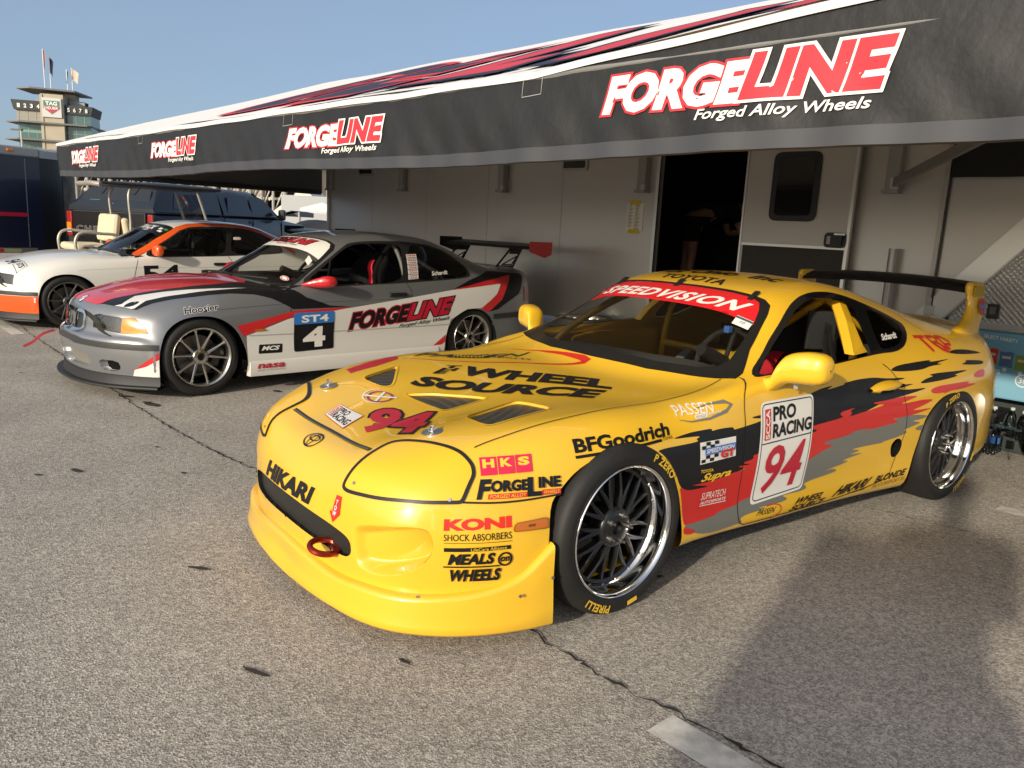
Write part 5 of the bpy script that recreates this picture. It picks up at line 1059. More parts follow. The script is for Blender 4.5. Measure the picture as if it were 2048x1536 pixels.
for y, x in ((0, -1.19), (.44, -1.222), (-.44, -1.222)):
    h = SK.cast(TOP, y, -x); M = mtx(h[0] + h[1] * .002, (0, 1, 0), Vector((-.87, 0, .5)))
    b = MB(); b.box((0, 0, .005), (.028, .075, .008), BLACK, None, .002); b.box((0, .012, .011), (.016, .03, .008), BLACK, None, .002); o = b.build('windshield_clip', BLACK, sup); o.matrix_local = M
# nose corner stickers
c55, c60, c68 = corner(52), corner(62), corner(66)
q = uvq(c60, [(.552,.73,.580),(.382,.794,.588),(.371,.767,.640),(.540,.70,.630)])
L = []
for k, ch in enumerate('HKS'):
    L += lay_poly(inq(q, k / 3 + .01, 0, k / 3 + .323, 1), mat('vinyl_magenta', (.62, .012, .06), .35, 0, .4)) + lay_text(ch, inq(q, k / 3 + .06, .4, k / 3 + .28, .88), V_YELLOW, bold=.05)
sticker('sticker', c60, L)
q = uvq(c60, [(.585,.757,.514),(.294,.842,.512),(.290,.826,.572),(.563,.735,.570)])
sticker('sticker', c60, lay_poly(inq(q, .13, 0, .60, .26), V_RED) + lay_poly(inq(q, .77, .02, 1, .30), V_RED) + lay_text('FORGED ALLOY', inq(q, .15, .04, .58, .22), V_YELLOW, shear=.2) + lay_text('WHEELS', inq(q, .79, .07, .98, .25), V_YELLOW, shear=.2) + lay_text('F', inq(q, 0, 0, .155, 1), V_BLACK, bold=.05, shear=.1) + lay_text('ORGE', inq(q, .15, .34, .60, .92), V_BLACK, bold=.05) + lay_text('L', inq(q, .585, .0, .76, 1), V_BLACK, bold=.05) + lay_text('INE', inq(q, .72, .40, 1, .98), V_BLACK, bold=.05))
q = uvq(c55, [(.694,.739,.420),(.490,.832,.424),(.488,.824,.462),(.689,.732,.457)])
sticker('lettering', c55, lay_text('KONI', q, mat('vinyl_scarlet', (.70, .02, .008), .35, 0, .3), bold=.055))
q = uvq(c55, [(.696,.744,.388),(.490,.837,.388),(.491,.834,.411),(.694,.741,.409)])
sticker('lettering', c55, lay_text('SHOCK ABSORBERS', q, V_BLACK) + lay_poly(inq(q, 0, -.38, 1, -.30), V_BLACK))
q = uvq(c55, [(.696,.747,.300),(.490,.842,.302),(.492,.838,.368),(.694,.745,.366)])
sticker('sticker', c55, lay_poly(inq(q, 0, .78, .99, .98), V_BLACK) + lay_text('LifeCare Alliance', inq(q, .4, .80, .93, .96), V_YELLOW) + lay_text('MEALS', inq(q, .06, .10, .76, .68), V_BLACK, bold=.05, shear=.25) + lay_path([inq(q, .0, .0, 1, 1)[0], inq(q, .82, -.02, 1, 1)[0]], .005, V_BLACK) + lay_path(ellipse(inq(q, .90, .30, 1, 1)[0], .021, .021, 20), .006, V_BLACK, True) + lay_text('on', inq(q, .83, .18, .97, .44), V_BLACK, bold=.03, shear=.2) + lay_text('WHEELS', inq(q, .10, -.78, .84, -.12), V_BLACK, bold=.05, shear=.25))
ft = corner(20); q = [ft.uv(p) for p in [(.893,.345,.455),(.890,.375,.455),(.896,.362,.395),(.90,.335,.395)]]
P0 = ft.uv((.885,.368,.455)); P1 = ft.uv((.897,.350,.358)); dx, dy = P1[0] - P0[0], P1[1] - P0[1]
pt = lambda a, s: (P0[0] + dx * s + a, P0[1] + dy * s)
sticker('sticker', ft, lay_poly([pt(-.015, 0), pt(-.015, .62), pt(-.030, .62), pt(0, 1), pt(.030, .62), pt(.015, .62), pt(.015, 0)], V_RED) + lay_text('T\nO\nW', [pt(-.010, .74), pt(.010, .74), pt(.010, .15), pt(-.010, .15)], V_WHITE, bold=.03, line=.9, align='CENTER'))
# amber marker lamp
q = uvq(c68, [(.487,.831,.408),(.35,.858,.405),(.353,.852,.443),(.478,.832,.437)])
sticker('marker_lamp', c68, lay_poly(rounded(q, .016), mat('amber_lens_rim', (.30, .10, .01), .3, 0, .5)) + lay_poly(rounded(inq(q, .04, .1, .96, .9), .013), mat('amber_lens', (.50, .13, .008), .12, 0, .9)) + lay_poly(rounded(inq(q, .40, .38, .6, .62), .005), mat('amber_dark', (.16, .05, .01), .3)), off=.006)
# left flank
q = uvq(SIDE, [(.216,.816,.633),(-.240,.841,.650),(-.257,.808,.697),(.205,.79,.672)])
sticker('lettering', SIDE, lay_text('BFGoodrich', [(-.216, .634), (.238, .651), (.252, .694), (-.208, .676)], V_BLACK, bold=.035) + lay_path([(-.219, .622), (.185, .640)], .009, V_BLACK) + lay_text('Tires', [(.188, .636), (.246, .640), (.249, .653), (.19, .649)], V_BLACK))
sticker('sticker', SIDE, lay_path([SIDE.uv(p) for p in [(-.42,0,.722),(-.50,0,.738),(-.58,0,.744),(-.615,0,.732),(-.58,0,.708),(-.48,0,.687),(-.38,0,.683),(-.32,0,.693)]], [.003, .005, .014, .018, .014, .008, .005, .002], V_GREY) + lay_text('PASSEN', [(.315, .704), (.51, .708), (.52, .745), (.335, .734)], V_WHITE, bold=.005) + lay_poly([(.405, .690), (.47, .694), (.474, .708), (.408, .703)], V_WHITE) + lay_text('motor', [(.41, .692), (.466, .696), (.468, .706), (.412, .702)], V_GREY) + lay_text('sports', [(.476, .697), (.545, .702), (.548, .714), (.478, .708)], V_WHITE))
q = [(.403, .517), (.631, .522), (.628, .604), (.401, .604)]
L = lay_poly(q, V_WHITE)
for r in range(6):
    for cI in range(4):
        if (r + cI) % 2 == 0 and not 2 <= r <= 3: L += lay_poly(inq(q, .03 + cI * .115, .05 + r * .155, .145 + cI * .115, .205 + r * .155), V_BLACK)
L += lay_poly(inq(q, .11, .40, .97, .72), V_BLUE) + lay_text('SPEEDVISION', inq(q, .14, .46, .93, .66), V_WHITE, shear=.2, bold=.02) + lay_text('GT', inq(q, .53, .08, .93, .48), V_RED, bold=.06)
sticker('sticker', SIDE, L)
sticker('lettering', SIDE, lay_text('TOYOTA', [(.412, .481), (.492, .478), (.488, .491), (.411, .495)], V_YELLOW, bold=.02, shear=.1) + lay_text('Supra', [(.411, .436), (.612, .434), (.612, .474), (.420, .476)], V_YELLOW, bold=.03, shear=.45))
sticker('lettering', SIDE, lay_text('SUPRATECH', [(.432, .366), (.598, .358), (.594, .388), (.435, .396)], V_WHITE, shear=.2, bold=.0) + lay_text('AUTOSPORTS', [(.428, .347), (.602, .338), (.601, .351), (.430, .360)], V_WHITE, shear=.2, bold=.02) + lay_path([(.428, .342), (.604, .332)], .003, V_WHITE))
# number panel on the door
q = [(.791, .287), (1.160, .297), (1.184, .722), (.806, .716)]
pq = rounded([(.776, .278), (1.165, .292), (1.190, .728), (.800, .722)], .03)
L = lay_poly(pq, V_WHITE) + lay_path(rounded([(.793, .292), (1.152, .305), (1.178, .716), (.812, .711)], .025), .005, V_NAVY, True)
L += lay_path([(.806, .545), (1.168, .556)], .005, V_NAVY) + lay_poly([(.820, .560), (.862, .561), (.868, .692), (.826, .690)], V_RED)
L += lay_text('SCCA', [(.856, .565), (.860, .687), (.832, .686), (.828, .564)], V_WHITE, bold=.03)
L += lay_text('PRO', [(.878, .635), (1.045, .640), (1.050, .702), (.882, .698)], V_BLACK, bold=.035) + lay_text('RACING', [(.874, .565), (1.160, .573), (1.165, .632), (.878, .626)], V_BLACK, bold=.035)
L += lay_text('94', [(.835, .320), (1.115, .325), (1.125, .535), (.845, .53)], V_CRIMSON, bold=.015, shear=.2)
sticker('number_panel', SIDE, L, .0035)
sk = Frame((-1, 0, 0), (0, 0, 1))
sticker('sticker', SIDE, lay_text('PASSEN', [(.83, .222), (.965, .214), (.975, .240), (.845, .246)], V_BLACK, shear=.3) + lay_path(arcpoly((.93, .222), .085, .034, -80, 110), .005, V_RED))
sticker('lettering', SIDE, lay_text('WHEEL', [(1.115, .221), (1.335, .216), (1.365, .244), (1.15, .250)], V_BLACK, bold=.03, shear=.3) + lay_text('SOURCE', [(1.08, .196), (1.365, .188), (1.385, .212), (1.105, .219)], V_BLACK, bold=.03, shear=.3))
sticker('lettering', SIDE, lay_text('HIKARI', [(1.43, .203), (1.735, .208), (1.79, .253), (1.49, .248)], V_BLACK, bold=.045, shear=.3) + lay_text('RACING', [(1.56, .192), (1.73, .193), (1.75, .203), (1.58, .202)], V_BLACK, bold=.04, shear=.3))
sticker('lettering', SIDE, lay_text('BLONDE', [(1.81, .212), (2.085, .222), (2.095, .258), (1.825, .250)], V_BLACK, bold=.04, shear=.2) + lay_text('MOTORSPORT III', [(1.80, .184), (2.085, .194), (2.09, .216), (1.81, .206)], mat('vinyl_bronze', (.20, .13, .03), .4), shear=.2))
def trd_layers(q, m):
    P = lambda s, t: inq(q, s, t, s + .1, t + .1)[0]; sr = lambda pts, w: lay_path([P(*p) for p in pts], w, m)
    h = Vector(q[3]) - Vector(q[0]); w = h.length * .16
    return sr([(.02, .92), (.34, .92)], w) + sr([(.17, .92), (.26, .02)], w * 1.3) + sr([(.37, .92), (.60, .92), (.64, .75), (.58, .55), (.42, .52)], w) + sr([(.38, .92), (.42, .5), (.56, .1), (.74, -.06)], w) + sr([(.56, .52), (.66, .22), (.84, .12)], w) + sr([(.67, .92), (.86, .9), (.98, .55), (.94, .38), (.72, .36)], w) + sr([(.69, .92), (.74, .38)], w)
QF = Frame((-1, 0, 0), (0, -.5, .87))
q = uvq(QF, [(-2.27,.78,.84),(-2.62,.775,.83),(-2.60,.715,.915),(-2.225,.722,.93)])
sticker('lettering', QF, trd_layers(q, V_RED))
SK.decal(SIDE, lay_text('Schardt', [(1.90, .922), (2.055, .928), (2.075, .958), (1.915, .952)], V_WHITE, bold=.04), 'lettering', sup, off=.005)
# --- door handle, mirrors
for sg in (1, -1):
    b = MB(); P = [SIDE.at(*p, 0) for p in [(1.665, .695)]]
    rows = []
    for t in range(13):
        u = t / 12; x = -1.675 - .275 * u; w = .030 * math.sin(math.pi * min(max(u, .03), .97)) ** .45; hh = .022 + .018 * math.sin(math.pi * u) ** .7
        z = .702 + .014 * u; y = (SK.cast(SIDE, -x, z) or (Vector((x, .835, z)),))[0].y
        rows.append([Vector((x, (y + hh * math.sin(a) - .006) * sg, z + w * math.cos(a))) for a in [math.pi * k / 10 for k in range(11)]])
    b.sheet(rows, YEL); h = b.build('door_handle', YEL, sup, sharp=60)
    b = MB(); b.box((-1.79, .856 * sg, .694), (.11, .03, .016), VOID, None, .006); b.box((-1.935, .868 * sg, .712), (.010, .012, .016), VOID); b.build('handle_recess', VOID, h)
    st = [(.77,-.895,.785,.040,.032),(.80,-.898,.790,.040,.032),(.82,-.902,.800,.042,.036),(.838,-.915,.832,.052,.050),(.862,-.935,.862,.062,.062),(.92,-.95,.876,.064,.068),(.965,-.965,.878,.062,.068),(1.0,-.97,.878,.055,.062),(1.02,-.972,.878,.040,.046),(1.028,-.972,.878,.004,.004)]
    rows = []
    for p in hermite(np.array(st)[:, None, :], 4)[:, 0]:
        y, x, z, rx, rz = p; row = []
        for k in range(25):
            a = 2 * math.pi * k / 24; ca, sa = math.cos(a), math.sin(a); e = 2 / 2.9
            row.append(Vector((x + rx * abs(ca) ** e * (1 if ca >= 0 else -1), y * sg, z + rz * abs(sa) ** e * (1 if sa >= 0 else -1))))
        rows.append(row)
    b = MB(); b.sheet(rows, YEL); mr = b.build('mirror', YEL, sup, sharp=80)
    if sg > 0:
        fr = Frame((-.25, .968, 0), (0, 0, 1)); MS = Skin(np.array([[tuple(p) for p in r] for r in rows]))
        q = [fr.uv(p) for p in [(-.90,.905,.860),(-.90,.985,.864),(-.90,.985,.888),(-.90,.905,.886)]]
        MS.decal(fr, trd_layers(q, V_BLACK), 'lettering', mr, off=.003)
        MS.bm.free()
        b = MB(); b.add([Vector(p) for p in [(-.955,.875,.812),(-.985,.875,.810),(-1.0,.873,.772),(-.968,.873,.774)]], [(0, 1, 2, 3)], V_WHITE); b.add([Vector(p) for p in [(-.965,.8765,.808),(-.982,.8765,.807),(-.984,.8755,.79)]], [(0, 1, 2)], V_BLUE); b.build('tag', None, mr, fix=False)
# --- bonnet pins
b0 = None
for sg in (1, -1):
    h = SK.cast(TOP, .44 * sg, -.562); M = mtx(h[0], (0, 1, 0), Vector((-1, 0, .15))); b = MB(); b.prism(ellipse((0, 0), .040, .040, 28), .003, ALU, M)
    b.prism(ellipse((0, 0), .006, .006, 10), .03, CHROME, M); b.tube([M @ Vector((.014 * math.cos(a), .014 * math.sin(a), .014 + .006 * math.sin(a))) for a in [2 * math.pi * k / 12 for k in range(12)]], .0022, CHROME, 6, closed=True)
    b.tube([M @ Vector(p) for p in [(-.02, -.012, .012), (.02, .012, .016)]], .002, CHROME, 6); b.build('bonnet_pin', None, sup)
# --- tow ring
b = MB(); M = mtx((.925, .34, .268), (1, 0, .12), (0, 1, -.25)); ring = [(.052 * math.cos(a), .045 * math.sin(a)) for a in [2 * math.pi * k / 28 for k in range(28)]]
RI = mat('red_anodised', (.30, .025, .015), .3, .7)
b.tube([M @ Vector((x, y, 0)) for x, y in ring], .011, RI, 8, closed=True); b.box((.86, .345, .26), (.08, .03, .01), RI); b.build('tow_ring', None, sup)
b = MB()
for y in (-.25, -.12, .0, .12, .24, .36): 
    b.tube([(.94 - abs(y) * .05, y, .283), (.93 - abs(y) * .05, y + .005, .262)], .0022, BLACK, 5)
b.build('zip_tie', None, sup)
# --- rear wing
wing_z = lambda y: 1.175 + .022 * (1 - (y / .57) ** 2)
prof = [(.085, -.006), (.078, .008), (.05, .016), (.0, .017), (-.05, .010), (-.088, .002), (-.05, -.002), (.0, -.008), (.05, -.014), (.08, -.013), (.085, -.006)]
rows = []
for k in range(25):
    y = -.57 + 1.14 * k / 24; rows.append([Vector((-3.255 + px * .95, y, wing_z(y) + pz + .0 - .30 * px)) for px, pz in prof])
b = MB(); b.sheet(rows, V_BLACK); wg = b.build('rear_wing', V_BLACK, sup, sharp=60)
WK = Skin(np.array([[tuple(p) for p in r[:6]] for r in rows])); fw = Frame((0, 1, 0), (-.96, 0, .28)); zz = lambda y, x: fw.uv((x, y, 1.19))
q = [zz(-.46, -3.20), zz(.52, -3.20), zz(.50, -3.315), zz(-.50, -3.315)]
WK.decal(fw, lay_poly(inq(q, .0, .05, .50, .40), V_CRIMSON) + lay_poly(inq(q, .68, .05, .98, .40), V_CRIMSON) + lay_text('FORGE', inq(q, .0, .45, .56, .98), V_YELLOW, bold=.04, shear=.2) + lay_text('L', inq(q, .53, .0, .70, 1), V_YELLOW, bold=.05) + lay_text('INE', inq(q, .68, .48, 1, 1), V_YELLOW, bold=.05), 'lettering', wg, off=.004)
WK.bm.free()
for sg in (1, -1):
    st = [(.60,-3.12,.855,.21,.045),(.605,-3.135,.90,.19,.040),(.607,-3.18,.94,.135,.034),(.603,-3.235,.99,.105,.031),(.596,-3.265,1.05,.095,.030),(.588,-3.272,1.11,.10,.030),(.582,-3.262,1.15,.098,.031),(.58,-3.255,1.178,.095,.030),(.58,-3.255,1.20,.085,.026),(.58,-3.255,1.207,.03,.01)]
    rows = []
    for y, x, z, rx, ry in hermite(np.array(st)[:, None, :], 4)[:, 0]:
        rows.append([Vector((x + rx * math.copysign(abs(math.cos(a)) ** .75, math.cos(a)), (y + ry * math.copysign(abs(math.sin(a)) ** .75, math.sin(a))) * sg, z)) for a in [2 * math.pi * k / 24 for k in range(25)]])
    b = MB(); b.sheet(rows, YEL); p = b.build('wing_pylon', YEL, wg, sharp=80)
    if sg > 0:
        b = MB(); M = mtx((-3.245, .614, 1.150), (-1, 0, 0), (0, 0, 1)); b.prism(rounded([(-.07, -.03), (.07, -.028), (.06, .035), (-.06, .04)], .02), .006, mat('olive_plate', (.42, .30, .01), .4), M)
        M = mtx((-3.27, .636, 1.06), (-1, 0, 0), (0, -.1, 1)); b.prism(ellipse((0, 0), .030, .055, 24), .003, V_CRIMSON, M); M = mtx((-3.27, .640, 1.06), (-1, 0, 0), (0, -.1, 1)); b.prism([(-.045, -.010), (.045, -.010), (.045, .010), (-.045, .010)], .002, V_BLUE, M); b.build('sticker', None, p)
# --- tail lamps
for sg in (1, -1):
    L = []
    for k in range(3): L += lay_poly(ellipse((sg * (.34 + .09 * k), .70), .038, .042, 18), V_RED)
    SK.decal(REAR, lay_poly(rounded([(sg * .28, .64), (sg * .60, .64), (sg * .60, .76), (sg * .28, .76)], .03), V_BLACK) + L, 'tail_lamp', sup, off=.003)
SK.finish('body', [YEL], sup)
# --- wheels
wf = rim_supra(sup); WY = V_YELLOW
def words():
    o = []
    V, F = text2('P ZERO', .03, 0, 1.1); x0, y0, x1, y1 = bbox2(V); s = .030 / (y1 - y0)
    o.append(('lettering', polar([([(u - x0, v - y0) for u, v in V], F, WY)], .276, R(66), s * 1.02, s, .006)))
    V, F = text2('PIRELLI', .03, .1, 1.05); x0, y0, x1, y1 = bbox2(V)
    o.append(('lettering', polar([([(u - x0, v - y0) for u, v in V], F, WY)], .276, R(-102), s * 1.02, s, .006)))
    o.append(('lettering', polar([([(0, 0), (.05, 0), (.05, .018), (0, .018)], [(0, 1, 2, 3)], WY)], .28, R(-73), 1, 1, .0055)))
    return o
tyre_mesh(wf, .250, .3263, .0, .275, words())
wr = dup_tree(wf, sup); w3 = dup_tree(wf, sup); w4 = dup_tree(wf, sup)
place_wheel(wf, 0, .882, .3263, False, R(2)); place_wheel(wr, -2.55, .890, .3263); place_wheel(w3, 0, -.882, .3263, True, R(2)); place_wheel(w4, -2.55, -.890, .3263, True)
wr.rotation_euler.y = R(58)
liner(sup, -.01, .31, .335, .77, .45); liner(sup, -2.5, .32, .35, .77, .45)
# --- cabin
DK = mat('cabin_black', (.012, .012, .012), .8); DASH = mat('dash_grey', (.085, .085, .080), .8)
b = MB(); b.box((-1.6, 0, .16), (2.2, 1.6, .02), DK); b.box((-.62, 0, .45), (.03, 1.5, .56), DK); b.box((-2.45, 0, .55), (.02, 1.35, .55), DK); b.build('cabin_floor', DK, sup)
rows = [[Vector((x, y, z - .035 * (abs(y) / .7) ** 2 + (.02 * math.exp(-((y - .36) / .2) ** 2) if x < -.8 else 0))) for y in [(-.70 + 1.4 * k / 20) for k in range(21)]] for x, z in ((-.66, .775), (-.8, .80), (-.93, .805), (-1.0, .79), (-1.03, .74), (-1.03, .55))]
b = MB(); b.sheet(rows, DASH); b.build('dashboard', DASH, sup)
CG = paint('cage_yellow', (.72, .42, .02), .4)
b = MB(); r = .021
for sg in (1, -1):
    b.tube(spl([(-.80, .64 * sg, .50), (-.88, .615 * sg, .76), (-1.12, .545 * sg, .95), (-1.34, .44 * sg, 1.075), (-1.75, .43 * sg, 1.125), (-1.82, .44 * sg, 1.11)], 5), r, CG)
    b.tube(spl([(-1.84, .66 * sg, .18), (-1.84, .655 * sg, .7), (-1.83, .58 * sg, 1.0), (-1.82, .46 * sg, 1.12)], 5), r, CG); b.tube([(-1.84, .46 * sg, 1.10), (-2.7, .50 * sg, .72)], r, CG)
    b.tube([(-.75, .68 * sg, .30), (-1.83, .70 * sg, .58)], r, CG); b.tube([(-.75, .68 * sg, .58), (-1.83, .70 * sg, .30)], r, CG)
b.tube([(-1.34, -.44, 1.075), (-1.34, .44, 1.075)], r, CG); b.tube([(-1.82, -.46, 1.12), (-1.82, .46, 1.12)], r, CG); b.tube([(-1.84, -.66, .72), (-1.84, .66, .72)], r, CG); b.tube([(-1.06, -.64, .72), (-1.06, .64, .72)], .024, CG); b.tube([(-1.84, -.6, .35), (-1.82, .44, 1.1)], r, CG); b.tube([(-1.06, -.05, .3), (-1.06, -.05, .74)], .02, CG)
b.build('roll_cage', CG, sup)
b = MB()
for sg in (1, -1):
    b.box((-1.35, .735 * sg, .52), (1.1, .03, .56), CG)                           # inner door skin
    M = Matrix.Rotation(R(0), 4, 'Z'); P = G['pillar']
    q = [Vector((x, (y - .035) * sg, z)) for x, y, z in P]; q2 = [v - Vector((0, .05 * sg, 0)) for v in q]; n = len(q)
    b.add(q + q2, [tuple(range(n)), tuple(range(n, 2 * n))[::-1]] + [(i, (i + 1) % n, n + (i + 1) % n, n + i) for i in range(n)], CG)
b.build('door_frame', CG, sup)
SEAT = mat('seat_cloth', (.012, .012, .013), .9); BELT = mat('red_webbing', (.55, .012, .03), .6)
def bucket(parent, y, mt, words=None, x0=-1.62, belts=True, zt=1.03, wm=None, rec=.22):
    b = MB(); rows = []
    for z, xw, wd, dp in [(.30, .30, .235, .10), (.42, .20, .25, .12), (.58, .14, .245, .13), (.72, .08, .245, .15), (.82, .03, .205, .10), (.90, .0, .185, .13), (.98, -.03, .175, .13), (zt, -.04, .12, .06)]:
        x = x0 - rec * (z - .3) / .7 + .0
        rows.append([Vector((x + d * dp, y + s * wd, z)) for s, d in ((-1.02, 1.0), (-1.0, .3), (-.8, 0), (0, -.12), (.8, 0), (1.0, .3), (1.02, 1.0))])
    b.sheet(rows, mt); 
    back = [[p + Vector((-.06, 0, 0)) for p in r] for r in rows]; b.sheet(back, mt)
    b.box((x0 + .22, y, .30), (.5, .42, .12), mt, None, .03)
    for s in (-1, 1): b.box((x0 + .22, y + .22 * s, .36), (.48, .05, .16), mt, None, .02)
    o = b.build('seat', mt, parent, sharp=60)
    if words:
        q = [(x0 - .12, y + .205, .90), (x0 - .12, y + .205, .90)]
    if belts:
        b = MB()
        for s in (-.09, .09):
            path = [(x0 - .17, y + s, .80), (x0 - .10, y + s, .80), (x0 - .0, y + s, .66), (x0 + .10, y + s * .7, .48), (x0 + .18, y + s * .3, .42)]
            path = spl(path, 4); w = .036; L = [Vector(p) + Vector((0, -w, 0)) for p in path]; Rr = [Vector(p) + Vector((0, w, 0)) for p in path]
            b.sheet([[a, c] for a, c in zip(L, Rr)], BELT)
        b.build('harness', BELT, parent)
    return o
st_ = bucket(sup, .36, SEAT)
M = mtx((-1.66, .565, .945), (-.86, -.5, 0), (0, 0, 1)); flat(lay_text('Sabelt', [(0, 0), (.15, 0), (.15, .04), (0, .04)], mat('logo_grey', (.28, .28, .28), .5), bold=.03), 'lettering', M, st_)
b = MB(); b.box((-1.735, .5, .95), (.16, .03, .2), SEAT, Matrix.Rotation(R(-30), 4, 'Z'), .01); b.build('head_support', SEAT, st_)
b = MB(); rows = []
for s in np.linspace(0, 1, 9): rows.append([Vector((-1.08 - .28 * s, .66 + .03 * math.sin(s * 3) + w, .70 + .09 * math.sin(s * 3.1) + w * .4)) for w in (-.03, .03)])
b.sheet(rows, BELT); b.lathe([(.0, -.03), (.055, -.03), (.06, .0), (.055, .03), (0, .03)], axis='x', c=(-1.45, .66, .765), n=20, m=BELT); b.build('harness', BELT, sup)
b = MB(); C = Vector((-1.14, .37, .80)); ax = Vector((.93, 0, .36)).normalized(); e1 = Vector((0, 1, 0)); e2 = ax.cross(e1)
b.tube([C + (e1 * math.cos(a) + e2 * math.sin(a)) * .165 for a in [2 * math.pi * k / 36 for k in range(36)]], .015, DK, 8, closed=True)
for a in (R(90), R(210), R(330)): b.tube([C, C + (e1 * math.cos(a) + e2 * math.sin(a)) * .16], .012, DK, 6)
b.tube([C, C + ax * .2], .03, DK); wv = b.build('steering_wheel', DK, sup)
b = MB(); b.box(C + Vector((-.005, 0, .16)), (.034, .03, .034), V_BLUE, None, .004); b.build('wheel_mark', V_BLUE, wv)
H = BMW_G
HF = Frame((-1, 0, 0), (0, -.7, .7)); HR = Frame((1, 0, 0), (0, .7, .7)); WB = Frame((0, 1, 0), (-.89, 0, .45)); CB = {1: corner(35), -1: corner(-35)}; CB6 = {1: corner(60), -1: corner(-60)}
def gt_wing(parent, plate_m):
    b = MB(); rows = []; pf = [(.13, -.022), (.115, -.004), (.07, .010), (.0, .016), (-.08, .022), (-.15, .034), (-.08, .012), (.0, -.004), (.07, -.016), (.115, -.026), (.13, -.022)]
    for k in range(3): rows.append([Vector((-3.66 + x, -.76 + .76 * k, 1.205 + z)) for x, z in pf])
    b.sheet(rows, V_BLACK); w = b.build('rear_wing', V_BLACK, parent, sharp=60)
    for sg in (1, -1):
        b = MB(); M = mtx((-3.66, .765 * sg, 1.205), (-1, 0, 0), (0, 0, 1)); b.prism([(-.15, -.045), (-.15, .06), (.19, .06), (.185, -.075), (.08, -.11)], .006 * (1 if sg < 0 else -1), plate_m if sg > 0 else V_BLACK, M); b.build('wing_end_plate', None, w)
        b = MB(); M = mtx((0, .44 * sg, 0), (-1, 0, 0), (0, 0, 1))
        out = [(3.34, .985), (3.58, .985), (3.71, 1.19), (3.70, 1.205), (3.55, 1.19), (3.50, 1.14)]; h1 = [(3.42, 1.005), (3.56, 1.005), (3.64, 1.10)]; h2 = [(3.40, 1.015), (3.625, 1.115), (3.55, 1.12), (3.50, 1.10)]; h3 = [(3.54, 1.14), (3.66, 1.145), (3.67, 1.165), (3.56, 1.168)]
        for pth, wd in ((out, .022), (h1, .012)):
            pp = pth + [pth[0]]
            for a, c in zip(pp[:-1], pp[1:]):
                d = Vector((c[0] - a[0], c[1] - a[1])); n = Vector((-d.y, d.x)).normalized() * wd / 2; e = d.normalized() * wd * .4
                b.prism([(a[0] + n.x - e.x, a[1] + n.y - e.y), (c[0] + n.x + e.x, c[1] + n.y + e.y), (c[0] - n.x + e.x, c[1] - n.y + e.y), (a[0] - n.x - e.x, a[1] - n.y - e.y)], .006, V_BLACK, M)
        b.prism([(3.52, 1.12), (3.66, 1.12), (3.71, 1.2), (3.55, 1.2)], .0055, V_BLACK, M)
        b.build('wing_support', V_BLACK, w)
    return w
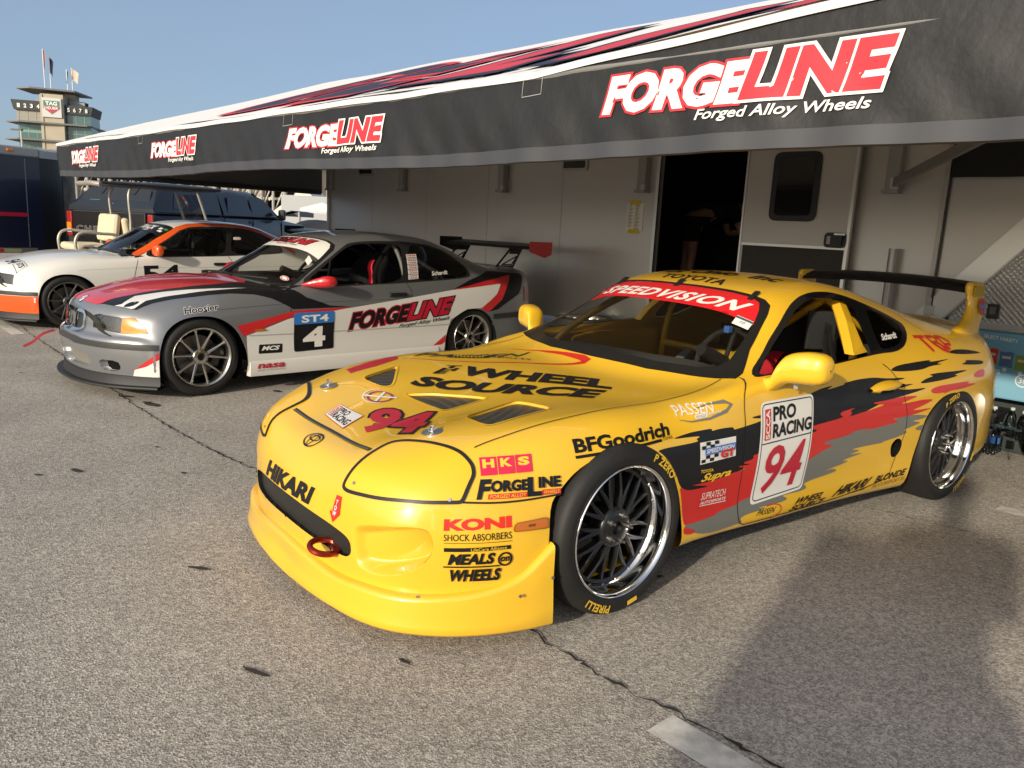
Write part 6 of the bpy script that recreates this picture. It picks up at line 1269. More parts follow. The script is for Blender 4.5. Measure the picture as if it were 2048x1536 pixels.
def saloon(name, label, pos, yaw, P, white=False):
    root = thing(name, label, 'race car', (*pos, 0), yaw, 'two-door saloon race cars backed up to the trailer')
    S = Skin(body_grid(BMW_NET, 5, 5))
    arF = spl([(-.335, -.05), (-.325, .30), (-.31, .40), (-.262, .515), (-.165, .592), (-.018, .622), (.131, .598), (.246, .515), (.325, .36), (.345, .2), (.35, -.05)], 4); arR = spl([(2.33, -.05), (2.335, .25), (2.36, .39), (2.43, .50), (2.60, .588), (2.77, .582), (2.908, .505), (2.99, .35), (3.01, .2), (3.02, -.05)], 4)
    for a in (arF, arR):
        for fr in (SIDE, RSIDE):
            p = a if fr is SIDE else [(-u, v) for u, v in a]
            bmesh.ops.delete(S.bm, geom=S.cut(p, fr, test=lambda c: abs(c.y) > .5), context='FACES'); S.holes.append((fr, p))
    wo = [(-.565,0,.870),(-.567,.15,.868),(-.578,.30,.86),(-.605,.45,.85),(-.665,.61,.838),(-.74,.725,.826),(-.80,.745,.838),(-.985,.672,.926),(-1.164,.612,1.037),(-1.285,.575,1.114),(-1.322,.535,1.155),(-1.312,.468,1.188),(-1.285,.327,1.21),(-1.255,.15,1.217),(-1.245,0,1.219)]
    wi = [(-.60,0,.885),(-.602,.15,.883),(-.613,.30,.876),(-.64,.45,.868),(-.70,.60,.858),(-.76,.68,.848),(-.83,.685,.868),(-.985,.640,.935),(-1.164,.582,1.045),(-1.268,.545,1.112),(-1.298,.505,1.148),(-1.29,.44,1.175),(-1.265,.31,1.196),(-1.24,.15,1.204),(-1.232,0,1.207)]
    sym = lambda pts: uvq(WB, pts) + uvq(WB, mir(pts[-2:0:-1]))
    S.cut(sym(wo), WB, .2); S.take(S.cut(sym(wi), WB, .2), 'windshield', GLS, root); S.take(S.cut(sym(wo), WB, .2), 'windshield_seal', RUBBER, root, off=.003)
    for fr, mm in ((SIDE, lambda p: p), (RSIDE, mir)):
        ts = lambda c: c.z > .75; dl = chaikin(uvq(fr, mm(H['dlo'])), 2); S.cut(dl, fr, .05, ts)
        f = S.cut(chaikin(uvq(fr, mm(H['doorwin'])), 2), fr, .05, ts)
        if white: S.take(f, 'door_window', glass('plexi', (.62, .62, .58), .8), root)
        else: bmesh.ops.delete(S.bm, geom=f, context='FACES')
        S.take(S.cut(chaikin(uvq(fr, mm(H['qwin'])), 2), fr, .05, ts), 'quarter_window', glass('plexi', (.62, .62, .58), .8), root)
        S.take(S.cut(dl, fr, .05, ts), 'window_surround', mat('window_rubber', (.014, .014, .014), .4), root, off=.003)
        if white:
            S.decal(fr, lay_path([fr.uv(p) for p in mm([(-.76,.77,.832),(-.95,.72,.93),(-1.10,.67,1.02),(-1.24,.61,1.10),(-1.36,.565,1.172),(-1.50,.545,1.215),(-1.70,.548,1.234),(-2.0,.55,1.240),(-2.28,.56,1.216),(-2.47,.60,1.165),(-2.62,.66,1.08),(-2.74,.73,.99),(-2.86,.77,.90)])], [.035,.05,.055,.05,.045,.038,.036,.036,.04,.05,.06,.07,.05], P['accent']), 'stripe', root, off=.007)
    S.take(S.cut(rounded([(-.5, 2.58), (.5, 2.58), (.58, 3.05), (-.58, 3.05)], .08), TOP, .2), 'rear_window', glass('plexi', (0, 0, 0)), root)
    if not white: S.decal(TOP, lay_path(rounded([(-.33, 1.50), (.33, 1.50), (.33, 1.92), (-.33, 1.92)], .05), .010, GAP, True), 'sunroof_seam', root, off=.001)
    # lamps
    lens = glass('lamp_glass', (.92, .92, .92), 1.0)
    for sg in (1, -1):
        mm = (lambda p: p) if sg > 0 else mir; fr = CB[sg]
        pl = uvq(fr, mm([(.628,.345,.508),(.622,.345,.60),(.598,.40,.612),(.512,.583,.604),(.497,.605,.598),(.516,.605,.490)]))
        f = S.cut(pl, fr, .1); S.take(f, 'headlight', lens, root, off=.001, keep=True); S.recess(f, 'headlight_bowl', mat('lamp_grey', (.16, .16, .165), .25, .5), root, [(lambda c: Vector((-.03, -.015 * sg, 0)), .97)], mat('lamp_grey', (0, 0, 0)))
        b = MB()
        for y in (.42, .53):
            c = Vector((.648 - (y - .3) * .50 - .04, y * sg, .553)); M = mtx(c, (-.45, 1 * sg, 0), (0, 0, 1)); M = M if sg > 0 else M @ Matrix.Rotation(math.pi, 4, 'X')
            b.add([M @ Vector((r * math.cos(a), r * math.sin(a), z)) for r, z in ((.050, .010), (.040, -.012), (.018, -.022)) for a in [2 * math.pi * k / 20 for k in range(20)]], [(j * 20 + k, j * 20 + (k + 1) % 20, (j + 1) * 20 + (k + 1) % 20, (j + 1) * 20 + k) for j in range(2) for k in range(20)], CHROME, True)
        b.build('reflector', None, root)
        f6 = CB6[sg]; pa = uvq(f6, mm([(.512,.608,.490),(.492,.612,.600),(.435,.672,.603),(.392,.742,.548),(.372,.768,.500),(.44,.70,.488)]))
        S.take(S.cut(pa, f6, .1), 'turn_signal', P['amber'], root, off=.004); S.decal(f6, lay_path(pa, .006, RUBBER, True), 'lamp_gasket', root, off=.004)
        # kidney grilles
        k2 = chaikin([(.040 * sg, .475), (.040 * sg, .590), (.062 * sg, .612), (.205 * sg, .612), (.232 * sg, .588), (.228 * sg, .500), (.195 * sg, .468), (.06 * sg, .462)], 2)
        S.decal(FRONT, lay_path(k2, .022, CHROME, True), 'grille_surround', root, off=.012)
        sl = mat('grille_slats', (.02, .02, .022), .4)
        S.recess(S.cut(k2, FRONT, .1), 'kidney_grille', CHROME, root, [(lambda c: Vector((.004, 0, 0)), .96), (lambda c: Vector((-.012, 0, 0)), .92)], sl)
        b = MB()
        for k in range(9):
            y = (.060 + .0175 * k) * sg; x = .655 - .14 * y * y - .016
            b.add([(x, y - .003, .485), (x, y + .003, .485), (x - .012, y + .003, .595), (x - .012, y - .003, .595)], [(0, 1, 2, 3)], mat('slat_edge', (.07, .07, .07), .4))
        b.build('slat', None, root)
        # fog opening
        pf = chaikin([(.47 * sg, .205), (.47 * sg, .288), (.625 * sg, .288), (.635 * sg, .235), (.60 * sg, .205)], 1)
        S.recess(S.cut(pf, FRONT, .1), 'brake_duct', P['body'], root, [(lambda c: Vector((-.01, 0, 0)), .96), (lambda c: Vector((-.05, 0, 0)), .9)], VOID)
    cen = chaikin([(-.36, .235), (-.36, .33), (.36, .33), (.36, .235), (.30, .205), (-.30, .205)], 1)
    S.recess(S.cut(cen, FRONT, .1), 'bumper_intake', P['low'], root, [(lambda c: Vector((-.01, 0, 0)), .98), (lambda c: Vector((-.06, 0, 0)), .95)], mat('intake_panel', (.17, .155, .13), .6))
    # rub strips
    STR = mat('rub_strip', (.030, .030, .030), .5)
    for y0, y1, z0, z1, fr in ((-.70, .70, .378, .422, FRONT),):
        n = 14; pts = [(y0 + (y1 - y0) * k / n, z0 + (.012 if abs(y0 + (y1 - y0) * k / n) < .2 else 0)) for k in range(n + 1)] + [(y1 - (y1 - y0) * k / n, z1 + (.012 if abs(y1 - (y1 - y0) * k / n) < .2 else 0)) for k in range(n + 1)]
        S.decal(fr, lay_poly(pts, STR), 'rub_strip', root, off=.006)
    for fr, s in ((SIDE, 1), (RSIDE, -1)):
        S.decal(fr, lay_poly([(-.525 * s, .378), (-.325 * s, .376), (-.322 * s, .418), (-.525 * s, .422)], STR), 'rub_strip', root, off=.006)
        S.decal(fr, lay_poly([(2.95 * s, .485), (3.52 * s, .500), (3.52 * s, .548), (2.95 * s, .535)], STR), 'rub_strip', root, off=.006)
        mm = (lambda p: p) if s > 0 else mir
        for key, w in (('frontgap', .006), ('reargap', .006), ('botgap', .005)): S.decal(fr, lay_path(spl(uvq(fr, mm(H[key])), 4), w, GAP), 'panel_gap', root, off=.001)
        S.decal(fr, lay_path([(.10 * s, .665), (.714 * s, .70), (1.9 * s, .712), (3.4 * s, .735)], .004, P['crease']), 'body_crease', root, off=.0008)
        S.decal(fr, lay_path([(.36 * s, .455), (.74 * s, .452), (1.9 * s, .452), (2.40 * s, .455)], .006, P['crease2']), 'body_crease', root, off=.004)
        S.decal(fr, lay_poly([(3.40 * s, .645), (3.50 * s, .645), (3.50 * s, .80), (3.415 * s, .80)], mat('tail_lens', (.30, .012, .015), .15, 0, .6)), 'tail_lamp', root, off=.006)
        S.decal(fr, lay_poly([(.405 * s, .487), (.500 * s, .490), (.498 * s, .507), (.403 * s, .505)], mat('amber_lens', (0, 0, 0))), 'marker_lamp', root, off=.008)
    S.decal(REAR, lay_poly([(-.7, .645), (-.42, .645), (-.42, .80), (-.7, .80)], MATS['tail_lens']) + lay_poly([(.42, .645), (.7, .645), (.7, .80), (.42, .80)], MATS['tail_lens']), 'tail_lamp', root, off=.006)
    S.decal(TOP, lay_path([(y, -.645 + .26 * y * y * (1 if abs(y) < .6 else 1)) for y in np.linspace(-.56, .56, 15)], .008, GAP), 'bonnet_gap', root, off=.001)
    # splitter and air dam
    pl = [(.70,0),(.69,.2),(.645,.4),(.58,.555),(.49,.678),(.405,.765),(.355,.815),(.325,.845)]; pl = [(x, -y) for x, y in pl[:0:-1]] + pl; sp = [Vector((x, y, 0)) for x, y in spl(pl, 4)]; rows = []
    for i, p in enumerate(sp):
        d = sp[min(i + 1, len(sp) - 1)] - sp[max(i - 1, 0)]; n = Vector((d.y, -d.x, 0)).normalized()
        rows.append([p + n * o + Vector((0, 0, z)) for o, z in ((-.02, .185), (.004, .178), (.006, .125), (.012, .112), (.055, .108), (.058, .10), (.055, .092), (-.12, .09))])
    b = MB(); b.sheet(rows, mat('splitter_black', (.014, .014, .015), .6)); b.build('splitter', None, root, sharp=35)
    for sg in (1, -1):
        rows = [[Vector((x, (y + .0) * sg, z)) for y, z in ((.845, .275), (.862, .262), (.874, .235), (.876, .15), (.870, .128), (.80, .125))] for x in (-.36, -1.0, -1.6, -2.25)]
        b = MB(); b.sheet(rows, P['skirt']); b.add([rows[0][k] for k in range(6)], [tuple(range(6))], P['skirt']); b.add([rows[-1][k] for k in range(6)], [tuple(range(6))], P['skirt']); sk = b.build('side_skirt', P['skirt'], root, sharp=50)
        # handle, mirror
        b = MB(); b.box((-1.783, .850 * sg, .750), (.19, .035, .036), BLACK, None, .010); b.build('door_handle', BLACK, root)
        rows = []
        if white: st = [(-.96, .80, .90, .02, .05), (-.97, .84, .905, .035, .062), (-.98, .90, .91, .045, .068), (-.985, .955, .91, .045, .062), (-.99, .975, .91, .03, .04), (-.99, .978, .91, .003, .003)]
        else: st = [(-.90, .790, .845, .05, .012), (-.95, .83, .855, .07, .03), (-1.0, .88, .868, .075, .045), (-1.03, .93, .878, .065, .048), (-1.045, .96, .88, .04, .03), (-1.05, .967, .88, .003, .003)]
        for x, y, z, rx, rz in hermite(np.array(st)[:, None, :], 4)[:, 0]: rows.append([Vector((x + rx * math.copysign(abs(math.cos(a)) ** .8, math.cos(a)), y * sg, z + rz * math.copysign(abs(math.sin(a)) ** .8, math.sin(a)))) for a in [2 * math.pi * k / 20 for k in range(21)]])
        b = MB(); b.sheet(rows, P['accent']); b.build('mirror', P['accent'], root, sharp=80)
    # wheels, wing, cabin
    wf = rim_ten(root, P['spoke'], P['rim'], P['cal']); tyre_mesh(wf, .2285, .304, -.002, .255)
    for k, (x, y, rt) in enumerate(((0, .825, 0), (-2.70, .835, 0), (0, -.825, 1), (-2.70, -.835, 1))):
        w = wf if k == 0 else dup_tree(wf, root); place_wheel(w, x, y, .304, bool(rt), R(1) if x == 0 else 0); w.rotation_euler.y = R((12, 31, 50, 3)[k])
    liner(root, -.01, .29, .33, .78, .4); liner(root, -2.67, .27, .34, .78, .4)
    gt_wing(root, P['plate'])
    DKs = mat('cabin_black', (0, 0, 0))
    b = MB(); b.box((-1.6, 0, .2), (2.2, 1.55, .02), DKs); b.box((-.68, 0, .5), (.03, 1.5, .6), DKs); b.box((-2.6, 0, .6), (.02, 1.3, .6), DKs); b.box((-.83, 0, .835), (.42, 1.38, .02), DKs); b.build('cabin_floor', DKs, root)
    CGd = mat('cage_grey', (.10, .10, .10), .5) if not white else mat('cage_pale', (.42, .40, .36), .5); b = MB(); r = .02
    for sg in (1, -1):
        b.tube(spl([(-.80, .70 * sg, .5), (-.86, .68 * sg, .82), (-1.1, .595 * sg, 1.0), (-1.36, .50 * sg, 1.165), (-1.95, .48 * sg, 1.21)], 4), r, CGd); b.tube(spl([(-1.98, .70 * sg, .2), (-1.98, .69 * sg, .8), (-1.97, .57 * sg, 1.1), (-1.95, .48 * sg, 1.21)], 4), r, CGd); b.tube([(-1.96, .48 * sg, 1.18), (-2.85, .52 * sg, .75)], r, CGd)
        b.box((-1.4, .77 * sg, .55), (1.3, .03, .58), DKs)
    b.tube([(-1.95, -.48, 1.21), (-1.95, .48, 1.21)], r, CGd); b.tube([(-1.98, -.69, .78), (-1.98, .69, .78)], r, CGd); b.tube([(-1.98, -.66, .3), (-1.95, .46, 1.18)], r, CGd); b.tube([(-1.36, -.5, 1.165), (-1.36, .5, 1.165)], r, CGd)
    b.build('roll_cage', CGd, root)
    so = bucket(root, .36, mat('seat_cloth', (0, 0, 0)), x0=-1.62, zt=1.10, rec=.24)
    if not white: 
        b = MB(); pth = spl([(-1.80, .46, 1.02), (-1.74, .485, 1.04), (-1.70, .50, .98), (-1.71, .51, .88), (-1.69, .50, .78)], 4); b.sheet([[Vector((x, y - .03, z)), Vector((x - .01, y + .03, z))] for x, y, z in pth], BELT); b.build('harness', BELT, root)
        b = MB(); b.box((-1.25, .05, .78), (.10, .28, .10), BELT, None, .02); b.tube([(-1.10, .50, .66), (-1.10, .50, .80)], .035, mat('extinguisher_yellow', (.55, .55, .05), .5)); b.build('window_net', None, root)
    b = MB(); C = Vector((-1.12, .37, .86)); ax = Vector((.93, 0, .36)).normalized(); e1 = Vector((0, 1, 0)); e2 = ax.cross(e1); b.tube([C + (e1 * math.cos(a) + e2 * math.sin(a)) * .165 for a in [2 * math.pi * k / 32 for k in range(32)]], .014, DKs, 8, closed=True); b.tube([C, C + ax * .25], .03, DKs); b.tube([C - e1 * .16, C + e1 * .16], .012, DKs, 6); b.build('steering_wheel', DKs, root)
    b = MB()
    for y0, y1 in ((-.45, -.02), (.12, .56)): b.tube(spl([(-.56, y0, .875), (-.575, (y0 + y1) / 2, .885), (-.62 - .05, y1, .882)], 5), .008, BLACK, 6); b.box((-.555, y0, .868), (.05, .03, .02), BLACK)
    b.build('wiper', BLACK, root)
    return root, S
SILV = paint('silver_paint', (.24, .245, .255), .36, .9); SILV.node_tree.nodes['Principled BSDF'].inputs['Metallic'].default_value = .55
PW = paint('white_paint', (.70, .68, .64), .38, .8); ORG = paint('orange_paint', (.72, .09, .008), .35, .8); PR = paint('red_paint', (.56, .018, .022), .35, .8)
MACH = mat('machined_alloy', (.62, .60, .56), .24, 1); GUN = mat('gunmetal', (.16, .155, .15), .38, .8); GUNL = mat('gunmetal_lip', (.24, .235, .225), .3, .9)
AMB = mat('turn_amber', (.85, .24, .004), .2, 0, .5, noise=(40, .6, (.62, .13, .002)))
PS = dict(body=SILV, low=SILV, skirt=PW, accent=PR, amber=AMB, crease=mat('crease_dark', (.07, .07, .07), .5), crease2=mat('crease_pale', (.36, .35, .33), .5), spoke=MACH, rim=MACH, plate=V_RED, cal=mat('caliper_black', (.03, .03, .03), .4))
s1, S1 = saloon('race_car', 'silver two-door race car, number 4, with red, black and white graphics', BMW_POS, BMW_YAW, PS)
def st1(name, fr, L, off=.0045): return S1.decal(fr, L, name, s1, off=off)
def poly1(key, m, k, fr=SIDE, ch=0): return st1('stripe', fr, lay_poly(chaikin(uvq(fr, H[key]), ch) if ch else uvq(fr, H[key]), m), .0016 + .0006 * k)
wht = [(.34, .455), (.706, .578), (1.124, .630), (1.48, .670), (1.965, .726), (2.421, .782), (3.072, .836), (2.999, .733), (2.80, .60), (2.6, .595), (2.4, .5), (2.33, .30), (2.32, .16), (.345, .16)]
st1('stripe', SIDE, lay_poly(wht, PW), .0016)
poly1('blackH', V_BLACK, 0, HF, 0); poly1('blackR', V_BLACK, 1)
red = [(.26, .538), (.495, .583), (.744, .638), (1.033, .647), (1.291, .656), (1.109, .627), (.738, .594), (.536, .534), (.315, .452)]
st1('stripe', SIDE, lay_poly(red, PR), .0034); poly1('red2', PR, 3); st1('stripe', SIDE, lay_poly([(2.345, .36), (2.33, .29), (2.29, .265), (2.187, .262)], PR), .0022)
rh = [(.578,-.30,0),(.598,-.15,0),(.603,0,0),(.598,.15,0),(.578,.30,0),(.551,.349,0),(.424,.384,0),(.289,.425,0),(.024,.546,0),(-.219,.580,0),(-.48,.545,0),(-.545,.42,0),(-.54,.2,0),(-.535,0,0),(-.54,-.2,0),(-.55,-.42,0),(-.48,-.545,0),(-.2,-.58,0),(.024,-.546,0),(.289,-.425,0),(.424,-.384,0),(.551,-.349,0)]
st1('stripe', TOP, lay_poly(uvq(TOP, [(x, y * .97, 0) for x, y, z in rh]), PR), .0030)
poly1('whiteH', PW, 3, HF, 0); st1('sticker', HF, lay_poly(chaikin(uvq(HF, H['oval']), 1), V_BLACK), .0035)
for mmq in (HR,):
    for key, m, k in (('blackH', V_BLACK, 0), ('whiteH', PW, 3)): S1.decal(HR, lay_poly(uvq(HR, mir(H[key])), m), 'stripe', s1, off=.0016 + .0008 * k)
st1('emblem', Frame((0, 1, 0), (-.75, 0, .66)), (lambda c: lay_poly(ellipse(c, .041, .041, 24), V_BLACK) + lay_poly(ellipse(c, .035, .035, 24), V_WHITE) + lay_poly([(c[0], c[1])] + ellipse(c, .026, .026, 8, 0, 0, math.pi / 2), V_BLUE) + lay_poly([(c[0], c[1])] + ellipse(c, .026, .026, 8, 0, math.pi, 1.5 * math.pi), V_BLUE))(Frame((0, 1, 0), (-.75, 0, .66)).uv((.585, 0, .69))), .004)
def forge_layers(q, dark, light, edge1, edge2, b1=.05):
    """the slanted two-tone word with its outline, and the small line below"""
    return lay_text('FORGE', inq(q, 0, 0, .555, 1), dark, bold=b1, shear=.22, outline=(edge1, .05)) + lay_text('LINE', inq(q, .535, 0, 1, 1), light, bold=b1, shear=.22, outline=(edge2, .05))
st1('lettering', SIDE, forge_layers([(1.262, .445), (2.40, .560), (2.440, .722), (1.275, .600)], V_BLACK, V_CRIMSON, V_CRIMSON, V_BLACK) + lay_text('Forged Alloy Wheels', [(1.785, .440), (2.375, .492), (2.39, .540), (1.80, .482)], V_BLACK, shear=.25, bold=.012), .002)
st1('lettering', CB6[1], [l for l in lay_text('Hoosier', uvq(CB6[1], [(.125,.82,.638),(-.131,.834,.664),(-.136,.81,.712),(.117,.792,.685)]), V_BLACK, bold=.02, outline=(V_WHITE, .04))], .003)
q = [(.742, .300), (1.112, .308), (1.122, .628), (.745, .620)]
st1('number_panel', SIDE, lay_poly(rounded(q, .02), V_BLACK) + lay_poly(rounded(inq(q, 0, .70, 1, 1), .02), mat('panel_blue', (.03, .17, .48), .4)) + lay_text('ST4', inq(q, .18, .74, .85, .93), V_WHITE, bold=.03) + lay_text('4', inq(q, .22, .08, .78, .62), V_WHITE, bold=.05), .0045)
q = [(.436, .308), (.635, .306), (.641, .374), (.444, .377)]
st1('sticker', SIDE, lay_poly(rounded(inq(q, -.02, -.04, 1.02, 1.04), .012), mat('vinyl_olive', (.14, .13, .06), .4)) + lay_poly(rounded(q, .01), V_BLACK) + lay_text('MCS', inq(q, .1, .32, .9, .84), V_WHITE, bold=.04, shear=.3), .002)
q = [(.425, .175), (.665, .182), (.662, .228), (.42, .226)]
Ms = mtx((-.415, .8775, .158), (-1, 0, 0), (0, 0, 1)); flat(lay_text('nasa', [(.0, .03), (.24, .03), (.24, .068), (.0, .068)], V_CRIMSON, bold=.03, shear=.2) + lay_text('NATIONAL AUTO SPORT ASSOCIATION', [(0, .010), (.24, .010), (.24, .022), (0, .022)], V_GREY), 'lettering', Ms, s1)
st1('sticker', SIDE, lay_poly([(.352, .375), (.325, .175), (.475, .205), (.40, .27)], PW), .001) if False else None
f6 = CB6[1]; st1('stripe', f6, lay_poly(uvq(f6, [(.464,.72,.232),(.407,.777,.29),(.345,.826,.352),(.325,.835,.365),(.325,.835,.315),(.40,.785,.26)]), PR), .001); st1('stripe', f6, lay_poly(uvq(f6, [(.464,.72,.228),(.40,.785,.258),(.325,.835,.312),(.325,.835,.172),(.40,.77,.172),(.47,.70,.172)]), PW), .001)
def banner(S, root, m, layers, lo=.095):
    top = uvq(WB, [(-1.285,.535,1.118),(-1.305,.505,1.148),(-1.295,.44,1.175),(-1.27,.31,1.198),(-1.245,.15,1.207),(-1.238,0,1.21)]); low = uvq(WB, [(-1.13,.600,1.02),(-1.10,.45,1.085),(-1.075,.30,1.108),(-1.055,.15,1.118),(-1.05,0,1.121)])
    p = low + [(-u, v) for u, v in low[-2::-1]] + [(-u, v) for u, v in top] + top[-2::-1]
    S.decal(WB, lay_poly(p, m), 'sun_strip', root, off=.002); S.decal(WB, layers, 'lettering', root, off=.004)
v0 = WB.uv((-1.10, 0, 1.144))[1]; cv = lambda u: v0 + .16 * u * u
banner(S1, s1, V_WHITE, bend(forge_layers([(-.34, .02), (.36, .02), (.38, .125), (-.32, .125)], V_BLACK, V_CRIMSON, V_CRIMSON, V_BLACK) + lay_text('Forged Alloy Wheels', [(-.12, -.025), (.24, -.025), (.25, .008), (-.11, .008)], V_BLACK, shear=.25), cv))
S1.decal(WB, lay_poly([(p[0], p[1]) for p in uvq(WB, [(-1.03,.60,.96),(-1.045,.53,.99),(-1.10,.50,1.035),(-1.085,.575,1.0)])], V_WHITE), 'sticker', s1, off=.004)
S1.decal(WB, lay_poly(ellipse(WB.uv((-.80, .60, .88)), .045, .028, 20), V_WHITE) + lay_path(ellipse(WB.uv((-.80, .60, .88)), .036, .020, 20), .008, V_CRIMSON, True), 'sticker', s1, off=.004)
S1.decal(SIDE, lay_text('Schardt', [(2.205, .914), (2.400, .928), (2.412, .966), (2.219, .952)], V_WHITE, bold=.02), 'lettering', s1, off=.004)
L = []
qs = [(1.925, .878), (2.040, .886), (2.098, 1.105), (1.979, 1.100)]
for k in range(5): L += lay_poly(inq(qs, 0, k / 5 + .01, 1, k / 5 + .19), V_WHITE) + lay_text('nasa', inq(qs, .08, k / 5 + .11, .92, k / 5 + .17), V_CRIMSON, bold=.02, shear=.2) + lay_text('WINNER', inq(qs, .08, k / 5 + .03, .92, k / 5 + .08), V_BLACK, bold=.02)
S1.decal(SIDE, L, 'sticker', s1, off=.004)
S1.decal(TOP, lay_poly(uvq(TOP, [(-.08, .22, 0), (-.12, .42, 0), (-.22, .42, 0), (-.20, .22, 0)]), mat('vent_red', (.28, .008, .010), .5)) + lay_poly(uvq(TOP, [(-.08, -.22, 0), (-.12, -.42, 0), (-.22, -.42, 0), (-.20, -.22, 0)]), MATS['vent_red']), 'bonnet_vent', s1, off=.004)
S1.finish('body', [SILV], s1)
b = MB(); pth = spl([(.70, -.42, .40), (.78, -.44, .37), (.86, -.46, .30), (.92, -.47, .27)], 4); b.sheet([[Vector((x, y - .03, z)), Vector((x, y + .03, z - .01))] for x, y, z in pth], mat('strap_red', (.22, .010, .016), .7)); b.build('tow_strap', None, s1, fix=False)
# --- the white and orange one
PO = dict(body=PW, low=ORG, skirt=PW, accent=ORG, amber=lens_clear if False else mat('clear_lamp', (.62, .62, .60), .1, .3, 1), crease=mat('crease_white', (.40, .38, .35), .5), crease2=mat('crease_white', (0, 0, 0)), spoke=GUN, rim=GUNL, plate=V_BLACK, cal=mat('caliper_black', (0, 0, 0)))
s2, S2 = saloon('race_car', 'white two-door race car, number 54, with orange trim, next to a golf cart', BM2_POS, BM2_YAW, PO, True)
def st2(name, fr, L, off=.0012): return S2.decal(fr, L, name, s2, off=off)
st2('stripe', FRONT, lay_poly([(-.70, .176), (.70, .176), (.70, .372), (-.70, .372)], ORG), .001)
for sg in (1, -1): st2('stripe', CB6[sg], lay_poly(uvq(CB6[sg], [(.60,.53 * sg,.176),(.48,.67 * sg,.176),(.40,.765 * sg,.176),(.322,.835 * sg,.176),(.322,.835 * sg,.372),(.39,.795 * sg,.372),(.50,.69 * sg,.372),(.60,.56 * sg,.372)]), ORG), .0014)
st2('number', SIDE, lay_text('54', [(.80, .52), (1.26, .535), (1.26, .74), (.80, .725)], V_BLACK, bold=.03), .002)
st2('sticker', TOP, lay_text('54', uvq(TOP, [(.50,.20,0),(.50,.42,0),(.36,.42,0),(.36,.20,0)]), V_BLACK, bold=.04, shear=.3) + lay_path(uvq(TOP, [(.47,.45,0),(.47,.62,0),(.36,.62,0),(.36,.45,0)]), .006, V_NAVY, True) + lay_text('ST5', uvq(TOP, [(.44,.47,0),(.44,.60,0),(.38,.60,0),(.38,.47,0)]), V_BLACK, bold=.02, shear=.2), .002)
v0 = WB.uv((-1.10, 0, 1.144))[1]
banner(S2, s2, V_BLACK, bend(lay_text('TRACK', [(-.12, .01), (.30, .01), (.30, .115), (-.12, .115)], V_WHITE, bold=.04, shear=.1) + lay_text('.com', [(.10, -.03), (.24, -.03), (.24, .0), (.10, .0)], V_WHITE, bold=.01) + lay_poly([(.38, .05), (.44, .05), (.44, .09), (.38, .09)], V_WHITE) + lay_poly([(.46, .06), (.52, .06), (.52, .10), (.46, .10)], mat('vinyl_green', (.05, .20, .06), .4)) + lay_poly([(.42, .0), (.49, .0), (.49, .035), (.42, .035)], V_WHITE), cv))
S2.decal(SIDE, lay_poly([(2.02, 1.06), (2.12, 1.062), (2.13, 1.095), (2.03, 1.093)], V_WHITE) + lay_text('WINNER', [(2.03, 1.066), (2.115, 1.067), (2.12, 1.078), (2.035, 1.077)], V_RED), 'sticker', s2, off=.004)
S2.finish('body', [PW], s2)
# ================================================================ things lying about by the trailer
def slick(n, y, z, label, rim=True, grp=None):
    o = thing('spare_tyre', label, 'tyre', trw(n, y, z), 0, grp); b = MB()
    b.lathe([(.215, .015), (.235, .0), (.27, -.0), (.305, .02), (.318, .05), (.318, .21), (.305, .245), (.27, .26), (.235, .26), (.215, .245), (.205, .2), (.205, .05), (.215, .015)], axis='z', n=56, m=TYRE); b.build('tyre', TYRE, o)
    if rim:
        b = MB(); b.lathe([(.218, .235), (.222, .252), (.214, .256), (.207, .245), (.200, .20)], axis='z', n=56, m=ALU)
        for k in range(10):
            a = 2 * math.pi * k / 10; b.tube([(.05 * math.cos(a), .05 * math.sin(a), .205), (.205 * math.cos(a + .1), .205 * math.sin(a + .1), .228)], [.014, .009], ALU, 6)
        b.lathe([(0, .222), (.05, .222), (.06, .20), (.06, .1)], axis='z', n=24, m=ALU); b.build('rim', ALU, o)
    return o
slick(6.22, 5.42, 0, 'slick tyre on a bright rim, lower of the pair lying flat behind the silver car', True, 'tyres lying flat beside the trailer')
slick(6.23, 5.42, .262, 'slick tyre with spoked rim, upper of the pair lying flat behind the silver car', True, 'tyres lying flat beside the trailer')
slick(6.20, 4.72, 0, 'slick tyre lying flat nearest the trailer doorway, hidden behind the yellow car', True, 'tyres lying flat beside the trailer')
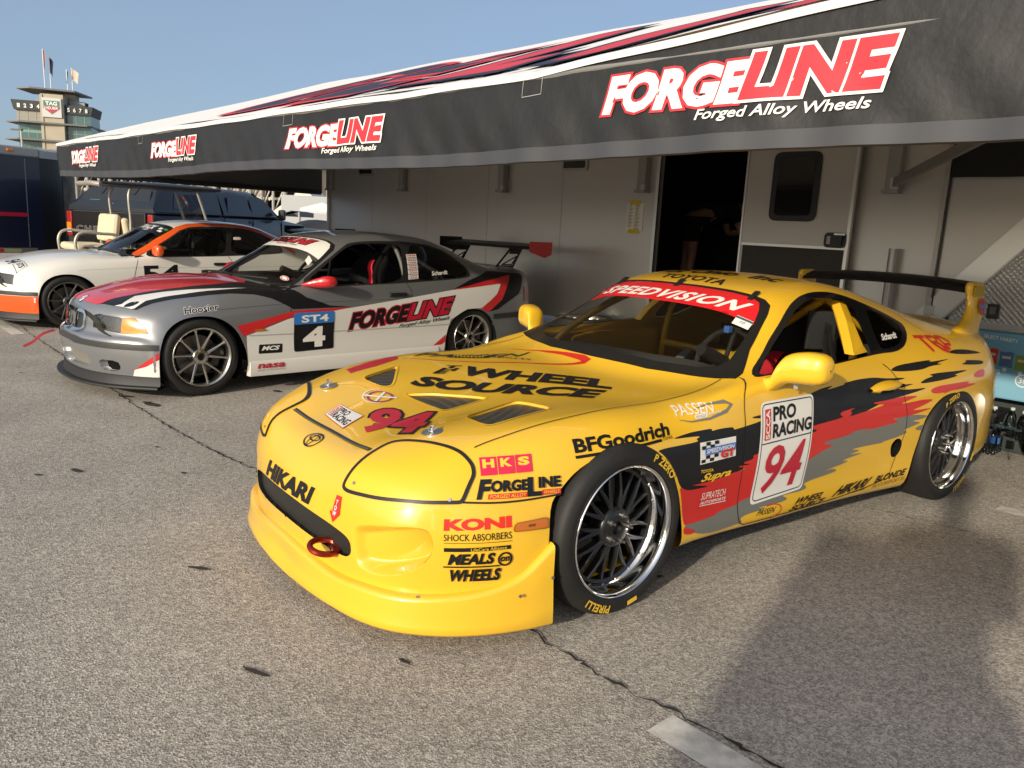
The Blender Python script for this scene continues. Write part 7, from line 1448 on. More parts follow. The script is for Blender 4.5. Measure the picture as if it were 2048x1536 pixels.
# right edge: snack carton, bottled water, tub, tyre on its rim
bx = tr_thing('snack_carton', 'large light blue snack carton printed with four crisp packets and a 30', 'carton', 6.42, 1.62, .36)
CB = mat('carton_blue', (.115, .30, .44), .55); CB2 = mat('carton_blue_pale', (.17, .38, .52), .55)
b = MB(); b.box((.20, 0, .235), (.40, .62, .47), CB, None, .004); b.build('box', CB, bx)
M = mtx((-.001, 0, .235), (0, -1, 0), (0, 0, 1)); L = lay_poly([(-.305, -.10), (-.10, -.03), (.12, -.06), (.305, .02), (.305, -.225), (-.305, -.225)], CB2)
flat(L, 'panel_print', M, bx, .0008)
b = MB()
for k, col in enumerate(((.42, .10, .02), (.42, .03, .02), (.05, .12, .26), (.14, .22, .03))):
    x = -.155 + .10 * k; P = [(-.044, -.055), (-.04, .0), (-.046, .055), (-.02, .050), (.02, .058), (.046, .05), (.040, .0), (.046, -.06), (.0, -.052)]; m = mat('packet_%d' % k, col, .4)
    b.add([M @ Vector((x + px, .075 + py - .012 * k, .0022)) for px, py in P], [tuple(range(9))], m); b.add([M @ Vector((x - .028 + .056 * u, .08 - .012 * k + .018 * v, .0030)) for u, v in ((0, 0), (1, 0), (1, 1), (0, 1))], [(0, 1, 2, 3)], mat('packet_light', (.45, .40, .36), .5)); b.add([M @ Vector((x + p[0], .0 - .012 * k + p[1], .003)) for p in ellipse((0, 0), .014, .014, 14)], [tuple(range(14))], mat('packet_dot', (.50, .55, .56), .5))
b.build('packet_print', None, bx, fix=False)
flat(lay_text('PUNCHIPS', [(-.19, -.045), (.02, -.062), (.02, -.030), (-.19, -.013)], V_WHITE, bold=.0) + lay_text('MIX', [(-.11, -.088), (-.035, -.093), (-.035, -.062), (-.11, -.057)], V_WHITE, bold=.02) + lay_path(ellipse((.17, -.085), .045, .043, 24), .008, V_WHITE, True) + lay_text('30', [(.142, -.105), (.198, -.105), (.198, -.065), (.142, -.065)], V_WHITE, bold=.02) + lay_poly([(.235, .16), (.29, .155), (.29, .195), (.235, .20)], V_WHITE) + lay_text('SELECT VARIETY', [(-.12, .19), (.10, .175), (.10, .20), (-.12, .215)], V_WHITE), 'lettering', M, bx, .0016)
PET = glass('bottle_plastic', (.86, .9, .9), .95, .08); CAP = mat('bottle_cap', (.62, .62, .60), .5)
def bottle_mesh(h=.205):
    b = MB(); b.lathe([(.001, 0), (.030, 0), (.032, .012), (.030, .03), (.032, .05), (.0305, .07), (.032, .09), (.0305, .11), (.032, .13), (.026, .155), (.013, .178), (.012, h - .012)], axis='z', n=14, m=PET); return b.build('bottle_body', PET)
_bm = bottle_mesh(); bme = _bm.data; bpy.data.objects.remove(_bm); b = MB(); b.lathe([(0, .207), (.014, .207), (.015, .19), (.0135, .188)], axis='z', n=12, m=CAP); _c = b.build('cap', CAP); cme = _c.data; bpy.data.objects.remove(_c)
b = MB(); b.lathe([(.0312, .07), (.0325, .07), (.0325, .115), (.0312, .115)], axis='z', n=14, m=V_BLUE); _c = b.build('label', V_BLUE); lme = _c.data; bpy.data.objects.remove(_c)
wp_ = tr_thing('water_pack', 'shrink wrapped pack of clear water bottles with a yellow and blue band marked 40', 'water pack', 6.12, 1.62, 0)
for i in range(5):
    for j in range(3):
        bo = link('bottle', bme, wp_, (.03 + .068 * j, .16 - .068 * i, .002)); link('cap', cme, bo); link('label', lme, bo) if (i + j) % 2 else None
b = MB(); b.box((.10, .215, .085), (.19, .05, .15), mat('band_blue', (.012, .03, .13), .4), None, .015); b.box((-.003, .045, .075), (.012, .11, .14), mat('band_navy', (.012, .02, .10), .35), None, .008); M = mtx((-.006, .125, .09), (0, -1, 0), (0, 0, 1)); b.prism([(-.045, -.085), (.045, -.085), (.045, .09), (-.045, .09)], .004, mat('band_yellow', (.70, .50, .03), .4), M); b.build('band', None, wp_)
flat(lay_text('40', [(-.03, .045), (.03, .045), (.03, .08), (-.03, .08)], V_BLACK, bold=.04, shear=.2) + lay_text('BOTTLES', [(-.03, .030), (.03, .030), (.03, .04), (-.03, .04)], V_BLACK) + lay_poly([(-.016, -.07), (.016, -.07), (.016, -.01), (.008, .01), (-.008, .01), (-.016, -.01)], V_WHITE), 'lettering', mtx((-.0105, .125, .09), (0, -1, 0), (0, 0, 1)), wp_, .001)
b = MB(); WRAP = glass('shrink_wrap', (.95, .96, .96), .98, .15)
rows = []
for k in range(21):
    y = .27 - .55 * k / 20; w = .012 * math.sin(k * 1.9); rows.append([Vector((x + w * s, y, z)) for x, z, s in ((-.03, .004, .3), (-.042, .09, 1), (-.03, .19, .6), (.02, .216 + w * .6, 0), (.16, .214 - w * .5, 0), (.22, .19, .5), (.235, .01, .3))])
b.sheet(rows, WRAP); b.build('shrink_wrap', WRAP, wp_)
tb = tr_thing('storage_tub', 'black storage tub with bottles and a blue can box on top', 'tub', 6.22, 1.80, 0)
b = MB()
for (w0, z0), (w1, z1) in (((.17, .005), (.20, .25)), ((.215, .25), (.215, .275))):
    vs = [Vector((.24 + sx * w, sy * w * 1.25, z)) for w, z in ((w0, z0), (w1, z1)) for sx, sy in ((-1, -1), (1, -1), (1, 1), (-1, 1))]; b.add(vs, [(0, 1, 5, 4), (1, 2, 6, 5), (2, 3, 7, 6), (3, 0, 4, 7), (4, 5, 6, 7), (3, 2, 1, 0)], BLACK)
b.build('bin', BLACK, tb)
cb = tr_thing('can_box', 'flat teal cardboard drink box lying on the black tub', 'carton', 6.27, 1.86, .277)
b = MB(); TE = mat('carton_teal', (.05, .17, .22), .5); b.box((.15, 0, .035), (.34, .34, .07), TE, Matrix.Rotation(R(12), 4, 'Z'), .003); b.build('box', TE, cb)
for k, (n, y) in enumerate(((6.30, 1.56), (6.38, 1.47), (6.31, 1.38), (6.40, 1.66))):
    o = tr_thing('water_bottle', 'clear water bottle with a white cap standing loose beside the black tub', 'bottle', n, y, .11, 'loose water bottles below the snack carton'); link('bottle_body', bme, o); link('cap', cme, o)
pl = tr_thing('plinth_crate', 'dark plastic crate under the loose water bottles and snack carton', 'crate', 6.45, 1.48, 0); b = MB(); b.box((.1, .02, .055), (.42, .62, .11), mat('crate_dark', (.02, .03, .028), .6), None, .01)
for k in range(6): b.box((-.114, -.24 + .1 * k, .055), (.012, .05, .06), VOID)
b.build('crate_body', None, pl)
b = MB(); b.box((.25, .02, .235), (.25, .5, .25), mat('crate_dark', (0, 0, 0)), None, .01); b.build('crate_lid', None, pl)
so = thing('wheel_on_rim', 'black tyre on a bright wheel standing upright at the right edge', 'wheel', trw(6.05, .99, .322), TRA + R(100)); b = MB(); b.lathe([(.215, -.11), (.24, -.13), (.30, -.12), (.32, -.09), (.32, .09), (.30, .12), (.24, .13), (.215, .11), (.20, .0), (.215, -.11)], n=48, m=TYRE); b.build('tyre', TYRE, so); b = MB(); b.lathe([(.215, .11), (.21, .12), (.20, .10), (.19, .02), (.06, .05), (0, .05)], n=48, m=ALU); b.build('rim', ALU, so)
# ================================================================ golf buggy
gc = thing('golf_cart', 'golf cart with cream rear seat and black roof, behind the white car', 'golf cart', (-5.80, 12.45, 0), R(41))
CREAM = mat('cream_vinyl', (.68, .58, .40), .55, bump=(14, .2, .01)); TUBE = mat('satin_tube', (.42, .38, .33), .4, .4); CART = mat('cart_body', (.10, .12, .11), .4)
b = MB(); b.box((0, 0, .42), (2.1, 1.1, .22), CART, None, .05); b.box((.75, 0, .66), (.55, 1.15, .40), CART, None, .10); b.box((-.35, 0, .60), (.75, 1.05, .25), CART, None, .05); b.build('cart_body', CART, gc)
b = MB(); b.box((-.90, 0, .805), (.50, 1.0, .11), CREAM, None, .045); b.build('rear_seat', CREAM, gc)
for y in (.23, -.23): b = MB(); b.box((-.58, y, 1.10), (.11, .44, .42), CREAM, Matrix.Rotation(R(8), 4, 'Y'), .05); b.build('rear_backrest', CREAM, gc)
b = MB(); b.box((-.10, 0, .80), (.46, 1.0, .11), CREAM, None, .04); b.build('front_seat', CREAM, gc)
b = MB(); b.box((-.44, 0, 1.08), (.10, .96, .36), CREAM, Matrix.Rotation(R(-8), 4, 'Y'), .04); b.build('front_backrest', CREAM, gc)
for sg in (1, -1):
    b = MB(); y = .55 * sg; b.tube(spl([(-1.14, y, .70), (-1.15, y, .93), (-1.10, y, 1.01), (-.80, y, 1.02), (-.62, y, 1.00), (-.57, y, .93), (-.56, y, .70)], 5), .022, TUBE); b.build('grab_rail', TUBE, gc)
    b = MB(); b.tube(spl([(-.42, .52 * sg, .6), (-.40, .52 * sg, 1.2), (-.40, .52 * sg, 1.66), (-.36, .50 * sg, 1.71)], 5), .020, TUBE); b.tube(spl([(.86, .52 * sg, .8), (.72, .52 * sg, 1.25), (.58, .51 * sg, 1.70)], 5), .020, TUBE); b.build('roof_post', TUBE, gc)
b = MB(); b.box((.06, 0, 1.745), (1.75, 1.16, .05), mat('cart_roof', (.018, .018, .019), .45), None, .024); rf = b.build('roof', MATS['cart_roof'], gc)
b = MB(); b.tube(spl([(-.80, -.60, 1.72), (-.86, -.5, 1.73), (-.87, 0, 1.735), (-.86, .5, 1.73), (-.80, .60, 1.72)], 6), .035, TUBE); b.build('handrail', TUBE, rf)
b = MB(); b.add([(.82, -.49, .9), (.82, .49, .9), (.60, .48, 1.66), (.60, -.48, 1.66)], [(0, 1, 2, 3)], glass('cart_screen', (.75, .77, .78), .8)); b.build('screen', None, gc)
b = MB(); C = Vector((.50, .25, 1.02)); ax = Vector((-.75, 0, .6)).normalized(); e1 = Vector((0, 1, 0)); e2 = ax.cross(e1); b.tube([C + (e1 * math.cos(a) + e2 * math.sin(a)) * .17 for a in [2 * math.pi * k / 28 for k in range(28)]], .014, BLACK, 8, closed=True); b.tube([C, C - ax * .35], .02, BLACK); b.build('steering_wheel', None, gc)
for x in (-.72, .78):
    for sg in (1, -1): b = MB(); b.lathe([(.0, .06), (.10, .06), (.12, .08), (.20, .09), (.23, .06), (.23, -.06), (.10, -.08)], c=(x, .48 * sg, .23), n=28, m=TYRE); b.build('wheel', TYRE, gc)
# ================================================================ pick-up with a bed cap
NAVY = mat('truck_navy', (.006, .011, .026), .3, 0, .35); CAPB = mat('cap_navy', (.008, .013, .022), .35, 0, .3); TGL = mat('truck_glass', (.012, .016, .020), .06, 0, 0, .7)
tk = thing('pickup_truck', 'dark navy pickup truck with a bed cap and window stickers behind the golf cart', 'truck', (-7.60, 14.78, 0), R(75))
ZS = .955
def sect(x, pts): return [Vector((x, y, z * ZS)) for y, z in pts]
low = lambda w, zt, r=.07: [(-w + .06, .45), (-w, .55), (-w - .01, .95), (-w, zt - .12), (-w + .04, zt - .02), (-w + .10, zt), (w - .10, zt), (w - .04, zt - .02), (w, zt - .12), (w + .01, .95), (w, .55), (w - .06, .45)]
b = MB(); rows = [sect(x, low(w, z)) for x, w, z in ((0, .95, 1.36), (.04, .98, 1.40), (2.0, .99, 1.42), (2.05, .99, 1.42), (4.25, .99, 1.42), (4.40, .97, 1.38), (5.35, .95, 1.28), (5.62, .88, 1.10), (5.68, .80, .80))]
b.sheet(rows, NAVY); b.add(rows[0], [tuple(range(12))], BLACK); b.add(rows[-1], [tuple(range(12))], NAVY); b.build('body', NAVY, tk, sharp=50)
b = MB(); top = lambda x, w0, w1, zb, zt, dx=0: [Vector((x + (0 if z < zb + .1 else dx), y, z * ZS)) for y, z in ((-w0, zb), (-w0 + .02, zb + .08), (-w1, zt - .08), (-w1 + .09, zt), (-.3, zt + .025), (.3, zt + .025), (w1 - .09, zt), (w1, zt - .08), (w0 - .02, zb + .08), (w0, zb))]
rows = [top(.02, .95, .80, 1.40, 1.93, .40), top(.10, .96, .82, 1.40, 1.97, .42), top(1.0, .965, .84, 1.41, 1.99), top(2.0, .965, .84, 1.42, 2.0)]; b.sheet(rows, CAPB); b.add(rows[0], [tuple(range(10))], CAPB); b.add(rows[-1], [tuple(range(10))], CAPB); cp = b.build('bed_cap', CAPB, tk, sharp=40)
b = MB(); rows = [top(2.08, .965, .80, 1.41, 1.95), top(2.5, .97, .80, 1.42, 1.99), top(3.3, .97, .79, 1.42, 1.98), top(3.42, .97, .78, 1.42, 1.96), [Vector((4.32, y, z * ZS)) for y, z in ((-.96, 1.40), (-.955, 1.405), (-.94, 1.41), (-.88, 1.42), (-.3, 1.43), (.3, 1.43), (.88, 1.42), (.94, 1.41), (.955, 1.405), (.96, 1.40))]]
b.sheet(rows, NAVY); b.add(rows[0], [tuple(range(10))], NAVY); b.build('cab', NAVY, tk, sharp=40)
def on_side(pts, wz0, m, name, par, lift=.012, sg=-1):
    b = MB(); P = [Vector((x, sg * (.965 - (z - 1.41) * .25 * (1 if z > 1.41 else 0) + lift), z * ZS)) for x, z in pts]; b.add(P, [tuple(range(len(P)))], m); return b.build(name, m, par, fix=False)
for sg in (-1, 1):
    on_side(rounded([(.55, 1.50), (1.86, 1.50), (1.86, 1.82), (.70, 1.84)], .06), 0, TGL, 'cap_window', cp, .006, sg)
    on_side(rounded([(2.22, 1.48), (3.02, 1.47), (3.02, 1.88), (2.34, 1.87)], .06), 0, TGL, 'rear_side_window', tk, .008, sg); on_side(rounded([(3.10, 1.47), (4.12, 1.47), (3.62, 1.83), (3.46, 1.88), (3.10, 1.88)], .04), 0, TGL, 'front_side_window', tk, .010, sg)
    b = MB()
    for x in (2.05, 3.06, 4.2): b.box((x, sg * 1.0, .95 * ZS), (.010, .012, .85), VOID)
    b.box((3.0, sg * .995, 1.30 * ZS), (.16, .03, .04), BLACK, None, .01); b.box((2.1, sg * .975, 1.43 * ZS), (4.0, .012, .012), BLACK); b.build('door_seam', None, tk)
    b = MB(); b.box((4.02, sg * 1.12, 1.50 * ZS), (.10, .17, .24), BLACK, None, .04); b.box((4.05, sg * 1.02, 1.46 * ZS), (.05, .1, .05), BLACK); b.build('mirror', BLACK, tk)
    b = MB(); b.box((-.005, sg * .90, 1.13 * ZS), (.06, .12, .46), mat('tail_lens', (0, 0, 0)), None, .02); b.box((-.012, sg * .90, 1.10 * ZS), (.06, .10, .10), mat('turn_amber', (0, 0, 0))); b.box((-.012, sg * .90, 1.0 * ZS), (.06, .10, .07), V_WHITE); b.build('tail_lamp', None, tk)
    for x in (1.05, 4.75): b = MB(); b.lathe([(0, .06), (.18, .05), (.20, .08), (.33, .10), (.375, .06), (.375, -.14), (.2, -.15)], c=(x, sg * .84, .375), n=36, m=TYRE); b.build('wheel', TYRE, tk)
b = MB(); b.add([Vector((4.34, y, 1.43 * ZS)) for y in (-.85, .85)] + [Vector((3.50, y, 1.95 * ZS)) for y in (.70, -.70)], [(0, 1, 2, 3)], TGL); b.build('windshield', TGL, tk, (.012, 0, .012))
TG = mat('tailgate_black', (.010, .010, .011), .2, 0, .8)
b = MB(); b.box((-.02, 0, 1.10 * ZS), (.05, 1.62, .56), TG, None, .015); b.box((-.06, 0, .62), (.16, 1.9, .17), mat('bumper_dark', (.05, .05, .05), .4, .5), None, .04); tg = b.build('tailgate', TG, tk)
Mt = mtx((-.0465, 0, 1.10 * ZS), (0, -1, 0), (0, 0, 1)); b = MB(); b.prism(rounded([(-.17, .06), (.17, .06), (.17, .20), (-.17, .20)], .05), .016, mat('handle_surround', (.10, .095, .09), .4), Mt); b.prism(rounded([(-.12, .09), (.12, .09), (.12, .175), (-.12, .175)], .03), .022, VOID, Mt); b.prism(rounded([(-.09, .115), (.09, .115), (.09, .15), (-.09, .15)], .015), .030, BLACK, Mt); b.build('tailgate_handle', None, tg)
flat(lay_text('CHEVROLET', [(-.72, -.10), (.72, -.10), (.72, .0), (-.72, .0)], TG, bold=.0, space=1.25, outline=(mat('letter_silver', (.50, .48, .45), .3, .4), .03)), 'lettering', Mt, tg, .002)
slope = .40 / (.50 * ZS); Mc = mtx((.005, 0, 1.41 * ZS), (0, -1, 0), Vector((.355, 0, .48))); b = MB(); b.prism(rounded([(-.80, .06), (.80, .06), (.70, .50), (.55, .53), (-.55, .53), (-.70, .50)], .05), .012, TGL, Mc); rw = b.build('cap_rear_window', TGL, cp)
b = MB()
for x in (-.36, .36): b.prism([(x - .02, .38), (x + .02, .38), (x + .06, .52), (x + .02, .52)], .022, BLACK, Mc)
b.prism(ellipse((0, .13), .02, .035, 12), .02, CHROME, Mc); b.build('hinge', BLACK, rw); b = MB(); b.box((.46, 0, 1.955 * ZS), (.03, .36, .035), mat('brake_lens', (.16, .015, .02), .3)); b.build('brake_lamp', None, cp)
Mw = Mc @ Matrix.Translation((0, 0, .012))
def st(q, words, m2, bg): return lay_poly(q, bg) + lay_text(words, inq(q, .08, .3, .92, .8), m2, bold=.03)
flat(st([(-.58, .10), (-.36, .10), (-.33, .235), (-.55, .235)], 'PADDOCK', V_WHITE, mat('sticker_teal', (.10, .30, .27), .5)) + lay_poly([(-.585, .085), (-.36, .085), (-.36, .15), (-.575, .15)], V_WHITE), 'sticker', Mw, rw); flat(st([(-.28, .09), (-.0, .09), (.01, .19), (-.265, .19)], 'nasa', V_CRIMSON, V_WHITE), 'sticker', Mw, rw)
flat(st([(.16, .09), (.38, .085), (.38, .225), (.17, .225)], 'SVRA', V_BLACK, V_WHITE), 'sticker', Mw, rw); flat(st([(.43, .09), (.70, .085), (.69, .175), (.44, .18)], 'FORGELINE', V_BLACK, V_WHITE), 'sticker', Mw, rw)
# ================================================================ enclosed trailer on the left
lt = thing('cargo_trailer', 'dark navy enclosed trailer with one red stripe at the left edge', 'trailer', (-9.55, 15.6, 0), R(61))
TN = mat('trailer_navy', (.008, .010, .030), .3, 0, .5)
b = MB(); b.box((-2.8, 1.25, 1.37), (6.0, 2.5, 1.82), TN); b.build('wall', TN, lt)
b = MB(); b.lathe([(1.25, -.91), (1.25, .91)], axis='z', c=(.2, 1.25, 1.37), n=40, a0=R(-90), a1=R(90), m=mat('nose_black', (.010, .010, .012), .35)); b.build('nose', None, lt)
GRM = mat('mural', (.13, .10, .06), .6, noise=(5, 1, (.03, .025, .02))); b = MB(); b.lathe([(1.256, -.60), (1.256, .62)], axis='z', c=(.2, 1.25, 1.37), n=24, a0=R(-66), a1=R(-12), m=GRM); b.build('mural', GRM, lt)
b = MB(); b.lathe([(1.259, -.55), (1.259, .0), (1.259, .02)], axis='z', c=(.2, 1.25, 1.37), n=8, a0=R(-52), a1=R(-40), m=mat('mural_grey', (.30, .29, .28), .6)); b.lathe([(1.260, -.45), (1.260, .28)], axis='z', c=(.2, 1.25, 1.37), n=8, a0=R(-34), a1=R(-22), m=MATS['mural_grey']); b.build('mural_shape', None, lt)
b = MB(); CAPG = mat('roof_cap_grey', (.36, .36, .35), .45, .3); b.box((-2.8, 1.25, 2.37), (6.02, 2.54, .18), CAPG, None, .03); b.lathe([(0, 2.46), (1.2, 2.46), (1.27, 2.42), (1.27, 2.28), (1.2, 2.28)], axis='z', c=(.2, 1.25, 0), n=40, a0=R(-90), a1=R(90), m=CAPG); b.build('roof_cap', CAPG, lt)
b = MB(); b.box((-2.9, -.018, .50), (5.9, .04, .10), ALU); b.box((-1.1, -.022, 1.37), (.10, .03, 1.78), ALU); b.box((-2.3, -.02, 2.24), (2.4, .03, .04), ALU); b.box((-1.27, -.02, 1.37), (.035, .02, 1.7), ALU); b.build('frame_rail', ALU, lt)
b = MB(); b.box((-.62, -.012, 1.185), (1.05, .012, .075), V_CRIMSON); b.box((-2.4, -.012, 1.185), (2.3, .012, .075), V_CRIMSON); b.build('stripe', V_CRIMSON, lt)
b = MB()
for k in range(40): b.lathe([(.0, -.012), (.011, -.008), (.013, 0)], c=(-.08 , 0, .58 + .042 * k), n=6, m=ALU)
b.build('rivet', ALU, lt); b = MB(); b.box((-.78, -.045, .50), (.36, .01, .07), V_RED); b.box((-.43, -.045, .50), (.30, .01, .07), mat('reflector_pale', (.42, .40, .20), .4)); b.build('reflector_tape', None, lt); b = MB(); b.box((-.35, -.03, 2.38), (.12, .03, .05), mat('turn_amber', (0, 0, 0)), None, .01); b.build('marker_lamp', None, lt)
b = MB()
for x in (-2.6, -3.5): b.lathe([(0, .06), (.2, .06), (.36, .06), (.38, 0), (.38, -.2)], c=(x, .1, .38), n=28, m=TYRE)
b.build('running_gear', TYRE, lt)
# ================================================================ behind the camera: what throws the shadow at lower right
cm_ = thing('person', 'person standing behind the camera taking the photograph, dark shirt, long trousers', 'person', (-.22, -.38, 0), R(72)); cm_.scale = (1.08, 1.08, 1.08); figure(cm_, .05, SKN, mat('navy_clothes', (.02, .03, .06), .9), False, mat('dark_hair', (0, 0, 0)))
cab = thing('shadow_cabinet', 'tall grey stand-in cabinet on castors, added out of view behind the photographer to cast a shadow', 'cabinet', (-1.02, -1.22, 0), R(-34))  # added stand-in for the unknown object whose boxy shadow falls at lower right
b = MB(); b.box((0, 0, .92), (.62, .50, 1.66), mat('cabinet_grey', (.20, .20, .21), .4), None, .012); cbb = b.build('case', MATS['cabinet_grey'], cab)
for k in range(6): b = MB(); b.box((0, -.258, .26 + .26 * k), (.56, .02, .23), mat('drawer_grey', (.25, .25, .26), .4), None, .006); b.box((0, -.275, .34 + .26 * k), (.5, .02, .018), ALU); b.build('drawer', None, cab)
b = MB(); [b.lathe([(0, .02), (.045, .02), (.05, 0), (.045, -.02), (0, -.02)], c=(sx * .25, sy * .18, .05), n=14, m=BLACK) for sx in (-1, 1) for sy in (-1, 1)]; b.build('castor', BLACK, cab)
# ================================================================ far away: timing tower, grandstand, paddock tents
def pxw(px, py, Y):
    """photo pixel to a point at distance Y (used only to size and site the far buildings)"""
    f = 27.555 / 36 * 2048; d = _rt * ((px - 1024) / f) + _up * (-(py - 768) / f) + _fw; t = Y / d.y; return Vector((d.x * t, Y, EYE + d.z * t))
tw = thing('control_tower', 'slab sided timing tower with lap numbers, flat roof and a green and red sign', 'tower', (-171, 300, 0), R(14))
CON = mat('tower_concrete', (.42, .37, .28), .85, noise=(.25, .5, (.34, .30, .23))); SLAB = mat('tower_slab', (.17, .17, .165), .8); TGLS = mat('tower_glass', (.06, .13, .125), .15, 0, 0, .6); TDK = mat('tower_fascia', (.022, .026, .028), .6)
b = MB()
for z, w, d in ((23.9, 29, 17), (29.9, 27.5, 17), (41.6, 20, 15), (17.5, 30, 18), (11, 30, 18)): b.prism([(-w / 2 - 1.5, -d * .35), (-w / 2 + 4, -d / 2 - 2), (w / 2 - 2, -d / 2), (w / 2, d / 2), (-w / 2, d / 2)], .55, SLAB, Matrix.Translation((-.6, 0, z)))
b.build('floor_slab', SLAB, tw)
b = MB(); b.box((0, -5.2, 20), (7.2, 6, 40.5), CON); b.box((-3.4, -8.0, 20), (.9, 1.0, 40), CON); b.box((1.0, 2, 38), (9, 6, 7), CON); b.box((-4.5, -2, 37.4), (4, 4, 2.2), CON); b.build('core', CON, tw)
b = MB()
for z0, z1 in ((12, 17.4), (18.1, 23.8), (24.5, 29.8)): b.box((-6.4, 0, (z0 + z1) / 2), (11, 12, z1 - z0), TGLS); b.box((7.0, 0, (z0 + z1) / 2), (10, 12, z1 - z0), TGLS)
b.box((7.2, 0, 32.6), (9.4, 12, 4.2), TGLS); b.build('window_band', TGLS, tw)
b = MB(); WLL = mat('tower_panel', (.30, .28, .24), .7); b.box((-7.0, 0, 32.4), (10.6, 12, 4.4), WLL); b.build('panel', WLL, tw)
b = MB(); ML = mat('tower_mullion', (.30, .33, .31), .6)
for z in (20.9, 27.2, 14.6): b.box((-6.4, -6.03, z), (11.04, .06, .9), mat('tower_green', (.16, .30, .25), .4)); b.box((7, -6.03, z), (10, .06, .15), ML)
for x in (-11.5, -8.7, -6.0, 4.2, 7.0, 9.8):
    for z in (21, 27.2, 32.4): b.box((x, -6.05, z), (.14, .1, 5), ML)
b.box((-7.0, -6.04, 32.2), (10.6, .1, .12), ML); b.build('mullion', ML, tw)
b = MB(); b.prism([(-12.8, 0), (-3.4, 0), (-3.4, 3.3), (-13.6, 3.3)], 13, TDK, mtx((0, 6, 34.4), (1, 0, 0), (0, 0, 1))); b.prism([(3.3, 0), (12.2, 0), (12.9, 3.0), (3.3, 3.0)], 13, TDK, mtx((0, 6, 34.0), (1, 0, 0), (0, 0, 1))); b.build('fascia', TDK, tw)
Mf = mtx((0, -7.03, 34.4), (1, 0, 0), (0, 0, 1)); L = []
for k, ch in enumerate('1234'): L += lay_text(ch, [(-11.6 + 2.1 * k, .7), (-10.7 + 2.1 * k, .7), (-10.7 + 2.1 * k, 2.1), (-11.6 + 2.1 * k, 2.1)], V_WHITE, bold=.04)
for k, ch in enumerate('5678'): L += lay_text(ch, [(4.6 + 1.95 * k, .3), (5.4 + 1.95 * k, .3), (5.4 + 1.95 * k, 1.7), (4.6 + 1.95 * k, 1.7)], V_WHITE, bold=.02)
flat(L, 'number', Mf, tw, .06)
b = MB(); b.box((0, -8.6, 35.6), (6.2, .5, 6.6), mat('sign_pale', (.52, .52, .50), .6)); sg_ = b.build('sign', None, tw); Ms = mtx((0, -8.87, 35.7), (1, 0, 0), (0, 0, 1)); GRN = mat('sign_green', (.03, .18, .12), .5); SRD = mat('sign_red', (.38, .03, .05), .5)
flat(lay_poly([(-2.75, 2.3), (2.75, 2.3), (2.75, -.3), (0, -2.5), (-2.75, -.3)], mat('sign_grey', (.30, .32, .31), .5)) + lay_poly([(-2.5, 2.1), (2.5, 2.1), (2.5, .45), (-2.5, .45)], GRN) + lay_poly([(-2.5, .3), (2.5, .3), (2.5, -.35), (0, -2.2), (-2.5, -.35)], SRD) + lay_text('TAG', [(-1.9, .65), (1.9, .65), (1.9, 1.9), (-1.9, 1.9)], V_WHITE, bold=.04) + lay_text('HEUER', [(-2.2, -.75), (2.2, -.75), (2.2, .15), (-2.2, .15)], V_WHITE, bold=.02), 'lettering', Ms, sg_, .05)
b = MB(); b.box((6.5, 0, 38.1), (5, 4, 2), mat('plant_grey', (.33, .36, .37), .6)); b.box((9.2, 0, 38), (1, 1, 1.8), TDK); b.build('roof_plant', None, tw)
def flag(x, y, z0, h, col, w, label, dx=.6):
    o = thing('flagpole', label, 'flagpole', Vector((-171, 300, 0)) + Matrix.Rotation(R(14), 3, 'Z') @ Vector((x, y, z0))); b = MB(); b.tube([(0, 0, 0), (-.15, 0, h)], .16, mat('pole_white', (.70, .69, .66), .5), 8); b.build('pole', None, o)
    m = mat('flag_' + label.split()[0], col, .8); b = MB(); b.sheet([[Vector((-.15 + dx * s * w + .25 * math.sin(3 * t + s * 2), .3 * math.sin(s * 5), h - .2 - t * h * .42 - s * 1.6)) for t in [k / 6 for k in range(7)]] for s in [k / 5 for k in range(6)]], m); b.build('flag', m, o); return o
flag(-4.3, 0, 42.1, 14.5, (.36, .16, .17), 1.6, 'red and white striped flag on the tallest pole of the control tower'); flag(-2.6, 1, 42.1, 12.2, (.015, .02, .05), 2.4, 'navy flag on the second tall pole of the control tower roof'); flag(3.2, 0, 42.1, 8.2, (.02, .02, .04), .5, 'dark furled flag on the shortest pole of the control tower roof'); flag(4.6, 1, 42.1, 9.0, (.55, .42, .32), 4.2, 'white and orange flag on the right hand pole of the control tower roof')
lp_ = thing('lamp_post', 'grey lamp post with a flat lamp head above the navy trailer', 'lamp post', (pxw(53, 420, 95).x, 95, 0)); b = MB(); zt = pxw(52, 260, 95).z; b.tube([(0, 0, 0), (0, 0, zt)], [.16, .10], mat('post_grey', (.40, .39, .36), .5), 10); b.build('post', None, lp_); b = MB(); b.box((-.5, 0, zt), (1.3, .4, .16), mat('lamp_dark', (.03, .03, .03), .5)); b.build('lamp_head', None, lp_)
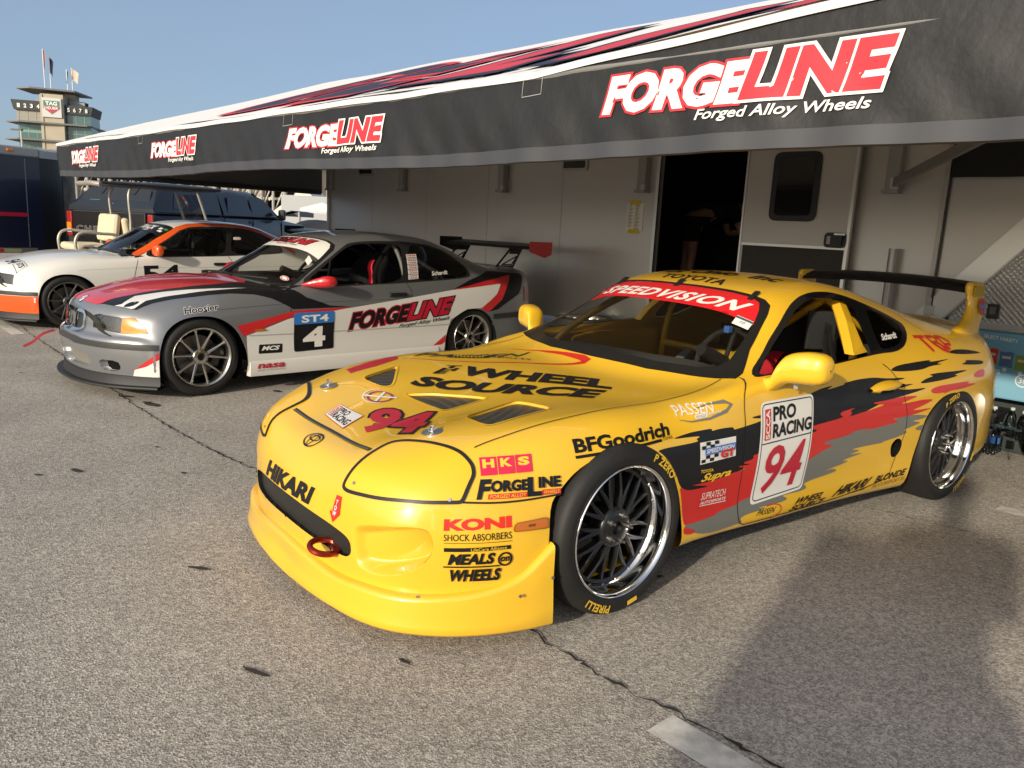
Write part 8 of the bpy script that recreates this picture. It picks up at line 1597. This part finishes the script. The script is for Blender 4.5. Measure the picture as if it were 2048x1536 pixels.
# grandstand: backs of the stands seen under the awning
gs = thing('grandstand', 'steel framed grandstand with concrete piers far behind the paddock', 'grandstand', (-47, 112, 0)); PCN = mat('pier_concrete', (.36, .31, .24), .85, noise=(.3, .6, (.28, .24, .19))); PST = mat('stand_steel', (.34, .33, .31), .5, .3); PDK = mat('stand_dark', (.035, .033, .03), .9)
b = MB(); b.box((0, 9, 4.6), (60, 1, 9), PDK); b.box((0, 4, 8.6), (60, 12, .6), mat('deck_grey', (.20, .19, .18), .8)); b.build('rear_wall', None, gs)
for px in (400, 455, 500, 640): b = MB(); x = pxw(px, 400, 112).x + 47; b.box((x, 2.4, 4.5), (3.2 if px != 640 else 4.6, 1.0, 9), PCN); b.build('pier', PCN, gs)
for k in range(26): b = MB(); x = -20 + 1.62 * k; b.tube([(x, 0, 0), (x, 0, 9)], .20 if k % 3 else .32, PST, 8); b.build('column', PST, gs)
for k in range(22):
    b = MB(); x = -19 + 1.85 * k; b.tube([(x, .4, 2.2), (x + 1.7, .4, 6.2)], .10, mat('brace_pale', (.50, .47, .41), .6), 6); b.tube([(x + .9, .6, 6.8), (x - .8, .6, 3.6)], .09, MATS['brace_pale'], 6); b.build('brace', MATS['brace_pale'], gs)
for z in (3.9, 6.3, 7.5): b = MB(); b.box((0, .7, z), (44, .3, .35), MATS['brace_pale']); b.build('beam', MATS['brace_pale'], gs)
def band(px0, px1, m, nm, Y=109.3): 
    x0, x1 = pxw(px0, 400, Y).x, pxw(px1, 400, Y).x; return lambda b: b.box(((x0 + x1) / 2 + 47, Y - 112, 4.5), (x1 - x0, .2, 9), m)
st_b = thing('striped_banner', 'tall banner with green, white, chequered and yellow vertical stripes', 'banner', (-47, 112, 0)); b = MB()
for p0, p1, m in ((611, 617, mat('stripe_green', (.03, .13, .06), .6)), (617, 621, V_WHITE), (621, 624, V_RED), (624, 627, V_WHITE), (627, 631, mat('stripe_yellow', (.62, .42, .03), .6))): band(p0, p1, m, '')(b)
b.build('stripes', None, st_b)
b = MB(); b.box((pxw(645, 400, 111).x + 47, -.9, 4.5), (4, .3, 9), PCN); b.build('backing', PCN, st_b)
# white marquee, canopies, covered car, vans
def marquee(px0, px1, pyt, pye, Y, m, label, cat='tent', dep=6, base=0):
    x0, x1 = pxw(px0, 400, Y).x, pxw(px1, 400, Y).x; zt, ze = pxw((px0 + px1) / 2, pyt, Y).z, pxw((px0 + px1) / 2, pye, Y).z; w = x1 - x0; o = thing('marquee' if cat == 'tent' else 'canopy', label, cat, ((x0 + x1) / 2, Y, 0)); b = MB()
    b.add([Vector((sx * w / 2, sy, z)) for sy in (0, dep) for sx, z in ((-1, base), (1, base), (1, ze), (0, zt), (-1, ze))], [(0, 1, 2, 3, 4), (5, 6, 7, 8, 9), (1, 6, 7, 2), (2, 7, 8, 3), (3, 8, 9, 4), (0, 5, 9, 4)], m); b.build('cloth', m, o)
    if base:
        for sx in (-1, 1): b = MB(); b.tube([(sx * w / 2, 0, 0), (sx * w / 2, 0, base)], .05, PST, 6); b.build('leg', PST, o)
    return o
MW = mat('marquee_white', (.66, .62, .54), .7); marquee(584, 628, 374, 395, 75, MW, 'white peaked marquee in front of the grandstand pier'); marquee(545, 606, 400, 425, 70, MW, 'large white tent with a sloping side left of the peaked marquee')
marquee(563, 598, 421, 433, 42, mat('canopy_blue', (.05, .065, .10), .6), 'dark blue pop-up canopy just right of the pickup mirror', 'canopy', 3, 1.7)
cw = marquee(600, 690, 405, 418, 46, mat('canopy_white', (.62, .62, .63), .7), 'white canopy with a scalloped edge beside the silver trailer', 'canopy', 4, pxw(640, 424, 46).z)
b = MB(); z = pxw(640, 424, 46).z
for k in range(26): x = -1.32 + .105 * k; b.prism([(x, 0), (x + .08, 0), (x + .08, -.10), (x + .04, -.15), (x, -.10)], .01, MATS['canopy_white'], mtx((0, -.02, z + .05), (1, 0, 0), (0, 0, 1)))
b.build('valance', MATS['canopy_white'], cw)
vn = thing('box_van', 'pale grey box body of a van behind the white canopy', 'van', (pxw(620, 420, 58).x, 58, 0)); b = MB(); b.box((0, 1.2, 1.9), (4.2, 2.4, 2.2), mat('van_grey', (.33, .34, .35), .5), None, .05); b.box((2.6, 1.2, 1.2), (1.2, 2.2, 1.7), MATS['van_grey'], None, .15); b.build('body', None, vn)
for x in (-1.3, 1.9): b = MB(); b.lathe([(0, -.02), (.35, -.02), (.36, .2)], c=(x, 0, .36), n=20, m=TYRE); b.build('wheel', TYRE, vn)
cc = thing('covered_car', 'low car under a dark grey cover beside the silver trailer', 'car', (pxw(641, 450, 30).x, 30, 0), R(20)); b = MB(); rows = []
for x, h, w in ((-2.1, .5, .6), (-2.0, .75, .8), (-1.2, .95, .88), (-.7, 1.28, .72), (.4, 1.30, .70), (1.0, .98, .86), (1.9, .80, .82), (2.1, .5, .6)): rows.append([Vector((x, y * w, z)) for y, z in ((-1.05, .05), (-1, .5), (-.8, h * .92), (-.3, h), (.3, h), (.8, h * .92), (1, .5), (1.05, .05))])
b.sheet([[Vector(q) for q in r] for r in hermite(np.array([[tuple(p) for p in r] for r in rows]), 4)], mat('cover_dark', (.018, .020, .028), .7, bump=(5, .4, .03))); b.build('cover', None, cc)
